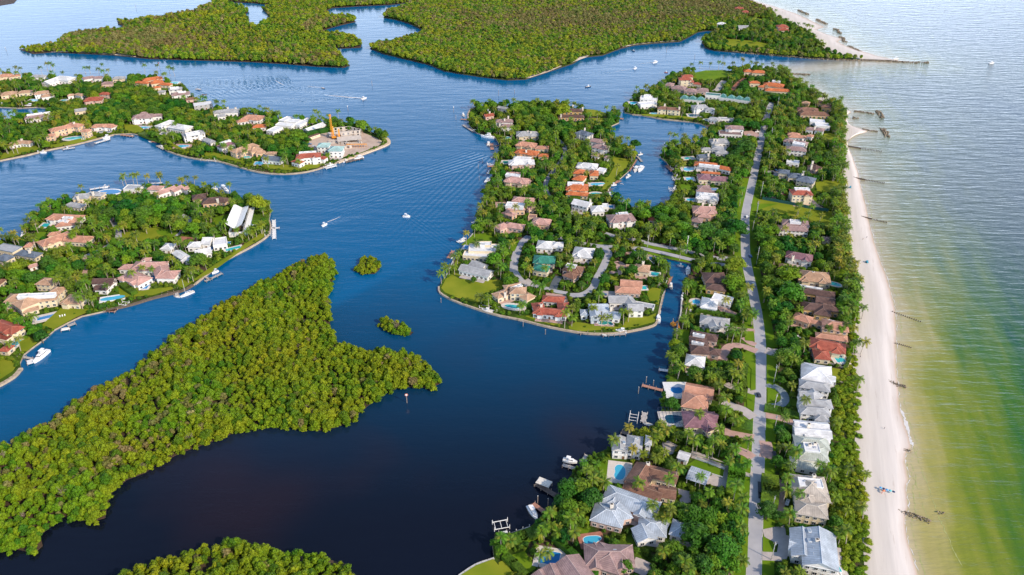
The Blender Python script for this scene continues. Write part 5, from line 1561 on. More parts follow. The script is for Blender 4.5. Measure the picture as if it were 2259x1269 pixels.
def crane():
    p = T('Y', 1490, 430)
    r = thing('piling_rig', 'tall orange piling rig standing in the building site', 'piling rig', (p.x, p.y, LZ), 0.2)
    mb = MB()
    h = 27
    for sx in (-.8, .8):
        for sy in (-.8, .8):
            mb.tube((sx, sy, 0), (sx * .7, sy * .7, h), 0.28, n=4)
    for k in range(13):
        z = k * 2
        for q in ((-.8, -.8, .8, -.8), (.8, -.8, .8, .8), (.8, .8, -.8, .8), (-.8, .8, -.8, -.8)):
            mb.tube((q[0], q[1], z), (q[2], q[3], z + 2), 0.14, n=4)
    link('mast', mb.mesh('mast', [M_crane]), r)
    mb = MB(); mb.box((0, 0, h), (2.2, 2.2, 1.2)); mb.box((1.2, 0, 7), (1.8, 1.4, 14)); link('hammer', mb.mesh('hammer', [M_crane]), r)
    mb = MB(); mb.box((3, 0, 1.8), (7, 3.4, 2.4)); mb.box((5, 1.0, 3.4), (2, 1.6, 1.6)); link('cab', mb.mesh('cab', [M_crane]), r)
    for s_ in (-1.8, 1.8):
        mb = MB(); mb.box((3, s_, 0.5), (7.5, 0.8, 1.0), 0, 0, True, True, 0.95); link('track', mb.mesh('track', [M_tyre]), r)
    stamp(MAP['block'], rect_pts(p, 14, 8, 0))
crane()
def rig2():
    p = T('Y', 1510, 440)
    r = thing('piling_rig', 'short orange pile stack tower beside the tall rig', 'tower', (p.x + 6, p.y, LZ), 0.2)
    mb = MB(); mb.box((0, 0, 6), (1.6, 1.6, 12), 0, 0, True, True, .9); link('mast', mb.mesh('mast', [M_crane]), r)
    mb = MB(); mb.box((0, 0, .6), (5, 4, 1.2)); link('base', mb.mesh('base', [M_crane]), r)
rig2()
def cabin(t, x1, y1, x2, y2, label):
    a, b = T(t, x1, y1), T(t, x2, y2)
    c = (a + b) / 2; L = (b - a).length; ang = math.atan2(b.y - a.y, b.x - a.x)
    r = thing('site_cabin', label, 'cabin', (c.x, c.y, LZ), ang)
    link('wall', simple_mesh('wall', lambda m_: m_.box((0, 0, 1.6), (L, 3.6, 3.0)), [MW['c']]), r)
    link('roof', simple_mesh('roof', lambda m_: m_.box((0, 0, 3.25), (L + .4, 4, .25)), [MROOF['b']]), r)
    for k in range(int(L / 4)):
        link('window', window_mesh(1.4, 1.0), r, (-L / 2 + 2 + k * 4, -1.85, 1.9))
    stamp(MAP['block'], rect_pts(c, L, 5, ang))
cabin('Y', 1180, 450, 1325, 400, 'long tan site cabin beside the building site hedge')
# ------------------------------------------------------------------ swimming pools
def poolwater(name, c):
    m, t, b = newmat(name)
    N, Lk = t.nodes, t.links
    geo = N.new('ShaderNodeNewGeometry')
    nz = N.new('ShaderNodeTexNoise'); nz.inputs['Scale'].default_value = 1.5
    Lk.new(geo.outputs['Position'], nz.inputs['Vector'])
    bp = N.new('ShaderNodeBump'); bp.inputs['Strength'].default_value = 0.15
    Lk.new(nz.outputs[0], bp.inputs['Height']); Lk.new(bp.outputs[0], b.inputs['Normal'])
    b.inputs['Base Color'].default_value = (*c, 1)
    b.inputs['Roughness'].default_value = 0.06
    return m
MPOOL = {'t': poolwater('turquoise_pool_water', (0.03, 0.42, 0.46)), 'b': poolwater('blue_pool_water', (0.02, 0.20, 0.48)),
         'l': poolwater('light_blue_pool_water', (0.06, 0.42, 0.62)), 'd': poolwater('dark_pool_water', (0.01, 0.07, 0.13)), 'g': poolwater('green_pool_water', (0.02, 0.22, 0.20))}
def pool_shape(kind, L, W_):
    if kind == 'r':
        return [(-L / 2, -W_ / 2), (L / 2, -W_ / 2), (L / 2, W_ / 2), (-L / 2, W_ / 2)]
    out = []
    for i in range(22):
        a = 2 * math.pi * i / 22
        k = 1.0
        if kind == 'k':
            k = 1 - 0.28 * math.exp(-((a - math.pi / 2) / 0.5) ** 2) + 0.1 * math.cos(2 * a)
        if kind == 'f':
            k = 1 + 0.13 * math.sin(3 * a + 1) + 0.08 * math.sin(2 * a)
        out.append((math.cos(a) * L / 2 * k, math.sin(a) * W_ / 2 * k))
    return out
def pool(t, x, y, L, W_, ang, kind, col, label, margin=1.4, deck=None, cage=False):
    p = T(t, x, y)
    a = math.radians(ang)
    r = thing('swimming_pool', label, 'swimming pool', (p.x, p.y, LZ), a)
    S0 = pool_shape(kind, L, W_)
    def grow(g):
        return [(q[0] * (1 + g / (L / 2)), q[1] * (1 + g / (W_ / 2))) for q in S0]
    dk = grow(margin) if kind != 'k' and kind != 'f' else [(-L / 2 - margin, -W_ / 2 - margin), (L / 2 + margin, -W_ / 2 - margin), (L / 2 + margin, W_ / 2 + margin), (-L / 2 - margin, W_ / 2 + margin)]
    if margin > 0:
        mb = MB(); mb.prism(dk, -0.6, 0.34)
        link('pool_deck', mb.mesh('deck', [deck or M_coping]), r)
    mb = MB(); mb.prism(grow(0.35), 0.30, 0.40); link('coping', mb.mesh('coping', [M_frame]), r)
    mb = MB(); mb.prism(S0, 0.2, 0.42); link('pool_water', mb.mesh('water', [MPOOL[col]]), r)
    if margin > 2.2 and p.y < 900:
        for k in range(3):
            mb = MB(); mb.box((0, 0, 0.55), (0.7, 1.9, 0.12)); mb.box((0, 0.75, 0.8), (0.7, 0.1, 0.6)); mb.box((0, -.6, .45), (.6, .1, .2))
            link('sun_lounger', mb.mesh('lounger', [M_frame]), r, (L / 2 - 1.2 - 1.6 * k, -W_ / 2 - margin * 0.55, 0))
    if cage:
        mb = MB()
        hx, hy = L / 2 + margin, W_ / 2 + margin
        for k in range(9):
            x_ = -hx + 2 * hx * k / 8
            mb.box((x_, 0, 3.6), (0.12, 2 * hy, 0.12)); mb.box((x_, -hy, 2), (0.12, 0.12, 3.2)); mb.box((x_, hy, 2), (0.12, 0.12, 3.2))
        for k in range(4):
            mb.box((0, -hy + 2 * hy * k / 3, 3.62), (2 * hx, 0.12, 0.12))
        link('screen_frame', mb.mesh('cage', [M_hullb]), r)
    pts = rect_pts(p, L + 2 * margin, W_ + 2 * margin, a)
    stamp(MAP['block'], pts, 0.6); stamp(MAP['view'], pts, 0.3)
pool('A', 1060, 370, 11, 7.5, 80, 'k', 'l', 'kidney shaped light blue pool on a pale deck beside the brown house', 3.0)
pool('A', 445, 1120, 10, 8, -12, 'r', 'b', 'rectangular blue pool on a white terrace at the bottom edge', 2.5, M_coping)
pool('A', 815, 965, 9, 5.5, 10, 'f', 'l', 'freeform blue pool on a brown deck north of the hip roofed house', 2.0, M_paver)
pool('B', 1535, 1150, 4, 13, 5, 'r', 't', 'narrow turquoise lap pool behind the nearest beach house', 2.4)
pool('C', 573, 72, 6, 6, 0, 'o', 'l', 'round light blue pool on the deck by the canal', 2.4)
pool('C', 392, 895, 7, 8, 0, 'k', 'b', 'deep blue pool on the white deck beside the salmon roof', 4.2, M_plankw)
pool('C', 360, 1165, 11, 8, 0, 'f', 'd', 'dark pool under a screen cage beside the dark purple roof', 3, M_coping, True)
pool('D', 860, 612, 6, 5.5, 5, 'r', 't', 'square turquoise pool beside the red brown beach house', 2.5)
pool('G', 1215, 900, 11, 5, -35, 'o', 't', 'curved pale turquoise pool behind the tan hip roofed beach house', 1.4)
pool('E', 400, 235, 3.5, 6, -10, 'r', 'b', 'small blue pool on the terrace of the white modernist point house', 1.0)
pool('E', 930, 900, 14, 4.5, -14, 'o', 't', 'curved turquoise pool below the cream villa', 2.6)
pool('E', 1400, 860, 12, 8, -6, 'r', 'd', 'dark caged pool sunk inside the red tiled courtyard house', 0.6, None, True)
pool('F', 990, 535, 6, 5, -10, 'r', 't', 'small turquoise pool beside the cream chimney house', 1.6)
pool('F', 865, 690, 4, 5, 0, 'r', 't', 'tiny green pool beside the salmon gabled house', 1.2)
pool('F', 420, 1082, 10, 4.5, -5, 'f', 'g', 'dark green freeform pool below the white gabled house', 2.0, M_pavep)
pool('F', 500, 1098, 3, 3, 0, 'o', 'd', 'small round spa beside the dark green freeform pool', 0.8, M_pavep)
pool('H', 470, 510, 8, 7, 0, 'f', 'd', 'dark blue freeform pool beside the pink mansion', 2.0, M_pavep)
pool('H', 480, 140, 3, 5, 0, 'r', 'g', 'tiny green pool on the west shore under the pink house', 0.8)
pool('H', 1950, 190, 14, 5, 5, 'f', 'l', 'long pale freeform pool below the bright orange villa', 1.8)
pool('H', 1930, 342, 10, 5.5, 0, 'o', 't', 'oval turquoise pool beside the orange red tiled villa', 2.4)
pool('K', 745, 665, 7, 6, 0, 'f', 'l', 'small round blue pool on the lawn above the yacht berth', 1.2)
pool('K', 735, 1005, 7, 6, 0, 'f', 'g', 'small green pool on a white patio near the west shore', 2.2)
pool('I', 1945, 270, 6, 4, 0, 'r', 'b', 'small blue pool in the court of the tan roofed house', 1.2)
pool('I', 1570, 432, 8, 5, 0, 'f', 'l', 'pale blue pool beside the white flat roofed basin house', 1.6)
pool('I', 320, 540, 6, 5, 0, 'r', 'b', 'blue pool on the white terrace south west of the round basin', 2)
pool('M', 740, 1075, 12, 8, 0, 'f', 'l', 'bright blue freeform pool beside the orange tiled basin villa', 2.2)
pool('M', 735, 893, 10, 5, 10, 'f', 't', 'turquoise pool on pale paving beside the blue walled cottage', 2.4)
pool('M', 1060, 262, 9, 4, -15, 'o', 'g', 'small green oval pool by the basin north shore', 1.8)
pool('M', 755, 1235, 7, 6, 0, 'r', 'l', 'pale blue pool near the boat lift of the mauve hipped house', 2)
pool('N', 275, 815, 9, 10, 0, 'f', 'l', 'light blue pool on the lawn of the rounded northwestern tip', 1.6)
pool('N', 640, 985, 11, 5, 0, 'o', 't', 'turquoise oval pool below the cream stone villa', 1.6)
pool('N', 1290, 1020, 13, 9, 0, 'r', 'd', 'dark rectangular pool with a white surround below the balconied villa', 2.2)
pool('N', 1520, 690, 6, 4, 0, 'r', 'l', 'tiny blue pool at the white boathouse corner', 1.0)
pool('R', 860, 715, 4.2, 19, -2, 'r', 'b', 'long dark blue lap pool between the wings of the pink mansion', 1.6)
pool('R', 395, 915, 16, 6.5, 18, 'k', 'l', 'freeform light blue pool with white rim on the waterfront lawn', 1.0, M_frame)
pool('Q', 540, 460, 19, 4.2, 28, 'r', 'b', 'deep blue lap pool on the terrace of the tan waterfront mansion', 3.2)
pool('Q', 148, 760, 5, 12, -15, 'r', 't', 'turquoise pool beside the red brown villa at the left margin', 1.5)
pool('S', 1015, 410, 7, 13, -8, 'r', 't', 'long green blue pool beside the butterfly roofed house', 2.2)
pool('S', 997, 487, 7, 7, -8, 'r', 'l', 'pale square reflecting pool beside the butterfly roofed house', 2.2)
pool('S', 820, 748, 12, 4, 30, 'r', 't', 'narrow turquoise pool on the waterfront terrace of the angular white house', 1.8)
pool('S', 590, 745, 5, 14, -12, 'r', 'b', 'blue glazed court pool inside the white angular house', 0.3, M_frame)
pool('S', 763, 693, 5, 5, 0, 'r', 'b', 'small square blue plunge pool beside the angular house', 0.6)
pool('U', 1005, 300, 20, 11, 0, 'o', 'b', 'oval blue pool with white rim on the northwest point', 2.0, M_frame)
pool('U', 225, 705, 6, 7, 0, 'r', 't', 'small turquoise pool near the terracotta house', 2.0)
pool('W', 885, 928, 24, 9, 12, 'o', 't', 'large curved turquoise pool in front of the peach villa', 2.6)
pool('W', 1215, 855, 14, 3.5, 3, 'r', 'd', 'narrow dark pool before the white porch of the orange tiled house', 1.2)
pool('W', 750, 485, 7, 5, 0, 'o', 't', 'small pale turquoise pool in the trees by the inner basin', 2.2)
pool('W', 395, 485, 10, 6, 0, 'r', 'l', 'pale blue pool on the terrace by the inner basin', 2)
pool('X', 505, 762, 12, 7, 0, 'f', 'l', 'light blue freeform pool in front of the pale arched villa', 2.4)
pool('X', 770, 835, 9, 5, 0, 'f', 'd', 'dark blue pool half hidden by palms before the white roof house', 1.2)
pool('X', 1000, 1000, 12, 7, 0, 'f', 'l', 'bright blue freeform pool before the grey slate villa', 3.4, M_pavep)
pool('X', 895, 193, 10, 8, 0, 'r', 't', 'dark turquoise pool at the end of the sprawling orange mansion', 1.2)
pool('Y', 395, 662, 13, 5, -4, 'o', 't', 'turquoise oval pool in front of the long tan roofed peach villa', 1.2)
pool('Y', 752, 755, 14, 5, 0, 'r', 't', 'turquoise pool before the dark gabled pavilion', 1.0)
pool('Y', 1245, 738, 20, 6, 8, 'f', 'l', 'bright blue pool on the broad white terrace of the three storey villa', 2.2, M_frame)
pool('Y', 575, 740, 9, 8, 0, 'r', 'l', 'pale blue patio pool left of the dark gabled pavilion', 1.2)

# ------------------------------------------------------------------ docks
def dock(t, label, x1, y1, x2, y2, wd, m=None, lift=None, step=4.0, white=False):
    a, b = T(t, x1, y1, 1.0), T(t, x2, y2, 1.0)
    c = (a + b) / 2
    L = math.hypot(b.x - a.x, b.y - a.y)
    ang = math.atan2(b.y - a.y, b.x - a.x)
    r = thing('dock', label, 'dock', (c.x, c.y, 0), ang)
    mb = MB()
    n = max(2, int(L / 1.2))
    if c.y < 620:
        for k in range(n):
            mb.box((-L / 2 + (k + .5) * L / n, 0, 1.0), (L / n - 0.12, wd, 0.14))
        mb.box((0, 0, 0.85), (L, wd * .8, 0.14))
    else:
        mb.box((0, 0, 0.95), (L, wd, 0.25))
    link('deck', mb.mesh('deck', [m or M_plank]), r)
    pm = M_pilew if white else M_pile
    k = max(2, int(L / step) + 1)
    pl = simple_mesh('piling', lambda q: q.tube((0, 0, -1.5), (0, 0, 1.9), 0.19, n=6), [pm])
    for i in range(k):
        for s_ in (-1, 1):
            link('piling', pl, r, (-L / 2 + 0.3 + i * (L - .6) / (k - 1), s_ * (wd / 2 + 0.15), 0))
    stamp(MAP['block'], rect_pts(c, L, wd, ang), .8); stamp(MAP['view'], rect_pts(c, L, max(wd, 3.5), ang))
    if lift:
        ox, oy, ll, lw = lift
        mb = MB()
        for s_ in (-1, 1):
            mb.box((ox, oy + s_ * lw / 2, 1.6), (ll, 0.3, 0.3))
        for s_ in (-1, 0, 1):
            mb.box((ox + s_ * ll * .4, oy, 1.2), (0.25, lw, 0.2))
        for sx in (-1, 1):
            for sy in (-1, 1):
                mb.tube((ox + sx * ll / 2, oy + sy * lw / 2, -1.5), (ox + sx * ll / 2, oy + sy * lw / 2, 3.2), 0.17)
        link('boat_lift', mb.mesh('boat_lift', [M_pilew]), r)
    return r
dock('A', 'dark boarded dock with a canopied lift south of the grey roofs', 325, 465, 510, 575, 3.0, M_plankd)
dock('A', 'grey dock beside the moored white cruiser below the kidney pool house', 560, 300, 680, 335, 2.4)
dock('A', 'pale dock slanting out beside the round hedge', 735, 285, 780, 215, 3.2, M_plank)
dock('A', 'short pale dock at the shore of the grey roofed house', 1075, 10, 1140, 30, 2.5, M_plankd)
dock('A', 'blue grey boardwalk with white pilings at the bottom shore', 100, 915, 285, 850, 2.2, M_plank, None, 3.2, True)
dock('A', 'dock with white boat lift frames at the lower shore', 0, 905, 80, 890, 2.0, M_plankw, (0, 5, 8, 5))
dock('A', 'brown dock against which the white cruiser is moored', 300, 640, 395, 710, 2.6, M_plankr)
dock('C', 'long salmon coloured dock reaching into the dark bay', 68, 845, 262, 895, 2.4, M_plankr)
dock('C', 'short white dock with a square head below the pyramid roof', 225, 700, 315, 710, 2.4, M_plankw)
dock('C', 'pale dock with an empty lift beside the purple roofed house', 95, 1100, 80, 1190, 3.0, M_plank, (2, -6, 7, 5), 4, True)
dock('C', 'strip of red deck along the east bank of the bay', 385, 385, 410, 320, 2.5, M_plankr)
dock('C', 'dark dock in the canal slip below the hedge', 440, 180, 580, 200, 2.0, M_plank)
dock('F', 'dock with a boat lift in the canal west bank', 1170, 560, 1130, 680, 2.2, M_plankr, (2, -4, 8, 4))
dock('F', 'pale quay along the canal west bank', 1085, 720, 1040, 900, 2.4, M_verge)
dock('F', 'dark empty boat lifts at the canal head', 905, 345, 1010, 440, 1.6, M_plank, (0, 2, 9, 6))
dock('F', 'dark dock at the canal east bank under the brown house', 1370, 540, 1460, 620, 2, M_plankd)
dock('F', 'long pale dock below the lawn of the white gabled house', 150, 1195, 400, 1185, 1.6, M_plank)
dock('F', 'grey dock with boats at the lawn point', 400, 1215, 660, 1200, 2.6, M_plank)
dock('E', 'white boat house dock with a broad lift below the cream villa', 545, 915, 740, 955, 2.2, M_plankw, (0, 2.2, 14, 4))
dock('E', 'square pale dock with a jet ski below the curved pool', 885, 1000, 1000, 1020, 6, M_plank)
dock('E', 'peaked white dock shelter below the red tiled courtyard house', 1190, 1075, 1340, 1100, 4, M_plankw)
dock('E', 'pale dock jutting west from the white modernist house', 200, 350, 250, 270, 2.5, M_plankr)
dock('E', 'white dock at the northwest corner of the point lawns', 305, 175, 385, 125, 3.2, M_plankw)
dock('E', 'small dock at the right end of the point seawall', 1670, 1190, 1777, 1185, 3, M_plank)
dock('H', 'white dock in the cove on the west shore', 15, 790, 80, 750, 2.5, M_plankw)
dock('K', 'red boarded dock head in the open water of the west point', 105, 400, 200, 405, 2.4, M_plankr, None, 3)
dock('K', 'long grey boat lift pier beside the dark water', 135, 480, 285, 575, 2.2, M_plank, None, 2.4)
dock('K', 'red dock with a crosspiece below the coral house', 545, 825, 535, 740, 3.2, M_plankr)
dock('K', 'red walkway joining the shore below the coral house', 575, 775, 660, 765, 2.0, M_plankr)
dock('K', 'grey dock with white lifts below the small green pool', 535, 940, 640, 870, 2.2, M_plank)
dock('K', 'short red dock with a white lift', 480, 1060, 580, 1055, 3, M_plankr, (0, 4, 7, 4))
dock('K', 'small white L shaped dock on the west shore', 485, 1160, 510, 1110, 2.2, M_plankw)
dock('L', 'red brown quay along the basin west shore lawn', 1290, 930, 1180, 1110, 2.6, M_plankr)
dock('L', 'white gangway between the quay and the moored boats', 1190, 1030, 1300, 1055, 1.6, M_plankw)
dock('L', 'pale dock leading out to the northern lift of the basin', 1310, 880, 1380, 960, 2, M_plank)
dock('L', 'pink dock tip beyond the round trees', 1040, 290, 1090, 300, 3, M_plankr)
dock('L', 'awning covered dock below the slate roofed house', 880, 640, 980, 650, 3, M_plank)
dock('I', 'red boarded dock on the basin west shore', 350, 190, 480, 130, 3, M_plankr)
dock('I', 'dark dock beside the yellow paddle boat', 260, 330, 340, 260, 3, M_plankd)
dock('I', 'grey dock with lift on the basin east shore', 1310, 120, 1400, 120, 2, M_plank, (0, 3, 7, 5))
dock('I', 'blue grey dock below the white flat roofed basin house', 1290, 300, 1420, 295, 2, M_plank, (-3, 4, 6, 5))
dock('M', 'pink deck with grey lift in front of the orange villa', 380, 1010, 470, 1100, 3.5, M_plankr, (2, 4, 7, 5))
dock('M', 'red quay at the tip of the palm point', 310, 870, 400, 960, 2.2, M_plankr)
dock('M', 'white angled dock by the red awning house', 985, 318, 1110, 375, 1.8, M_plankw)
dock('M', 'red brown dock below the balconied villa', 560, 262, 780, 262, 2.4, M_plankr)
dock('N', 'white floating dock off the inlet shore', 700, 455, 740, 440, 3, M_plankw)
dock('R', 'dark red dock below the freeform pool lawn', 300, 1060, 440, 1070, 4, M_plankr)
dock('R', 'white double lift cradle beside the dark red dock', 485, 1000, 560, 1010, 2, M_plankw, (0, 2, 6, 4))
dock('R', 'grey covered dock in front of the pink mansion', 1015, 860, 1175, 840, 3.2, M_plank)
dock('R', 'grey gangway from the pink mansion to its boats', 1195, 790, 1215, 880, 2.6, M_plank)
dock('S', 'white H shaped dock off the butterfly roofed house', 1240, 450, 1245, 640, 2.6, M_plankw, (8, -5, 9, 5), 4, True)
dock('S', 'white walkway from the lawn to the H shaped dock', 1165, 535, 1300, 530, 2.2, M_plankw)
dock('S', 'grey T shaped dock below the angular white house', 530, 1085, 705, 1000, 2.2, M_plank)
dock('S', 'narrow stem of the grey T shaped dock', 510, 1035, 590, 1065, 1.5, M_plank)
dock('Q', 'grey dock with a pale lift below the tan mansion lawn', 700, 560, 785, 530, 3, M_plank)
dock('Q', 'white railed boat lift beside the tan mansion dock', 630, 605, 725, 590, 2, M_plankw)
dock('Q', 'dark boarded dock below the small white house', 1100, 400, 1210, 395, 3, M_plankr)
dock('Q', 'pale dock at the stern of the large moored yacht', 190, 870, 330, 900, 2.0, M_plank)
dock('Q', 'short square head of the yacht dock', 310, 910, 320, 950, 4, M_plankw)
dock('V', 'grey Z shaped dock on the west shore of the left land', 280, 300, 370, 295, 2.5, M_plank)
dock('V', 'grey dock arm joining the Z shaped dock to shore', 370, 290, 430, 215, 2.5, M_plank)
dock('V', 'dark dock near the terracotta house', 385, 90, 440, 50, 3, M_plankd)
dock('U', 'white seawall dock on the far side by the palms', 1490, 190, 1640, 185, 2.4, M_plankw)
dock('U', 'pale dock on the far shore behind the oval pool', 760, 265, 1000, 225, 2.4, M_plankw)
dock('W', 'white dock platform right of the curved pool', 1105, 985, 1280, 935, 3, M_plankw, None, 5)
dock('W', 'white jetty gangway before the curved pool', 765, 1000, 790, 1040, 2, M_plankw)
dock('W', 'long white float at the end of the jetty gangway', 730, 1055, 870, 1035, 2, M_plankw)
dock('W', 'dark pontoon in the inner basin', 55, 715, 150, 700, 2.5, M_plankd)
dock('W', 'rosy stone quay in the inner basin', 60, 545, 130, 520, 3, M_plankr)
dock('X', 'red brown dock with boats at the bay head lawn', 215, 850, 370, 870, 3, M_plankr)
dock('X', 'small red dock left of the hedge', 600, 935, 675, 940, 3, M_plankr)
dock('X', 'grey square boat dock at the curved shore', 690, 985, 770, 1030, 5, M_plank)
dock('X', 'long narrow white dock with white pilings', 1230, 1160, 1430, 1180, 2.5, M_plankw, None, 8, True)
dock('X', 'pier on the channel side by the docks', 1240, 340, 1300, 340, 3, M_plankd)
dock('X', 'grey pier on the channel beside the palm clump', 1170, 265, 1220, 275, 3, M_plank)
dock('Y', 'red brown boarded boat dock under the peach villa lawn', 180, 730, 350, 765, 5, M_plankr, None, 3)
dock('Y', 'grey slatted dock left of the dark gabled pavilion', 440, 785, 650, 835, 4, M_plank, None, 3)
dock('Y', 'white double boat lift below the three storey villa', 1400, 800, 1535, 765, 3, M_plankw, (0, 5, 14, 6), 5, True)
dock('Y', 'long dark boat dock beneath the walkway of the building site', 1650, 720, 1870, 670, 4, M_plankd, None, 4)

# ------------------------------------------------------------------ boats
def hull_mesh(L, B, Fb, m, deckm, sections=9, z0=-0.25):
    mb = MB()
    rows = []
    for i in range(sections):
        t = i / (sections - 1)
        hb = B / 2 * (0.86 + 0.14 * min(1, t * 3)) * (1 - max(0, (t - 0.45) / 0.55) ** 2.2) + 0.03
        zt = Fb * (1 + 0.35 * t * t)
        x = -L / 2 + L * t
        rows.append([(x, -hb, zt), (x - .02 * L * t, -hb * .82, z0 + .25 * t * t), (x - .05 * L * t, 0, z0 - .2 * (1 - t)), (x - .02 * L * t, hb * .82, z0 + .25 * t * t), (x, hb, zt)])
    vs = [p for r_ in rows for p in r_]
    fs = []
    for i in range(sections - 1):
        for j in range(4):
            fs.append((i * 5 + j, i * 5 + j + 1, (i + 1) * 5 + j + 1, (i + 1) * 5 + j))
    fs.append((4, 3, 2, 1, 0))
    mb.raw(vs, fs, 0)
    hull = mb.mesh('hull', [m])
    mb = MB()
    for i in range(sections - 1):
        a, b = rows[i], rows[i + 1]
        mb.face([(a[0][0], a[0][1] * .97, a[0][2] - .08), (b[0][0], b[0][1] * .97, b[0][2] - .08), (b[4][0], b[4][1] * .97, b[4][2] - .08), (a[4][0], a[4][1] * .97, a[4][2] - .08)], 0)
    return hull, mb.mesh('deck', [deckm])
def boat(t, kind, bx, by, sx, sy, label, col='w', z=0.0, B=None):
    a, b = T(t, bx, by, 0.8), T(t, sx, sy, 0.8)
    c = (a + b) / 2
    L = max(3.0, math.hypot(a.x - b.x, a.y - b.y))
    ang = math.atan2(a.y - b.y, a.x - b.x)
    B = B or {'yacht': L * .27, 'cruiser': L * .34, 'console': L * .30, 'sail': L * .26, 'skiff': L * .36, 'kayak': 0.8, 'barge': L * .5}[kind]
    stamp(MAP['block'], rect_pts(c, L, B, ang), .5); stamp(MAP['view'], rect_pts(c, L, max(B, 3), ang))
    r = thing({'yacht': 'motor_yacht', 'cruiser': 'cabin_cruiser', 'console': 'motor_boat', 'sail': 'sailing_boat', 'skiff': 'small_boat', 'kayak': 'kayak', 'barge': 'work_barge'}[kind], label,
              {'kayak': 'kayak', 'barge': 'barge'}.get(kind, 'boat'), (c.x, c.y, z), ang)
    hm = {'w': M_hull, 'b': M_hullb, 'y': mat('yellow_hull', (0.7, 0.5, 0.15)), 'r': mat('red_hull', (0.5, 0.06, 0.04))}[col]
    if kind == 'barge':
        mb = MB(); mb.box((0, 0, .5), (L, B, 1.2)); link('hull', mb.mesh('hull', [M_plankd]), r)
        mb = MB(); mb.box((0, 0, 1.8), (3.5, 2.6, 1.4)); mb.tube((1, 0, 2.2), (4, 0, 6.5), .3); mb.tube((4, 0, 6.5), (6, 0, 3), .25); mb.box((6, 0, 2.6), (1, 1, .8)); link('excavator', mb.mesh('excavator', [M_crane]), r)
        for s_ in (-1, 1):
            mb = MB(); mb.tube((s_ * L * .4, B / 2, -1), (s_ * L * .4, B / 2, 5), .25); link('spud_pole', mb.mesh('spud', [M_pile]), r)
        return r
    Fb = {'yacht': 1.9, 'cruiser': 1.3, 'console': 0.9, 'sail': 1.0, 'skiff': 0.6, 'kayak': 0.3}[kind]
    h, d = hull_mesh(L, B, Fb, hm, M_deckb if kind not in ('yacht', 'cruiser') else M_hull, z0=-.25 if kind != 'kayak' else -.05)
    link('hull', h, r); link('deck', d, r)
    def part(nm, fn, ms):
        link(nm, simple_mesh(nm, fn, ms), r)
    if kind == 'yacht':
        part('cabin', lambda q: (q.box((-L * .05, 0, Fb + .75), (L * .5, B * .72, 1.6), 0, 0, True, True, .86), q.box((L * .22, 0, Fb + .25), (L * .25, B * .5, .7), 0, 0, True, True, .8)), [M_hull])
        part('window_band', lambda q: (q.box((-L * .05, 0, Fb + .95), (L * .475, B * .70, .5), 0, 0),), [M_glass])
        part('flybridge', lambda q: (q.box((-L * .1, 0, Fb + 2.0), (L * .28, B * .6, .8), 0, 0, True, True, .9), q.box((-L * .12, 0, Fb + 3.5), (L * .26, B * .62, .12), 0, 0)) + tuple(q.tube((-L * .12 + sx_ * L * .1, sy_ * B * .25, Fb + 2), (-L * .12 + sx_ * L * .1, sy_ * B * .25, Fb + 3.5), .07) for sx_ in (-1, 1) for sy_ in (-1, 1)), [M_hull])
        part('windscreen', lambda q: q.box((L * .05, 0, Fb + 2.5), (.2, B * .5, .5)), [M_glass])
    elif kind == 'cruiser':
        part('cabin', lambda q: (q.box((L * .05, 0, Fb + .45), (L * .42, B * .66, 1.1), 0, 0, True, True, .82),), [M_hull])
        part('windscreen', lambda q: (q.box((L * .04, 0, Fb + .75), (L * .36, B * .62, .4)),), [M_glass])
        part('hardtop', lambda q: (q.box((-L * .12, 0, Fb + 2.1), (L * .3, B * .68, .12)),) + tuple(q.tube((-L * .12 + sx_ * L * .12, sy_ * B * .3, Fb), (-L * .12 + sx_ * L * .12, sy_ * B * .3, Fb + 2.1), .06) for sx_ in (-1, 1) for sy_ in (-1, 1)), [M_hull])
        part('cockpit', lambda q: (q.box((-L * .34, 0, Fb - .02), (L * .2, B * .6, .15)),), [M_deckb])
    elif kind == 'console':
        part('console', lambda q: q.box((0, 0, Fb + .5), (L * .13, B * .36, 1.1)), [M_hull])
        part('top', lambda q: (q.box((-L * .03, 0, Fb + 1.9), (L * .26, B * .66, .1)),) + tuple(q.tube((-L * .03 + sx_ * L * .1, sy_ * B * .25, Fb), (-L * .03 + sx_ * L * .1, sy_ * B * .25, Fb + 1.9), .05) for sx_ in (-1, 1) for sy_ in (-1, 1)), [M_hull])
        for s_ in (-1, 1):
            link('outboard_motor', simple_mesh('motor', lambda q: (q.box((0, 0, .9), (.5, .4, .7)), q.box((0, 0, .3), (.2, .15, .8))), [M_black]), r, (-L / 2 - .25, s_ * B * .16, 0))
        part('seat', lambda q: q.box((-L * .14, 0, Fb + .3), (.6, B * .36, .7)), [M_deckb])
    elif kind == 'sail':
        part('cabin', lambda q: q.box((L * .05, 0, Fb + .3), (L * .34, B * .5, .6), 0, 0, True, True, .85), [M_hull])
        part('mast', lambda q: (q.tube((L * .1, 0, Fb), (L * .1, 0, Fb + L * 1.15), .10, .07),), [M_frame])
        part('boom', lambda q: (q.tube((L * .1, 0, Fb + 1.6), (-L * .3, 0, Fb + 1.6), .14),), [M_hull])
    elif kind == 'skiff':
        part('seat', lambda q: (q.box((0, 0, Fb), (.4, B * .7, .1)), q.box((-L * .25, 0, Fb), (.4, B * .7, .1))), [M_deckb])
        part('outboard_motor', lambda q: q.box((-L / 2 - .15, 0, .6), (.4, .35, .7)), [M_black])
    return r
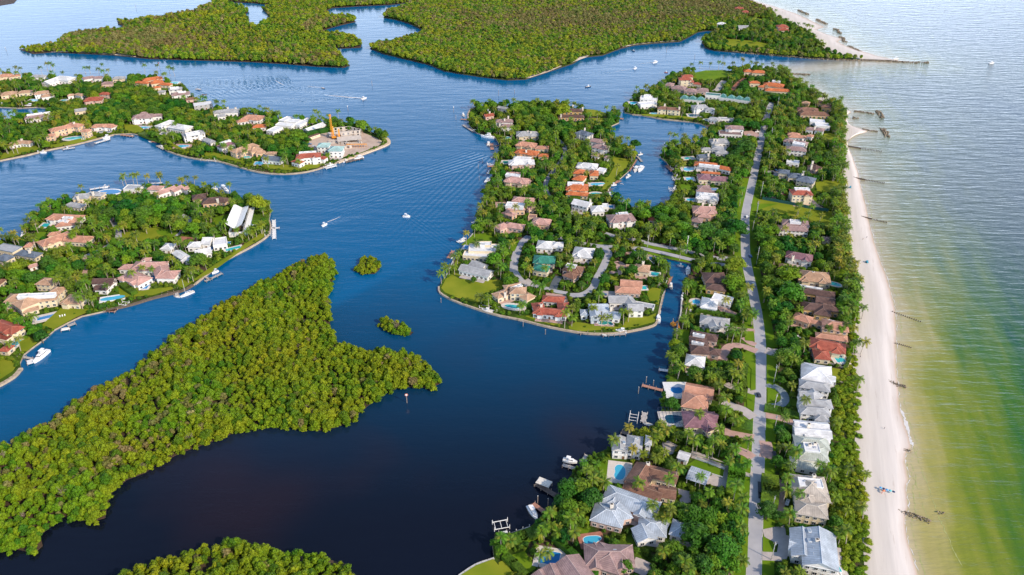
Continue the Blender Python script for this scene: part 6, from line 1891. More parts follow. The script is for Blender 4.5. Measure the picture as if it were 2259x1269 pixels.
BOATS = """
A|cruiser|690,290|565,262|white cabin cruiser on the lift below the kidney pool house
A|cruiser|340,780|262,660|white cabin cruiser moored at the brown dock in the dark bay
C|skiff|75,1195|170,1215|small white boat at the foot of the pale dock
C|cruiser|222,190|222,262|white cruiser moored along the canal mouth quay
C|skiff|232,125|226,175|small grey boat moored above the canal mouth cruiser
C|barge|380,300|340,270|dark work barge with an orange excavator in the canal mouth
C|console|490,150|545,170|boat lying in the hedge side canal slip
C|console|443,60|438,20|dark covered boat on the canal east bank lift
F|cruiser|545,1165|675,1180|white cruiser with dark cockpit at the lawn point dock
F|skiff|395,1215|450,1225|small white boat on a lift at the lawn point dock
F|console|1165,640|1170,700|red and white boat on a canal west bank lift
F|cruiser|1360,450|1360,530|white sports boat at the canal head
F|console|1240,430|1310,445|dark blue boat moored across the canal head
F|console|1300,745|1305,790|black covered boat on the canal east bank
F|console|1290,810|1295,855|black covered boat south of its twin on the east bank
F|skiff|1040,915|1035,955|small boat against the quay above the white cruiser
E|console|570,935|700,965|open white boat in the broad white lift
E|skiff|900,1000|935,1005|jet ski sized craft on the square pale dock
E|console|215,350|255,345|small white boat west of the modernist house
E|console|320,170|385,150|white motor boat at the northwest corner dock
K|yacht|385,640|570,660|large white motor yacht moored below the west point garden
K|console|495,715|490,770|white centre console boat beside the red dock
K|skiff|575,790|605,780|small white boat inside the red dock
K|console|130,330|150,365|white boat beside the red dock head
K|console|445,1255|510,1235|white boat by the pink terrace house shore
K|skiff|270,560|320,550|grey tender at the end of the long lift pier
H|cruiser|200,160|285,120|white cruiser moored by the west shore palms
H|skiff|250,20|275,5|little white boat at the upper west shore
L|console|1325,870|1390,850|white boat on the northern basin lift
L|cruiser|1330,1120|1395,1040|white cruiser moored off the basin quay
L|console|1265,1125|1325,1030|slim grey white boat beside the basin cruiser
L|console|1135,1215|1200,1170|white bow rider at the southern basin quay
I|kayak|470,165|530,180|yellow paddle boat beside the red basin dock
I|console|330,220|420,200|white boat on a lift at the red basin dock
I|console|270,300|320,290|white boat between the dark docks of the basin
I|console|280,360|350,330|pink and white boat at the lowest western basin dock
I|cruiser|510,480|560,470|white boat with rods at the foot of the basin
I|skiff|640,560|700,590|small blue white boat in the basin's southern nook
I|console|1330,75|1390,75|white boat on the upper eastern basin lift
I|cruiser|1300,265|1355,260|white cruiser on the lower eastern basin lift
M|cruiser|315,665|350,685|white boat at the palm point of the basin
M|cruiser|280,745|370,735|blue and white boat below the palm point
M|skiff|520,1190|570,1210|white boat on the lift of the mauve hipped house
M|console|1830,470|1900,465|white boat on a trailer at the roadside court
N|cruiser|340,225|285,245|white boat heading along the inlet, nearest its south shore
N|cruiser|685,120|620,140|white boat leading the pair in the inlet
N|console|795,295|850,300|dark red hulled boat off the tip of the big lawn|r
N|skiff|250,965|310,970|small white boat below the northwestern tip garden
N|console|740,425|790,425|dark blue boat at the inlet float|b
|cruiser|905,478|889,477|white cruiser under way in the middle of the bay
|cruiser|722,494|710,499|white motor boat with a curling wake in the bay
|cruiser|809,216|797,219|white speed boat at the head of the long wake
|skiff|717,195|709,193|small dark boat ahead of a faint wake|b
|console|1304,190|1292,192|dark hulled boat passing the round basin mouth|b
|console|1401,113|1395,112|dark boat anchored off the far sand margin|b
|cruiser|1449,137|1440,139|white boat farthest along the inlet channel
b|cruiser|1185,122|1148,126|lone dark and white boat out on the gulf
b|cruiser|480,96|510,92|white boat anchored off the jetty beach
R|sail|1255,895|1430,820|white sailing boat moored before the pink mansion
R|skiff|1170,880|1250,890|white tender between dock and sailing boat
S|cruiser|600,1005|665,975|boat with a blue canopy on the grey T shaped dock
S|yacht|780,170|690,115|white flybridge yacht moored behind the purple roofed house
S|cruiser|590,130|660,125|white cruiser left of the flybridge yacht
Q|yacht|350,945|505,815|large white motor yacht with dark side moored at the left land
Q|skiff|640,600|725,585|small white boat on the railed lift
V|cruiser|290,275|345,235|grey white boat on the Z shaped dock
W|cruiser|285,550|400,545|white cruiser in the inner basin, left one
W|cruiser|530,550|600,545|white cruiser in the inner basin under the hedge
W|cruiser|0,535|45,535|white boat cut by the left margin in the inner basin
W|console|420,1100|470,1085|yellow boat beside the white one at the left lawn|y
W|cruiser|465,1095|540,1090|white boat moored at the left lawn
W|cruiser|1220,915|1285,905|white boat on the platform right of the curved pool
W|kayak|720,1055|765,1048|red kayak on the long white float|r
W|kayak|820,1040|870,1030|white kayak on the long white float
X|yacht|-20,905|75,895|white yacht beside the bend of the shore
X|skiff|560,930|600,940|small white boat at the small red dock
X|console|700,1000|765,1020|white boat on the grey square dock
X|skiff|320,870|360,850|white boat at the red brown bay head dock
Y|console|0,700|40,690|white boat left of the peach villa dock
Y|console|1420,775|1500,755|white boat on the double boat lift
Y|console|1620,720|1690,700|white boat at the left end of the long dark dock
Y|cruiser|1760,690|1870,655|white boat at the right end of the long dark dock
U|cruiser|910,245|980,235|white boat behind the oval pool point
"""
for ln in BOATS.strip().split('\n'):
    f = ln.split('|')
    bx, by = [float(v) for v in f[2].split(',')]
    sx, sy = [float(v) for v in f[3].split(',')]
    boat(f[0], f[1], bx, by, sx, sy, f[4], f[5] if len(f) > 5 else 'w', 1.2 if 'trailer' in f[4] else 0.9 if 'lift' in f[4] or 'dock head' in f[4] else 0.0)
p = T('A', 398, 462, 2.5)
r = thing('boat_canopy', 'beige canvas boat canopy over the dark boarded dock', 'canopy', (p.x, p.y, 0), -.5)
link('cover', simple_mesh('cover', lambda q: (q.box((0, 0, 3.2), (8, 5, .2)), q.box((0, 0, 3.4), (7.4, 3, .3))), [M_deckb]), r)
for sx in (-1, 1):
    for sy in (-1, 1):
        link('post', simple_mesh('post', lambda q: q.tube((sx * 3.8, sy * 2.3, -1.5), (sx * 3.8, sy * 2.3, 3.2), .15), [M_pile]), r)

# ------------------------------------------------------------------ cars
def car_proto(colname, c, van=False):
    body = MB()
    h = 1.0 if not van else 1.5
    prof = [(-2.3, .35), (-2.3, .95), (-1.9, 1.0), (-1.3, 1.42 if not van else 1.9), (.4, 1.45 if not van else 1.95), (1.2, 1.0), (2.2, .88), (2.3, .35)]
    for s_ in (-1, 1):
        f = [(x, s_ * .9, z) for x, z in prof]
        body.face(f if s_ < 0 else f[::-1])
    for i in range(len(prof) - 1):
        a, b = prof[i], prof[i + 1]
        body.face([(a[0], -.9, a[1]), (a[0], .9, a[1]), (b[0], .9, b[1]), (b[0], -.9, b[1])])
    gl = MB()
    top = 1.42 if not van else 1.9
    gl.box((-.45, 0, (top + 1) / 2 + .05), (1.9, 1.84, top - 1.12))
    gl.face([(.5, -.75, top), (1.15, -.75, 1.06), (1.15, .75, 1.06), (.5, .75, top)][::-1])
    return body.mesh('body', [mat(colname + '_paint', c, rough=.3, spec=.6, var=.02)]), gl.mesh('glass', [M_glass])
CARC = {'white': (.75, .75, .75), 'dark': (.03, .035, .05), 'blue': (.04, .12, .3), 'silver': (.5, .52, .55), 'red': (.5, .04, .03)}
CARP = {k: car_proto(k, v) for k, v in CARC.items()}
WHEEL = simple_mesh('wheel', lambda q: q.tube((0, -.12, 0), (0, .12, 0), .34, n=10), [M_tyre])
def car(t, x, y, ang, col, label):
    p = T(t, x, y)
    r = thing('parked_car' if 'parked' in label else 'car', label, 'car', (p.x, p.y, LZ + 0.22), math.radians(ang))
    link('body', CARP[col][0], r); link('windows', CARP[col][1], r)
    for sx in (-1.4, 1.4):
        for sy in (-.82, .82):
            link('wheel', WHEEL, r, (sx, sy, .34))
    for sy in (-.6, .6):
        link('headlight', HEADL, r, (2.28, sy, .72))
HEADL = simple_mesh('headlight', lambda q: q.box((0, 0, 0), (.08, .35, .18)), [M_frame])
car('C', 1157, 945, 92, 'dark', 'dark car driving up the main road near the bay docks')
car('G', 240, 150, 85, 'white', 'white car following another on the main road by the big lawn')
car('G', 231, 247, -95, 'dark', 'dark car on the main road, nearer than the white one')
car('G', 277, 592, 95, 'blue', 'blue car parked at the road edge by the white utility pole')
car('G', 320, 910, 100, 'white', 'white car parked along the road in the big tree shade')
car('F', 765, 285, 80, 'white', 'white car parked on the brick court beside a dark one')
car('F', 805, 292, 80, 'dark', 'dark car parked on the brick court beside a white one')
car('F', 523, 632, 20, 'silver', 'silver car parked in the drive of the salmon gabled house')
car('F', 418, 768, -10, 'blue', 'blue car parked on the pale court of the V roofed house')
car('D', 462, 405, -15, 'white', 'white car parked beside the red brown beach house')
car('B', 1115, 145, -20, 'silver', 'silver car parked under palms beside the sage roofed house')
car('B', 1025, 215, 80, 'dark', 'dark car parked in the shady drive near the sage roofed house')
car('B', 1140, 640, 60, 'silver', 'silver car parked by the steps of the tan roofed beach house')
car('J', 710, 618, -70, 'blue', 'bright blue car parked before the slate roofed mansion')
car('J', 815, 970, 10, 'red', 'red car parked in the court of the tall red tiled villa')
car('J', 552, 992, 0, 'white', 'white car parked in the gateway beside the screen fence')
car('M', 1975, 160, 20, 'white', 'white car parked at the upper roadside, left of a dark one')
car('M', 2010, 160, 20, 'dark', 'dark car parked at the upper roadside')
car('M', 1735, 517, 15, 'silver', 'silver car parked in the court of the flat white roof house')
car('Y', 1450, 372, -30, 'white', 'white van parked at the back of the building site')
car('Y', 1205, 505, 10, 'blue', 'blue truck parked at the left edge of the building site')
car('Y', 1255, 535, 10, 'silver', 'silver car parked beside the left teal roofed block')
car('C', 250, -300, 0, 'dark', 'dark car parked beside the lane in the northern gardens') if False else None
car('Q', 640, 130, 20, 'blue', 'blue car parked behind the tan waterfront mansion')

# ------------------------------------------------------------------ poles, markers, fences, groynes, beach things
def pole(t, xb, yb, h, label, white=False):
    p = T(t, xb, yb)
    r = thing('utility_pole', label, 'utility pole', (p.x, p.y, LZ), uni(0, 3))
    m = M_pilew if white else M_verge
    link('shaft', simple_mesh('shaft', lambda q: q.tube((0, 0, 0), (0, 0, h), .30 if white else .22, .16, 7), [m]), r)
    link('crossarm', simple_mesh('crossarm', lambda q: q.box((0, 0, h - .6), (2.6, .16, .16)), [M_drift]), r)
    for s_ in (-1, 0, 1):
        link('insulator', simple_mesh('insulator', lambda q: q.tube((0, 0, 0), (0, 0, .35), .1), [M_steel]), r, (s_ * 1.1, 0, h - .5))
    if h > 9:
        link('transformer', simple_mesh('transformer', lambda q: q.tube((0, 0, 0), (0, 0, 1), .32, n=9), [M_steel]), r, (.45, 0, h - 2.4))
for q in (('B', 1000, 722, 12, 'utility pole beside the hedge across from the tan roofed beach house'), ('B', 1000, 1135, 13, 'utility pole in the drive of the nearest beach house'),
          ('D', 240, 822, 14, 'utility pole on the verge above the blue grey drive'), ('D', 240, 1082, 13, 'utility pole in the loop of the blue grey drive'), ('D', 245, 1269, 12, 'utility pole below the pink drive west of the white gabled house'),
          ('G', 345, 155, 14, 'leaning pale pole at the lower edge of the big lawn'), ('G', 303, 305, 10, 'pole with a lamp arm on the verge by the white terraced house'), ('G', 348, 678, 16, 'tall pale pole beside the purple roofed house drive'),
          ('F', 905, 236, 12, 'pole beside the boulevard lane west of the canal head'), ('F', 645, 110, 9, 'short pole on the boulevard verge under trees'),
          ('J', 638, 142, 11, 'northern pole beside the coast road hedge'), ('J', 593, 522, 14, 'pole in front of the low white walled house'), ('J', 543, 695, 9, 'pole at the circular drive of the slate mansion'),
          ('J', 490, 1002, 17, 'tall white pole at the corner of the screen fence'), ('J', 428, 1269, 16, 'white pole on the lawn south of the screen fence'),
          ('O', 580, 830, 12, 'pole beside the top end of the road'), ('O', 845, 870, 18, 'tall pole at the hedge end by the road head'), ('M', 2100, 565, 11, 'pole in the roadside palms by the boat trailer')):
    pole(*q)
pole('F', 1338, 305, 17, 'thick white monopole beside the boulevard east of the canal head', True)

def marker(x, y, h, label, sign=None, z=0):
    p = ground(x, y, 0)
    r = thing('channel_marker', label, 'channel marker', (p.x, p.y, 0))
    link('post', simple_mesh('post', lambda q: q.tube((0, 0, -2), (0, 0, h), .22, .2, 7), [M_pile]), r)
    if sign == 'round':
        link('sign', simple_mesh('sign', lambda q: (q.tube((0, -.25, h), (0, -.1, h), 1.0, n=14, mi=0), q.tube((0, -.30, h), (0, -.26, h), .62, n=14, mi=1)), [mat('sign_orange', (.6, .2, .12)), M_frame]), r)
    elif sign:
        link('sign', simple_mesh('sign', lambda q: q.box((0, -.25, h - .3), (1.1, .08, 1.1)), [M_frame if sign == 'w' else mat('sign_red', (.6, .05, .04))]), r)
    else:
        link('cap', simple_mesh('cap', lambda q: q.tube((0, 0, h), (0, 0, h + .25), .26, .05, 7), [M_pilew]), r)
marker(898, 889, 6.5, 'warning marker with a round sign standing in the dark bay', 'round')
marker(1001, 248, 7, 'white topped marker left of the west point', 'w')
marker(1100, 211, 7, 'thin dark marker behind the west point trees')
marker(1135, 207, 6, 'thin marker right of the dark one behind the point')
marker(838, 12, 7, 'thin marker in the far lagoon') if False else None
marker(300, 18, 7, 'thin marker far out in the upper left bay')
marker(14, 113, 6, 'white marker left of the forest tip', 'w')
marker(353, 153, 9, 'red topped marker in the channel beyond the palms', 'r')
marker(768, 246, 7, 'white day marker behind the building site palms', 'w')
marker(821, 190, 7, 'dark marker in the open channel')
marker(801, 224, 6, 'pole close to the speeding boat')
marker(1470, 116, 8, 'tall marker in the inlet by the far shore')
marker(1532, 131, 7, 'marker in the inlet before the jetty grove')
marker(1595, 132, 7, 'marker right of the others in the inlet')
marker(973, 668, 4, 'grey piling off the point lawn corner')
marker(1154, 720, 4, 'piling below the square pale dock')
marker(1203, 738, 4, 'piling below the peaked dock shelter')
marker(1408, 868, 5, 'outer mooring pile left of the salmon dock')
marker(1425, 845, 5, 'mooring pile above the salmon dock')
marker(1441, 850, 4, 'mooring pile above the salmon dock near shore')
marker(1057, 398, 4, 'mooring pile off the pink house shore')
marker(1055, 372, 5, 'paired mooring pile off the white roofed house')
marker(1006, 265, 6, 'thick dark piling left of the red dock head')
marker(1064, 360, 5, 'mooring pile near the short red dock')
marker(1209, 1115, 5, 'mooring pile beside the shore below the dark dock')
marker(1186, 1112, 6, 'mooring pile at the stern of the bay cruiser')
marker(505, 436, 6, 'pile beside the lone far shore palm')

def fence(label, t, s, h, m, step=3.5, rails=True):
    pts = poly(t, s)
    c = pts[0]
    r = thing('fence', label, 'fence', (c.x, c.y, LZ))
    for i in range(len(pts) - 1):
        a, b = pts[i], pts[i + 1]
        d = b - a
        L = math.hypot(d.x, d.y)
        ang = math.atan2(d.y, d.x)
        n = max(1, int(L / step))
        pm = simple_mesh('panel', lambda q: q.box((0, 0, h / 2), (L / n - .1, .08, h)), [m])
        po = simple_mesh('post', lambda q: q.box((0, 0, h / 2 + .05), (.14, .14, h + .1)), [m])
        for k in range(n):
            q_ = a + d * ((k + .5) / n)
            link('panel', pm, r, (q_.x - c.x, q_.y - c.y, 0), ang)
            q_ = a + d * (k / n)
            link('post', po, r, (q_.x - c.x, q_.y - c.y, 0), ang)
fence('dark green screen fence between the big lawn and the villa site', 'J', "515,1022 900,1090 1130,1140 1440,1192", 3.2, mat('green_screen', (.02, .09, .09)))
fence('white rail fence round the end of the long lawn', 'B', "335,250 590,340 575,420 475,388", 1.3, M_frame)
fence('white garden wall at the pool of the red brown beach house', 'D', "740,640 925,700 970,600", 1.4, MW['c'])
fence('pale beach steps wall of the grey gabled mansion', 'D', "780,795 870,820 1040,870", .8, MW['c'], 6)

ROCKS = []
for k in range(4):
    bm = bmesh.new()
    bmesh.ops.create_icosphere(bm, subdivisions=1, radius=1)
    for v_ in bm.verts:
        v_.co *= uni(.75, 1.2)
        v_.co.z *= .75
    me_ = bpy.data.meshes.new('rock'); bm.to_mesh(me_); bm.free(); me_.materials.append(M_rock)
    ROCKS.append(me_)
def rockline(label, t, s, wd, size, name='rock_breakwater', cat='breakwater', cap=90, dens=1.0):
    pts = poly(t, s, 0)
    c = pts[0]
    r = thing(name, label, cat, (c.x, c.y, 0))
    tot = 0
    for i in range(len(pts) - 1):
        a, b = pts[i], pts[i + 1]
        d = b - a
        L = d.length
        n = int(L * wd / size ** 2 * .9 * dens) + 1
        n = min(n, cap)
        q = Vector((-d.y, d.x, 0)).normalized()
        for k in range(n):
            w_ = uni(-.5, .5)
            p = a + d * ((k + rnd()) / n) + q * (w_ * wd)
            link('rock', random.choice(ROCKS), r, (p.x - c.x, p.y - c.y, (.5 - abs(w_)) * 1.3 + .1), (uni(0, 3), uni(0, 3), uni(0, 3)), (size * uni(.38, .75),) * 3)
rockline('northern rock breakwater off the sand spit', 'b', "370,460 385,480 400,512", 6, 1.7)
rockline('southern rock breakwater off the sand spit', 'b', "405,583 425,610 432,642", 6.5, 1.8)
rockline('first rock breakwater off the far island beach', 'P', "1435,135 1500,165 1565,192", 6, 2.0)
rockline('second rock breakwater off the far island beach', 'P', "1670,255 1730,285 1805,318", 6, 2.0)
rockline('third hooked rock breakwater off the far island beach', 'P', "1890,382 1950,390 1970,435 2000,438", 5, 1.8)
rockline('fourth hooked rock breakwater off the far island beach', 'P', "1965,488 2020,495 2030,548 2075,550", 5, 1.8)
rockline('low dark rock groyne nearest the long jetty', 'P', "2095,605 2170,640 2250,680", 4, 1.8)
rockline('low rock groyne at the northern tip beach', 'O', "945,237 1100,243 1250,258 1400,265", 5, 1.5)
rockline('short rock line south of the northern tip groyne', 'O', "1120,315 1200,322 1285,330", 3, 1.2)
rockline('rock line running out from the sand spit top', 'b', "205,462 270,470 345,481", 4, 1.3)
rockline('sandy rock line across the spit shallows', 'b', "262,588 310,598 368,606", 3.4, 1.2)
rockline('rock ledge at the beach bend', 'O', "2120,865 2180,868 2239,875", 4, 1.2)
rockline('small rock cluster in the spit lagoon', 'b', "195,505 210,515 225,508", 4, 1.2)
rockline('long dark rubble jetty guarding the inlet', '', "1575,111 1640,117 1720,124 1800,130 1850,133 1905,134 1960,136 2010,138 2050,139", 6, 2.2, 'rubble_jetty', 'jetty', 70, 0.8)
rockline('tangle of dark rocks crossing the lower beach', 'Z', "480,750 540,775 600,800", 1.6, .6)
rockline('seaweed dark rocks at the waterline of the lower beach', 'Z', "600,800 680,820 760,850 800,870", 3.2, .8)
rockline('small dark rocks at the tide line above the bathers', 'Z', "590,318 620,325 655,332", 2, .6)
rockline('rock and timber tangle at the mid beach tide line', 'D', "1270,800 1340,820 1400,845 1475,870", 4, .8)
rockline('weedy reef patch off the lower beach', 'Z', "850,795 905,805", 2, .7)
def groyne(label, t, x1, y1, x2, y2, n, h=1.6, wall=0.4):
    a, b = T(t, x1, y1, 0), T(t, x2, y2, 0)
    r = thing('timber_groyne', label, 'groyne', (a.x, a.y, 0))
    d = b - a
    ang = math.atan2(d.y, d.x)
    if wall:
        L = d.length * wall
        link('plank_wall', simple_mesh('plank_wall', lambda q: q.box((L / 2, 0, .3), (L, .35, 1.9)), [M_drift]), r, (0, 0, 0), ang)
    po = simple_mesh('post', lambda q: q.tube((0, 0, -2), (0, 0, 1), .38, .34, 6), [M_drift])
    for k in range(n):
        q = d * ((k + .5) / n)
        link('post', po, r, (q.x, q.y, 0), 0, (1, 1, h * uni(.7, 1.2)))
groyne('northern timber groyne of the beach with thick posts', 'b', 160, 710, 398, 748, 22)
groyne('timber groyne by the yellow lawn beach', 'b', 195, 930, 418, 970, 20)
groyne('half buried timber groyne by the big lawn beach', 'b', 250, 1203, 435, 1244, 18, 1.2)
groyne('row of worn posts off the brown roofed mansions', 'D', 1340, 160, 1620, 260, 14, .9, 0)
groyne('row of worn posts off the white roofed beach house', 'D', 1365, 455, 1530, 500, 9, .9, 0)

# bathers' camp and strollers
def umbrella(x, y, col, label):
    p = T('Z', x, y, 1.3)
    r = thing('beach_umbrella', label, 'umbrella', (p.x, p.y, 1.1))
    link('pole', simple_mesh('pole', lambda q: q.tube((0, 0, 0), (0, 0, 2.2), .05), [M_frame]), r)
    link('canopy', simple_mesh('canopy', lambda q: q.tube((0, 0, 1.9), (0, 0, 2.4), .85, .05, 8), [mat(col + '_canvas', {'blue': (.10, .35, .65), 'teal': (.1, .45, .5), 'orange': (.8, .25, .12), 'navy': (.03, .05, .12)}[col])]), r)
for x, y, c_, l_ in ((418, 622, 'blue', 'blue beach umbrella at the left end of the camp'), (440, 630, 'navy', 'navy beach umbrella second from the left'), (440, 645, 'orange', 'orange beach umbrella in front of the camp'),
                     (465, 638, 'blue', 'blue beach umbrella in the middle of the camp'), (490, 645, 'teal', 'teal beach umbrella right of the middle'), (515, 653, 'navy', 'navy beach umbrella at the right end')):
    umbrella(x, y, c_, l_)
def person(t, x, y, shirt, label, z=1.2):
    p = T(t, x, y, z)
    bm = bmesh.new()
    V = [(0, 0, .95), (0, 0, 1.2), (0, 0, 1.45), (0, 0, 1.58), (0, 0, 1.72), (.11, 0, .9), (.13, .08, .48), (.13, -.02, .05), (-.11, 0, .9), (-.13, -.1, .5), (-.14, .1, .05),
         (.21, 0, 1.42), (.27, .03, 1.12), (.27, .14, .88), (-.21, 0, 1.42), (-.27, -.03, 1.12), (-.27, .1, .88)]
    E = [(0, 1), (1, 2), (2, 3), (3, 4), (0, 5), (5, 6), (6, 7), (0, 8), (8, 9), (9, 10), (2, 11), (11, 12), (12, 13), (2, 14), (14, 15), (15, 16)]
    R_ = [.15, .14, .16, .07, .11, .1, .07, .06, .1, .07, .06, .06, .05, .045, .06, .05, .045]
    me_ = bpy.data.meshes.new('body')
    me_.from_pydata(V, E, [])
    me_.materials.append(mat(shirt[0], shirt[1]))
    o = thing('person', label, 'person', (p.x, p.y, z - .15), uni(0, 6))
    bo = link('body', me_, o)
    bo.modifiers.new('skin', 'SKIN')
    for sv, rr_ in zip(me_.skin_vertices[0].data, R_):
        sv.radius = (rr_, rr_)
    me_.skin_vertices[0].data[0].use_root = True
    bo.modifiers.new('sub', 'SUBSURF').levels = 1
    mb = MB(); mb.tube((0, 0, 1.56), (0, 0, 1.78), .09, .11, 8); link('head', mb.mesh('head', [mat('skin', (.45, .27, .18))]), o)
for q in (('D', 1047, 587, ('dark_clothes', (.06, .06, .1)), 'person in dark clothes strolling on the mid beach'), ('G', 1583, 380, ('grey_clothes', (.1, .1, .12)), 'person in grey standing on the upper beach'),
          ('G', 1540, 402, ('tan_clothes', (.3, .2, .15)), 'person bent over the sand on the upper beach'), ('D', 1150, 160, ('tan_clothes', (.3, .2, .15)), 'person walking near the palms of the brown mansions') if False else None,
          ('Z', 450, 160, ('grey_clothes', (.1, .1, .12)), 'lone walker on the lower beach'), ('Z', 430, 650, ('red_clothes', (.5, .1, .08)), 'bather in red sitting beside the orange umbrella')):
    if q:
        person(*q)
def beachcart(t, x, y, label):
    p = T(t, x, y, 1.3)
    r = thing('beach_cart', label, 'beach cart', (p.x, p.y, 1.2), uni(0, 3))
    link('body', simple_mesh('body', lambda q: (q.box((0, 0, .8), (2.4, 1.3, .8)), q.box((-.2, 0, 1.9), (1.6, 1.3, .1))), [M_teal]), r)
    for sx in (-.8, .8):
        for sy in (-.65, .65):
            link('wheel', WHEEL, r, (sx, sy, .3))
beachcart('G', 1585, 658, 'small dark beach cart with a canopy on the sand')
beachcart('J', 1750, 853, 'little blue beach cart near the yellow lawn')
# ------------------------------------------------------------------ plants
def ico(r, c, sub=1, jit=.15, squash=1.0):
    bm = bmesh.new()
    bmesh.ops.create_icosphere(bm, subdivisions=sub, radius=1)
    vs = []
    for v_ in bm.verts:
        k = r * (1 + uni(-jit, jit))
        vs.append((c[0] + v_.co.x * k, c[1] + v_.co.y * k, c[2] + v_.co.z * k * squash))
    fs = [tuple(x.index for x in f.verts) for f in bm.faces]
    bm.free()
    return vs, fs
def leaves(mb, c, r, n, size, squash=1.0, mi=0, low=-.35):
    """leaf clumps standing on a lobe's surface, facing roughly outwards"""
    for _ in range(n):
        while True:
            d = Vector((random.gauss(0, 1), random.gauss(0, 1), random.gauss(0, 1)))
            if d.length > .1:
                d.normalize()
                if d.z > low:
                    break
        p = Vector(c) + Vector((d.x * r, d.y * r, d.z * r * squash)) * uni(.88, 1.12)
        nrm = (d + Vector((uni(-.7, .7), uni(-.7, .7), uni(-.2, .7)))).normalized()
        u = nrm.orthogonal().normalized()
        u.rotate(Matrix.Rotation(uni(0, 6.28), 3, nrm))
        v_ = nrm.cross(u)
        a, b = size * uni(.6, 1.2), size * uni(.4, .8)
        mb.face([p - u * a, p - v_ * b + nrm * .1, p + u * a, p + v_ * b + nrm * .1], mi)
def crown(R_, H_, z0, nl, leaf, nleaf, flat=.62, lobe=.42, core=True):
    """a crown of overlapping lobes: flat 'bodies' of leaf clumps over a rough inner mass"""
    mb = MB()
    for i in range(nl):
        t = (i + .5) / nl
        a = i * 2.399963 + uni(-.4, .4)
        rad = R_ * (1 - lobe * .7) * math.sqrt(t) * uni(.85, 1.1)
        lr = R_ * lobe * uni(.75, 1.25)
        zz = z0 + H_ * (.95 - .62 * t ** 1.4) * uni(.85, 1.1) - lr * .4
        c = (math.cos(a) * rad, math.sin(a) * rad, zz)
        if core:
            vs, fs = ico(lr * .84, c, 1, .18, flat + .15)
            mb.raw(vs, fs)
        leaves(mb, c, lr, nleaf, leaf, flat + .15)
    # skirt of low foliage hides the inside
    vs, fs = ico(R_ * .62, (0, 0, z0 + H_ * .38), 1, .2, .55 * H_ / R_)
    mb.raw(vs, fs)
    return mb
def trunk_mb(h, r0, limbs=4, spread=1.2, lean=.15):
    mb = MB()
    tip = Vector((uni(-lean, lean) * h * .5, uni(-lean, lean) * h * .5, h))
    mb.tube((0, 0, -.6), tip, r0, r0 * .6, 6)
    for k in range(limbs):
        a = 6.28 * k / limbs + uni(-.4, .4)
        mb.tube(tip * .8, tip + Vector((math.cos(a) * spread, math.sin(a) * spread, h * .45)), r0 * .45, r0 * .2, 5)
    return mb
PROTO = {}
def proto(kind, n, fn, leafm, barkm):
    out = []
    for i in range(n):
        cr, tr = fn(i)
        cm = cr.mesh(kind + '_crown', [leafm])
        tm = tr.mesh(kind + '_trunk', [barkm])
        both = MB()
        both.v, both.f, both.m = list(cr.v), list(cr.f), [0] * len(cr.f)
        both.raw(tr.v, tr.f, 1)
        j = both.mesh(kind + '_whole', [leafm, barkm])
        out.append((cm, tm, j))
    PROTO[kind] = out
random.seed(11)
proto('mangrove', 6, lambda i: (crown(2.9, 5.4, 1.3, 12, .42, 34, .8, .38), trunk_mb(3.0, .14, 5, 1.3, .3)), L_mang, M_mroot)
proto('olive', 3, lambda i: (crown(2.6, 4.8, 1.2, 10, .42, 26, .75, .38), trunk_mb(3.2, .14, 5, 1.3, .3)), L_olive, M_mroot)
proto('far', 5, lambda i: (crown(3.1, 5.6, 1.2, 8, .75, 16, .75, .42), trunk_mb(3.4, .14, 3, 1.3, .3)), L_mangfar, M_mroot)
proto('farolive', 3, lambda i: (crown(3.0, 5.8, 1.2, 8, .75, 16, .75, .40), trunk_mb(3.4, .14, 3, 1.3, .3)), L_olive, M_mroot)
def deadtree(i):
    mb = MB()
    for k in range(26):
        a = uni(0, 6.28); z = uni(1.5, 4.5); r = uni(1.2, 2.4)
        mb.tube((math.cos(a) * .3, math.sin(a) * .3, z), (math.cos(a) * r, math.sin(a) * r, z + uni(1, 2.6)), .09, .03, 3, 0, False)
        leaves(mb, (math.cos(a) * r, math.sin(a) * r, z + 1.6), .5, 2, .22)
    return mb, trunk_mb(4.5, .16, 6, 1.4, .3)
proto('dead', 3, deadtree, L_dead, M_bark)
proto('tree', 6, lambda i: (crown(3.6, 4.6, 2.4, 15, .46, 36, .62, .36), trunk_mb(3.6, .30, 5, 1.8, .2)), L_tree, M_bark)
proto('shrub', 5, lambda i: (crown(1.25, 1.7, .1, 6, .30, 20, .7, .5), trunk_mb(.8, .08, 3, .5, .3)), L_shrub, M_bark)
proto('grape', 4, lambda i: (crown(2.4, 1.5, .1, 10, .36, 28, .42, .44), trunk_mb(1.0, .1, 3, .8, .3)), L_grape, M_bark)
def frond_mb(L, droop, lift, n=8):
    """one frond along +x: a rib that arches over, leaflets hanging either side with gaps between them"""
    mb = MB()
    P = []
    for i in range(n + 1):
        t = i / n
        P.append(Vector((L * (t - .12 * t * t), 0, L * (lift * t - droop * t * t))))
    for i in range(n):
        a, b = P[i], P[i + 1]
        mb.face([a + Vector((0, -.05, 0)), b + Vector((0, -.04, 0)), b + Vector((0, .04, 0)), a + Vector((0, .05, 0))])
        if i == 0:
            continue
        t = i / n
        ll = L * .27 * math.sin(math.pi * min(1, t * .86 + .12)) ** .6
        for s_ in (-1, 1):
            m_ = (a + b) / 2
            fw = (b - a) * .46
            tip = m_ + Vector((ll * .55, s_ * ll * .85, -ll * .42))
            mb.face([m_ - fw, m_ + fw, tip + fw * .5, tip - fw * .4] if s_ < 0 else [m_ - fw, tip - fw * .4, tip + fw * .5, m_ + fw])
    return mb
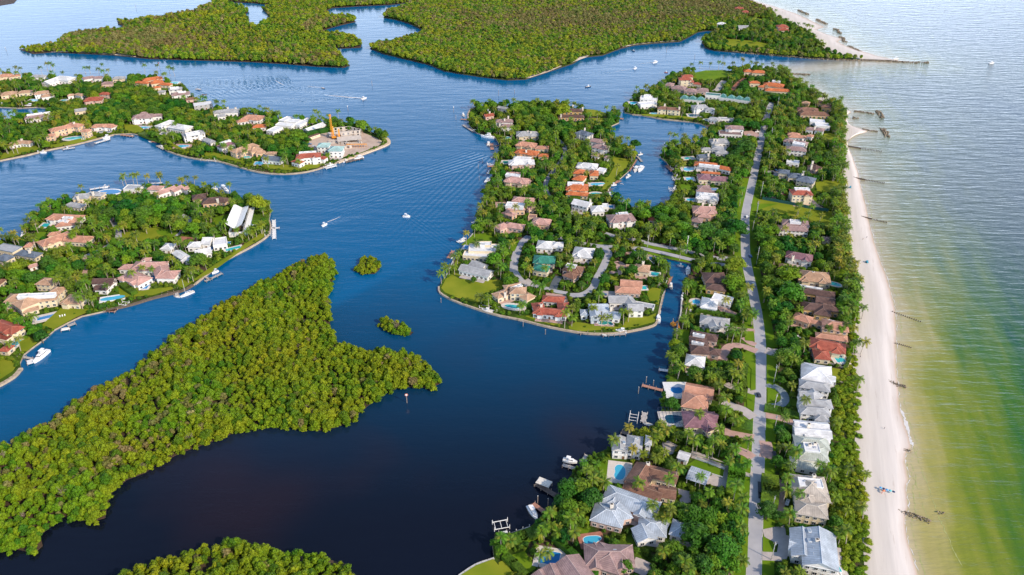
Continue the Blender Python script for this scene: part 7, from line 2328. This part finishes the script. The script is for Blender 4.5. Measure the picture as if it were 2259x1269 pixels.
FRONDS = [frond_mb(3.9, .75, .55), frond_mb(3.8, 1.05, .35), frond_mb(3.4, .45, .85)]
def palm_crown(i):
    mb = MB()
    spec = []
    n = 17
    for k in range(n):
        a = k * 2.399963 + uni(-.15, .15)
        f = 2 if k < 5 else 0 if k < 11 else 1
        s_ = uni(.88, 1.1)
        spec.append((f, a, s_))
        M_ = Matrix.Rotation(a, 3, 'Z') * 1.0
        fr = FRONDS[f]
        mb.raw([M_ @ (Vector(v_) * s_) for v_ in fr.v], fr.f)
    return mb, spec
def palm_trunk(h, lean):
    mb = MB()
    P = [Vector((lean * (t ** 1.7), 0, h * t - .3 * (t == 0))) for t in (0, .25, .5, .75, 1)]
    for i in range(4):
        mb.tube(P[i], P[i + 1], .26 - .03 * i, .23 - .03 * i, 6, 0, False)
    return mb, P[-1]
PALMS = []
FR_M = [f.mesh('frond', [L_palm]) for f in FRONDS]
for i, (h, lean) in enumerate(((9, .6), (11.5, 1.6), (8, 2.4), (12.5, .2), (10, 1.0), (6.5, .5))):
    cr, spec = palm_crown(i)
    tr, top = palm_trunk(h, lean)
    cm, tm = cr.mesh('palm_crown', [L_palm]), tr.mesh('palm_trunk', [M_palmbark])
    both = MB()
    both.v = [(v_[0] + top.x, v_[1] + top.y, v_[2] + top.z) for v_ in cr.v]
    both.f, both.m = list(cr.f), [0] * len(cr.f)
    both.raw(tr.v, tr.f, 1)
    PALMS.append((cm, tm, both.mesh('palm_whole', [L_palm, M_palmbark]), top, spec, h))

# instanced masses
def mass(name, pts, protos, stuff_mesh_index=2):
    """one object for a mass of plants nobody could count: points, and on each point one of the shapes"""
    if not pts:
        return
    col_ = bpy.data.collections.new(name + '_shapes')
    for i, me_ in enumerate(protos):
        o = bpy.data.objects.new('%s_%02d' % (name, i), me_)
        col_.objects.link(o)
    me_ = bpy.data.meshes.new(name)
    me_.vertices.add(len(pts))
    me_.vertices.foreach_set('co', [c for p in pts for c in p[0]])
    for nm, ix, ty in (('rot', 1, 'FLOAT'), ('scl', 2, 'FLOAT'), ('idx', 3, 'INT')):
        a_ = me_.attributes.new(nm, ty, 'POINT')
        a_.data.foreach_set('value', [p[ix] for p in pts])
    o = link(name, me_, kind='stuff')
    ng = bpy.data.node_groups.new(name, 'GeometryNodeTree')
    ng.interface.new_socket('Geometry', in_out='INPUT', socket_type='NodeSocketGeometry')
    ng.interface.new_socket('Geometry', in_out='OUTPUT', socket_type='NodeSocketGeometry')
    gi, go = ng.nodes.new('NodeGroupInput'), ng.nodes.new('NodeGroupOutput')
    ci = ng.nodes.new('GeometryNodeCollectionInfo')
    ci.inputs['Collection'].default_value = col_
    ci.inputs['Separate Children'].default_value = True
    ci.inputs['Reset Children'].default_value = True
    ip = ng.nodes.new('GeometryNodeInstanceOnPoints')
    ip.inputs['Pick Instance'].default_value = True
    def attr(nm, ty):
        n = ng.nodes.new('GeometryNodeInputNamedAttribute')
        n.data_type = ty
        n.inputs['Name'].default_value = nm
        return n.outputs['Attribute']
    cx = ng.nodes.new('ShaderNodeCombineXYZ')
    L_ = ng.links
    L_.new(attr('rot', 'FLOAT'), cx.inputs['Z'])
    L_.new(cx.outputs[0], ip.inputs['Rotation'])
    L_.new(attr('scl', 'FLOAT'), ip.inputs['Scale'])
    L_.new(attr('idx', 'INT'), ip.inputs['Instance Index'])
    L_.new(gi.outputs[0], ip.inputs['Points'])
    L_.new(ci.outputs[0], ip.inputs['Instance'])
    L_.new(ip.outputs[0], go.inputs[0])
    md = o.modifiers.new('plants', 'NODES')
    md.node_group = ng
    return o

def shown(p, h, r):
    x, y, d = photo((p[0], p[1], p[2] + h * .5))
    if not (-5 < x < 2264 and -5 < y < 1274):
        return 0
    return r / d

def grid(mask, cell, z, jit=.45):
    ys, xs = np.nonzero(mask)
    if len(xs) == 0:
        return []
    a, b, c, d = xs.min() + GX0, xs.max() + GX0, ys.min() + GY0, ys.max() + GY0
    out = []
    row = 0
    y = c
    while y <= d:
        x = a + (cell / 2 if row % 2 else 0)
        while x <= b:
            px_, py_ = x + uni(-jit, jit) * cell, y + uni(-jit, jit) * cell
            if at(mask, px_, py_):
                out.append(Vector((px_, py_, z)))
            x += cell
        y += cell * .87
        row += 1
    return out

SIDES = lambda dx, dy, h: ('behind' if dy > 0 else 'in front of') if abs(dy) > abs(dx) else ('right of' if dx > 0 else 'left of')
def nearest(p):
    return min(HOUSES, key=lambda q: (q[1].x - p.x) ** 2 + (q[1].y - p.y) ** 2)
def lab(kindword, p, size):
    hl, hc, hr = nearest(p)
    d = math.hypot(p.x - hc.x, p.y - hc.y)
    s_ = SIDES(p.x - hc.x, p.y - hc.y, 0)
    words = ('%s %s %s the %s' % (size, kindword, s_, hl)).split()
    return ' '.join(words[:16])

# --- mangroves
random.seed(3)
def inview(p, m=60):
    x, y, d = photo(p)
    return -m * 2 < x < 2259 + m * 2 and -m * 2 < y < 1269 + m * 3
MANG = []
for key, z in (('MI', .35), ('MB', .35), ('MR', .35), ('MS', .35)):
    for p in grid(LANDM[key], 3.5 if key != 'MS' else 3.0, z):
        if inview(p):
            MANG.append((p, key))
def tone(p):
    return math.sin(p.x * .021 + 1.3) + math.sin(p.y * .027 + p.x * .011) + .8 * math.sin(p.x * .06 - p.y * .05)
rec = []
for p, key in MANG:
    tn = tone(p)
    rr = rnd()
    if rr > .975 or (rr > .85 and math.sin(p.x * .13 + 2) * math.sin(p.y * .11) > .72):
        continue
    k = 'mangrove'
    if rr < .012: k = 'dead'
    elif tn > .9 and rr < .40: k = 'olive'
    elif rr < .06: k = 'olive'
    s_ = uni(.60, 1.12) * (1 + .16 * math.sin(p.x * .09 + p.y * .05) + .08 * math.sin(p.y * .21)) * (1.0 if key in ('MI', 'MB') else .85)
    # edge trees are lower and lean over the water
    edge = not all(at(LANDM[key], p.x + dx, p.y + dy) for dx, dy in ((4, 0), (-4, 0), (0, 4), (0, -4)))
    if edge: s_ *= .85
    if key == 'MS' and p.x > T('', 868, 715).x and p.x < T('', 885, 715).x: k = 'dead'
    rec.append((shown(p, 5, 2.7 * s_), p, uni(0, 6.28), s_, k, key, edge))
rec.sort(key=lambda q: -q[0])
def tree_object(kind, p, rot, s_, label, cat, group, name, ix=None):
    ix = random.randrange(len(PROTO[kind])) if ix is None else ix
    cm_, tm_, _ = PROTO[kind][ix]
    r = thing(name, label, cat, p, rot, group)
    r.scale = (s_, s_, s_ * uni(.9, 1.1))
    link('trunk', tm_, r); link('crown', cm_, r)
    return r
ML = {'MI': 'large island', 'MB': 'bottom edge islet', 'MR': 'round islet', 'MS': 'elongated islet'}
def where(p):
    x, y, _d = photo(p)
    return ', ' + ('far left' if x < 90 else 'left part' if x < 200 else 'left centre' if x < 330 else 'middle' if x < 480 else 'right centre' if x < 640 else 'right part') + (' upper' if y < 1000 else ' mid' if y < 1100 else ' lower')
for q in rec[:300]:
    _, p, rt, s_, k, key, edge = q
    kw = {'mangrove': 'yellow green mangrove tree', 'olive': 'drab olive mangrove tree', 'dead': 'bare grey mangrove tree'}[k]
    tree_object(k, p, rt, s_, '%s %s %s %s%s' % ('tall' if s_ > 1.02 else 'low' if s_ < .84 else 'midsize', kw, 'edging' if edge else 'inside', ML[key], where(p)), 'mangrove tree', 'mangrove trees of the islands', 'mangrove_tree')
PM = [m_[2] for k in ('mangrove', 'olive', 'dead') for m_ in PROTO[k]]
def pidx(k):
    return {'mangrove': random.randrange(6), 'olive': 6 + random.randrange(3), 'dead': 9 + random.randrange(3)}[k]
mass('mangrove_forest', [((q[1].x, q[1].y, q[1].z), q[2], q[3], pidx(q[4])) for q in rec[300:]], PM)
# small clumps right at the water edge, ragged outline
edgepts = []
for p, key in MANG:
    if any(not at(LANDM[key], p.x + dx, p.y + dy) for dx, dy in ((3.5, 0), (-3.5, 0), (0, -4.5), (0, 2.5))):
        for _ in range(2):
            edgepts.append(((p.x + uni(-2.6, 2.6), p.y - uni(.0, 3.6), uni(-1.3, -.4)), uni(0, 6), uni(.45, .85), random.randrange(6)))
mass('mangrove_fringe', edgepts, [m_[2] for m_ in PROTO['mangrove']])

# far forests
def far_forest(name, key, z, cell, drab):
    pts = []
    for p in grid(LANDM[key], cell * 1.15, z):
        if not inview(p, 30) or at(MAP['block'], p.x, p.y) or at(MAP['lawn'], p.x, p.y):
            continue
        tn = tone(p) + .7 * math.sin(p.x * .045 + p.y * .03)
        if rnd() < (.16 if tn < -1.4 else .03):
            continue
        d_ = drab(p) + (.35 if tn > 1.5 else 0)
        k = random.randrange(5) if rnd() > d_ else 5 + random.randrange(3)
        pts.append(((p.x, p.y, p.z), uni(0, 6.28), uni(.6, 1.15) * (1.2 if tn > .3 else .85), k))
    mass(name, pts, [m_[2] for m_ in PROTO['far']] + [m_[2] for m_ in PROTO['farolive']])
def drabTL(p):
    x, y, _ = photo((p.x, p.y, 3))
    return .75 * math.exp(-((x - 330) / 150) ** 2 - ((y - 85) / 28) ** 2) + .12
def drabF(p):
    x, y, _ = photo((p.x, p.y, 3))
    return min(.85, .9 * math.exp(-((x - 1250) / 230) ** 2 - ((y - 45) / 30) ** 2) + .7 * (x > 1450 and y < 40) + .12)
far_forest('far_mangrove_forest', 'TL', .5, 4.0, drabTL)
far_forest('corner_mangrove_forest', 'TC', .5, 4.5, lambda p: .1)

# --- gardens: trees, palms and shrubs
random.seed(5)
TREEMAP = np.zeros((GH, GW), bool)
trees, palms, shrubs, grapes = [], [], [], []
DEP = lambda p: (CAMH - p.z) / math.hypot(p.x, p.y)
def hides(p, h, r):
    """would a plant of this height hide a house, pool, lane or lawn beyond it?"""
    reach = h / DEP(p)
    ux, uy = p.x / math.hypot(p.x, p.y), p.y / math.hypot(p.x, p.y)
    n = int(reach / 2) + 1
    c = 0
    for k in range(n + 1):
        s_ = reach * k / n
        for w_ in (-r * .6, 0, r * .6):
            if at(MAP['view'], p.x + ux * s_ - uy * w_, p.y + uy * s_ + ux * w_):
                c += 1
    return c / (3 * (n + 1))
def put_tree(p, r):
    trees.append((p, uni(0, 6.28), r / 3.6))
    stamp(TREEMAP, rect_pts(p, r * 1.5, r * 1.5, .4))
# trees that stand out in the photograph (base as seen, crown radius in metres)
BIG = """|570,468,10,big round dark tree at the tip beside the butterfly roof
|572,300,5,round tree behind the building site rigs
|800,292,7.5,spreading tree at the north edge of the building site
|842,306,5,small umbrella tree at the tip of the walkway
|655,318,9,large brownish tree beside the construction hedge
|745,283,6,dark tree behind the construction hedge
|690,278,5,round tree at the channel behind the white gabled house
|280,480,11,spreading tree mass beside the circular lane
|320,490,10,dark tree in the middle garden of the left land
|250,490,9,tree crown beside the lane curve of the left land
|350,480,9,tree by the lawn of the left land
|440,590,8,umbrella tree below the angular white house
|430,520,8,round tree beside the butterfly roofed house lane
|400,515,7,tree above the brick court
|1090,590,7,bright tree beside the cul de sac head
|1108,575,6,bright tree north of its twin by the cul de sac
|1180,525,6,round tree where the lane meets the boulevard
|1295,535,7,round bright tree between square white roof and boulevard
|1395,530,6,bright tree in the fork by the brick court
|1333,628,5,tree at the drive of the salmon gabled house
|1393,610,5.5,tree in front of the cream chimney house
|1142,255,9,large dark round tree on the west point
|1085,245,7,bright tree on the west point shore
|1240,260,11,massive dark tree behind the west point manor
|1200,262,9,dark tree beside the massive one
|1230,300,8,grey green tree beside the northern lane
|1655,268,12,huge dark green tree filling the road bend
|1690,285,8,dark tree at the roadside under the huge one
|1640,345,12,broad tree with twisted limbs west of the road
|1610,365,8,tree behind the orange tiled basin villa
|1735,625,10,broad grey green tree beside the tan hip roof
|1740,670,11,big round bright tree by the orange walled mansion
|1620,520,10,dark tree west of the road by the boulevard
|1590,540,9,tree east of the boulevard monopole
|1555,530,10,dark tree behind the monopole
|1500,520,9,dark tree north of the boulevard
|1460,500,8,tree south of the round basin
|1420,490,7,tree by the two storey mauve house
|1620,600,9,tree by the lane junction west of the road
|1615,640,9,tree north of the white flat roof by the canal
|1725,805,7,bright tree beside the white roofed beach house
|1690,1145,6,dark tree at the roadside by the tan roofed house
|1280,1100,7,tree mass north of the dark dock
|1300,1120,7,tree on the shore beside the pale blue roof
|1255,1100,7,round tree leaning over the bay
|1255,1140,6,bright round tree on the bay shore
|1530,1200,8,grey green feathery tree left of the road
|1590,1235,9,grey green feathery tree at the bottom left of the road
|1560,1160,6,tree behind the feathery ones
|1380,1260,4,round tree in front of the solar pool house
|95,755,5,round tree leaning over the yacht water
|1480,905,5,round bright tree on the bay bank by the salmon roof
|1495,790,6,bright tree on the bay bank above the white dock
|1530,840,6,tree above the salmon roofed house
|1580,845,6,spreading tree above the salmon roofed house
|1320,300,7,dark tree by the slate roofed basin house
|1400,330,6,bright tree at the end of the basin lawn
|1365,345,5,light round tree behind the basin lawn
|1360,262,6,tree clump at the tip west of the basin mouth
|1445,226,5,round tree beside the white modernist tip house
|1800,365,6,round bright tree between the white wall and brown roof
|1045,625,3,bush tree at the corner of the point
|1695,525,8,tree cluster beside the white terraced beach house"""
for ln in BIG.split('\n'):
    f = ln[1:].split(',')
    x, y, r = float(f[0]), float(f[1]), float(f[2])
    p = T('', x, y + 0, LZ)
    s_ = r / 3.6
    tree_object('tree', p, uni(0, 6), s_, f[3], 'tree', None, 'broadleaf_tree').scale = (s_, s_, s_ * (.9 if r < 8 else .75))
    stamp(TREEMAP, rect_pts(p, r * 1.7, r * 1.7, .4))
PB = """B|300,240 440,280 585,330 630,290 735,360 715,690 710,835 700,980 320,810 230,1260 480,240 520,100 150,480 365,520 410,650 660,640 100,830 790,190 680,1120 690,1230 50,100 340,190 60,10 1160,400 1230,690 1150,850 1420,420 1510,470 1640,690 1110,560 1100,640 1190,300 1650,1010 1690,1200 1220,330
A|400,960 440,935 475,965 350,1200 455,1130 725,610 60,1060 690,840 20,1080 770,470 880,490 1210,560 1230,280 1490,840 1390,800 1350,780 1160,260 1020,200 1450,100 650,990 1480,560
C|830,185 985,210 1045,230 1085,290 445,325 905,460 980,470 895,865 945,960 580,850 905,1260 390,440 860,400 350,690 960,850 810,1080 1200,75 690,870 720,880 1240,60 475,200 600,1210 1270,200
D|35,300 945,200 1060,230 515,565 860,400 740,390 910,380 150,75 400,930 330,1240 1050,560 1000,560 380,310 510,1120
E|150,560 270,540 1500,1140 1000,990 1055,990 1190,740 1050,545 1105,570 580,870 530,300 880,270 300,430 260,480 1280,600 580,70 400,200 490,120 1550,560 1440,160 740,350 650,930 1580,1120 720,110
F|385,1125 455,1120 635,1100 690,1070 1295,1150 1020,480 1155,230 940,160 930,120 1265,380 320,1000 20,1000 60,1000 1350,770 1490,500 1640,310 1700,320 1330,1010 610,560
G|430,310 540,300 645,410 700,440 560,400 815,130 925,180 1180,320 1215,860 430,1100 230,1060 190,1200 1300,400 1380,360 1440,760 870,300 770,280 1120,560 1210,560 1330,1100 1380,1250 1480,960 1050,220 1250,260
J|1390,530 780,1020 650,1010 720,985 1360,1110 1410,1090 1620,500 1640,640 1500,750 1530,1160 1580,1250 1300,1100 230,1010 200,1110 290,690 130,740 860,440 540,260 1000,1240 1160,1260
H|165,950 420,300 940,330 320,560 250,600 975,640 860,640 590,1220 680,740 1090,640 1250,720 870,640 1490,870 1640,930 440,660 150,640 1780,140
K|380,290 650,630 820,640 745,910 1300,680 1410,730 1390,900 1270,1050 1500,1170 680,760 1370,1110 330,470 720,640 1240,1180 620,1050
L|330,820 370,800 565,900 680,330 570,320 650,980 735,980 430,920 510,1260 980,1190 20,680 1190,920 800,790 880,860
N|340,665 1230,300 1540,250 1690,270 1760,270 2085,190 820,670 790,680 1075,1060 1380,240 730,590 980,960
M|1205,440 615,780 680,760 1925,80 970,620 1000,600 420,650 500,640 640,640 700,650 830,800 650,1110 600,1150 1690,1180 780,810 1850,280
O|275,110 475,160 520,160 740,200 1030,350 1250,520 1330,520 1430,580 1760,760 1860,800 1900,770 1100,540 610,200 1480,640 1920,1200 1940,1000 1960,1100 410,150 700,1000
R|560,360 640,370 870,400 740,410 1425,700 1365,720 100,1010 175,550 440,500 550,100 300,100 710,230 835,90 1150,100 1250,60 330,880 20,1050 130,540 260,90 480,120 160,300 680,750 790,640 905,640
S|795,180 925,680 985,660 1025,640 1065,630 1120,600 405,1085 355,1100 455,485 500,485 550,490 600,490 440,480 590,488 240,570 295,600 365,330 260,380 290,95 350,85 420,80 640,700 700,620 755,620 1130,590 860,640 50,290 75,100
U|250,610 590,930 630,1250 1190,815 1350,930 1275,1075 1195,1060 1495,1100 1090,1190 825,1240 400,1190 705,795 630,890 820,810 880,810 950,820 1050,460 925,680 1270,410 1380,400 1515,460 115,1000 435,1130 1170,220 1210,215 1300,210 1345,205 1480,190 1630,200 960,510 135,800 1460,810 780,1240 1000,970 550,600
Q|925,350 860,390 220,830 390,590 345,580 220,610 140,830 700,230 740,220 790,220 650,220 110,60 930,250 820,190 1120,80
V|515,450 150,850 850,670 1110,740 885,600 1070,370 1105,320 95,370 250,370 290,760 1160,200
W|460,1040 515,1010 570,1020 100,1110 165,1110 215,1110 140,185 250,180 200,180 190,230 530,770 580,760 650,750 715,730 465,770 400,780 380,790 1270,320 560,150 600,150 640,140 500,200 90,1110 1060,180 1000,180 1160,190 1220,210 650,480 200,700 740,220 1200,150
X|1240,740 1300,820 1085,690 1160,700 1250,1110 600,810 890,970 520,70 680,40 210,370 260,370 310,370 480,330 540,340 800,670 950,700 960,680 1010,690 780,890 910,800 1200,490 1290,480 900,110 840,100 1620,1130 1540,1090 790,160 150,720 220,750 430,330 70,100 1320,780 1330,700
Y|1300,190 1330,190 1560,170 590,110 660,140 700,140 770,180 820,200 690,790 1070,810 880,790 940,760 1090,540 1070,590 430,620 160,640 230,650 1460,700 240,620 970,600 30,350 100,360 1130,480 430,700
P|840,110 920,180 1050,240 1110,250 1580,400 1600,420 1490,390 700,60 1540,400 1180,640"""
EXPL = []
for ln in PB.split('\n'):
    t = ln[0]
    for q in ln[2:].split():
        x, y = [float(v_) for v_ in q.split(',')]
        EXPL.append(T(t, x, y))
pi = 0
for p in EXPL:
    palms.append((p, uni(0, 6.28), uni(.85, 1.12), random.choice((0, 1, 2, 3, 4, 4, 0))))
# along the beach
bl = smooth_line(veg, 14)
for q in bl:
    for _ in range(1 if photo(q.to_3d())[1] > 720 else 3):
        x, y, _d2 = photo((q.x, q.y, 1))
        off = uni(1.0, 13)
        if rnd() < (.75 if y < 720 else .10):
            p = Vector((q.x - off, q.y + uni(-2, 2), LZ))
            if not at(MAP['block'], p.x, p.y) and hides(p, 6, 2) < .35:
                palms.append((p, uni(0, 6.28), uni(.75, 1.1), random.randrange(6)))
STRIP = np.zeros((GH, GW), bool)
vleft = poly('', "1740,185 1790,225 1825,245 1848,262 1850,310 1845,370 1842,430 1843,470 1848,520 1850,570 1852,600 1865,640 1866,680 1862,740 1845,800 1842,850 1840,920 1838,960 1836,1000 1840,1090 1842,1140 1850,1190 1860,1269 1860,1400")
stamp(STRIP, list(veg) + vleft[::-1])
DARKW = np.zeros((GH, GW), bool)
for s_ in ("1290,470 1400,480 1520,470 1640,500 1640,570 1560,560 1400,515 1300,510", "1130,240 1250,240 1260,300 1200,330 1150,290", "1560,300 1680,250 1690,300 1660,420 1600,400", "1660,520 1740,540 1760,680 1700,720 1670,640",
           "210,440 380,430 400,500 300,530 220,500", "0,600 160,570 200,600 100,640 0,640", "130,170 330,180 430,260 400,300 250,250", "40,250 200,200 330,220 300,280 200,270", "1230,1080 1330,1100 1330,1180 1230,1160", "1450,1150 1640,1120 1640,1269 1480,1269",
           "1600,130 1690,180 1690,240 1620,200", "560,300 680,290 690,340 600,350"):
    stamp(DARKW, poly('', s_))
for key in ('C', 'L1', 'L2'):
    for p in grid(LANDM[key], 3.3, LZ):
        if not inview(p) or at(MAP['block'], p.x, p.y):
            continue
        strip = key == 'C' and at(STRIP, p.x, p.y)
        lawn = at(MAP['lawn'], p.x, p.y)
        dark = at(DARKW, p.x, p.y)
        if lawn:
            if rnd() < .012:
                shrubs.append((p, uni(0, 6), uni(.6, 1.0)))
            continue
        if strip:
            if hides(p, 2.4, 1.5) < .5:
                grapes.append((p, uni(0, 6), uni(.6, 1.05)))
            else:
                grapes.append((p, uni(0, 6), uni(.35, .5)))
            continue
        if at(TREEMAP, p.x, p.y):
            if rnd() < .3: shrubs.append((p, uni(0, 6), uni(.8, 1.2)))
            continue
        rr = rnd()
        if rr < (.55 if dark else .30):
            r = uni(3.0, 6.0) if dark else uni(2.2, 4.6)
            for _try in range(4):
                if hides(p, r * 1.75, r) < .04:
                    break
                r *= .7
            if r > 1.5:
                put_tree(p, r); continue
        elif rr < (.66 if dark else .50):
            if hides(p, 9, 3) < .12:
                palms.append((p, uni(0, 6.28), uni(.65, 1.05), random.randrange(6)))
                if rnd() < .5: shrubs.append((p + Vector((uni(-1, 1), uni(-1, 1), 0)), uni(0, 6), uni(.7, 1.2)))
                continue
        if rr < .93 and hides(p, 1.8, 1) < .6:
            shrubs.append((p, uni(0, 6), uni(.75, 1.6)))
palms = [q for q in palms if not (at(STRIP, q[0].x, q[0].y) and photo(q[0])[1] > 690 and rnd() < .6)]
# the far island: grove near the houses, scrub forest behind
FG = np.zeros((GH, GW), bool)
stamp(FG, poly('', "1560,70 1640,40 1700,30 1790,70 1850,110 1900,131 1700,120 1600,110 1550,100"))
fpts = []
for p in grid(LANDM['F'], 4.2, 1.0):
    if not inview(p, 30) or at(MAP['block'], p.x, p.y):
        continue
    if at(FG, p.x, p.y):
        if at(MAP['lawn'], p.x, p.y) and rnd() > .05: continue
        x, y, _d2 = photo(p)
        if y > 100 and rnd() < .45 and x > 1580: continue
        rr = rnd()
        if rr < .45: trees.append((p, uni(0, 6), uni(.6, 1.1)))
        elif rr < .62 and hides(p, 8, 3) < .2: palms.append((p, uni(0, 6), uni(.7, 1.0), random.randrange(6)))
        elif rr < .85: shrubs.append((p, uni(0, 6), uni(1, 1.8)))
        continue
    k = random.randrange(5) if rnd() > drabF(p) else 5 + random.randrange(3)
    fpts.append(((p.x, p.y, p.z), uni(0, 6.28), uni(.7, 1.25), k))
mass('far_island_forest', fpts, [m_[2] for m_ in PROTO['far']] + [m_[2] for m_ in PROTO['farolive']])

def share_out(lst, n, R_, H_):
    s_ = sorted(range(len(lst)), key=lambda i: -shown(lst[i][0], H_ * lst[i][2], R_ * lst[i][2]))
    return [lst[i] for i in s_[:n]], [lst[i] for i in s_[n:]]
ind, rest = share_out(trees, 300 - len(BIG.split('\n')), 3.6, 5)
for p, rt, s_ in ind:
    tree_object('tree', p, rt, s_, lab('leafy green tree', p, 'large' if s_ > 1.1 else 'small' if s_ < .8 else 'middling'), 'tree', 'garden trees between the houses', 'broadleaf_tree')
mass('garden_trees', [((p.x, p.y, p.z), rt, s_, random.randrange(6)) for p, rt, s_ in rest], [m_[2] for m_ in PROTO['tree']])
ind, rest = share_out(shrubs, 120, 1.3, 1.5)
for p, rt, s_ in ind:
    tree_object('shrub', p, rt, s_, lab('garden shrub', p, 'broad' if s_ > 1.2 else 'small' if s_ < .9 else 'rounded'), 'shrub', 'garden shrubs', 'shrub')
mass('shrubbery', [((p.x, p.y, p.z), rt, s_, random.randrange(5)) for p, rt, s_ in rest], [m_[2] for m_ in PROTO['shrub']])
ind, rest = share_out(grapes, 150, 1.9, 2)
for p, rt, s_ in ind:
    tree_object('grape', p, rt, s_, lab('seagrape bush', p, 'big dense' if s_ > .9 else 'low' if s_ < .72 else 'rounded'), 'bush', 'seagrape bushes behind the beach', 'seagrape_bush')
mass('dune_thicket', [((p.x, p.y, p.z), rt, s_, random.randrange(4)) for p, rt, s_ in rest], [m_[2] for m_ in PROTO['grape']])
s_ = sorted(palms, key=lambda q: -shown(q[0], 10, 3.8 * q[2]))
ind, rest = s_[:300], s_[300:]
for i, (p, rt, sc_, k) in enumerate(ind):
    cm_, tm_, _, top, spec, h = PALMS[k]
    r = thing('palm_tree', lab('palm tree', p, 'tall' if h * sc_ > 10.5 else 'short' if h * sc_ < 7.5 else 'slender'), 'palm tree', p, rt, 'palm trees in the gardens and along the beach')
    r.scale = (sc_,) * 3
    link('trunk', tm_, r)
    if i < 60:
        for f, a, fs in spec:
            link('frond', FR_M[f], r, top, a, (fs,) * 3)
    else:
        link('crown', cm_, r, top)
mass('palm_grove', [((p.x, p.y, p.z), rt, sc_, k) for p, rt, sc_, k in rest], [q[2] for q in PALMS])

# clipped hedges
def hedge(label, t, s, wd, h, m=None, leaf=.32):
    pts = poly(t, s)
    c = pts[0]
    r = thing('hedge', label, 'hedge', (c.x, c.y, LZ))
    mb = MB()
    for i in range(len(pts) - 1):
        a, b = pts[i] - c, pts[i + 1] - c
        d = b - a
        L = math.hypot(d.x, d.y)
        ang = math.atan2(d.y, d.x)
        mb.box(((a.x + b.x) / 2, (a.y + b.y) / 2, h / 2 - .1), (L + wd * .6, wd, h - .2), ang)
        q = Vector((-math.sin(ang), math.cos(ang), 0))
        n = int(min(2600, L * (wd + 2 * h) * 3.2))
        for _ in range(n):
            u = rnd(); w_ = uni(-1, 1); 
            if rnd() < h * 2 / (wd + 2 * h):
                o_ = q * (wd / 2 * random.choice((-1, 1))) + Vector((0, 0, uni(.1, h))); nz = q * (1 if o_.dot(q) > 0 else -1)
            else:
                o_ = q * (wd / 2 * w_) + Vector((0, 0, h)); nz = Vector((0, 0, 1))
            p = a + d * u + o_ + nz * uni(-.08, .1)
            nz = (nz + Vector((uni(-.5, .5), uni(-.5, .5), uni(-.2, .5)))).normalized()
            e = nz.orthogonal().normalized(); e.rotate(Matrix.Rotation(uni(0, 6.28), 3, nz)); f = nz.cross(e)
            mb.face([p - e * leaf, p - f * leaf * .7, p + e * leaf, p + f * leaf * .7])
    link('foliage', mb.mesh('hedge', [m or L_hedge]), r)
hedge('long bright hedge beside the red tiled courtyard house', 'E', "1240,705 1210,770 1160,850 1110,900", 4, 3)
hedge('long diagonal hedge between pink mansion and angular white house', 'R', "915,285 1050,385 1180,470 1300,560 1400,660", 2.5, 3, L_tree)
hedge('thick leafy hedge block on the waterfront lawn', 'R', "530,765 600,820 670,865", 5, 3.5)
hedge('dark diagonal hedge between the two bottom pool gardens', 'A', "510,985 600,1060 700,1150 840,1280", 3.5, 3.5)
hedge('clipped hedge at the bottom left garden boundary', 'A', "65,1125 130,1180 225,1280", 4, 3)
hedge('low clipped hedge behind the blue grey boardwalk', 'A', "110,975 220,935 335,900", 7, 1.6)
hedge('dark clipped hedge blocks west of the road', 'B', "695,350 690,430 675,520", 9, 3.5, L_tree)
hedge('dark clipped hedge east of the road before the tan roofed house', 'B', "985,450 990,540 980,640", 9, 3.5, L_tree)
hedge('hedge between the orange tiled and red brown beach houses', 'D', "470,360 640,395 780,425 905,470", 2.5, 2.5)
hedge('hedge strip north of the pink drive', 'D', "180,1075 300,1100 450,1150", 6, 2.5)
hedge('clipped hedge beside the white flat roofed canal house', 'C', "590,158 700,180 830,200 925,225", 3.5, 2.6)
hedge('yellow green cube hedge near the purple roofed house', 'C', "945,1230 1050,1250", 9, 3)
hedge('curving hedge inside the road verge', 'C', "1030,680 1010,800 1020,900 1010,990", 4, 3)
hedge('long tall clipped hedge before the sprawling orange mansion', 'O', "270,560 480,590 700,620 920,650", 9, 4.5)
hedge('bright hedge below the balconied villa', 'N', "1430,1030 1600,985 1740,955 1880,945", 7, 3.5)
hedge('hedge beside the butterfly roofed house and the bay', 'S', "1120,320 1110,400 1105,470", 14, 3.5, L_hedge)
hedge('dark hedge along the building site north side', 'Y', "1180,400 1300,370 1440,340 1600,310 1690,300", 5, 5, L_tree)
hedge('hedge line above the white roofed house and orange villa', 'H', "1540,430 1750,395 2000,390 2115,370", 4, 3)
hedge('long hedge between the pink roofed houses of the west shore', 'H', "560,290 750,300 1000,330", 5, 3)
hedge('hedge before the orange roofed cottage lawn', 'W', "600,490 670,465 730,440", 4, 3)
hedge('sloping hedge at the bay head water', 'X', "520,850 620,890 740,930", 12, 2.5)
hedge('low hedge under the U shaped dune gardens', 'D', "900,700 930,640 955,600", 2, 2)
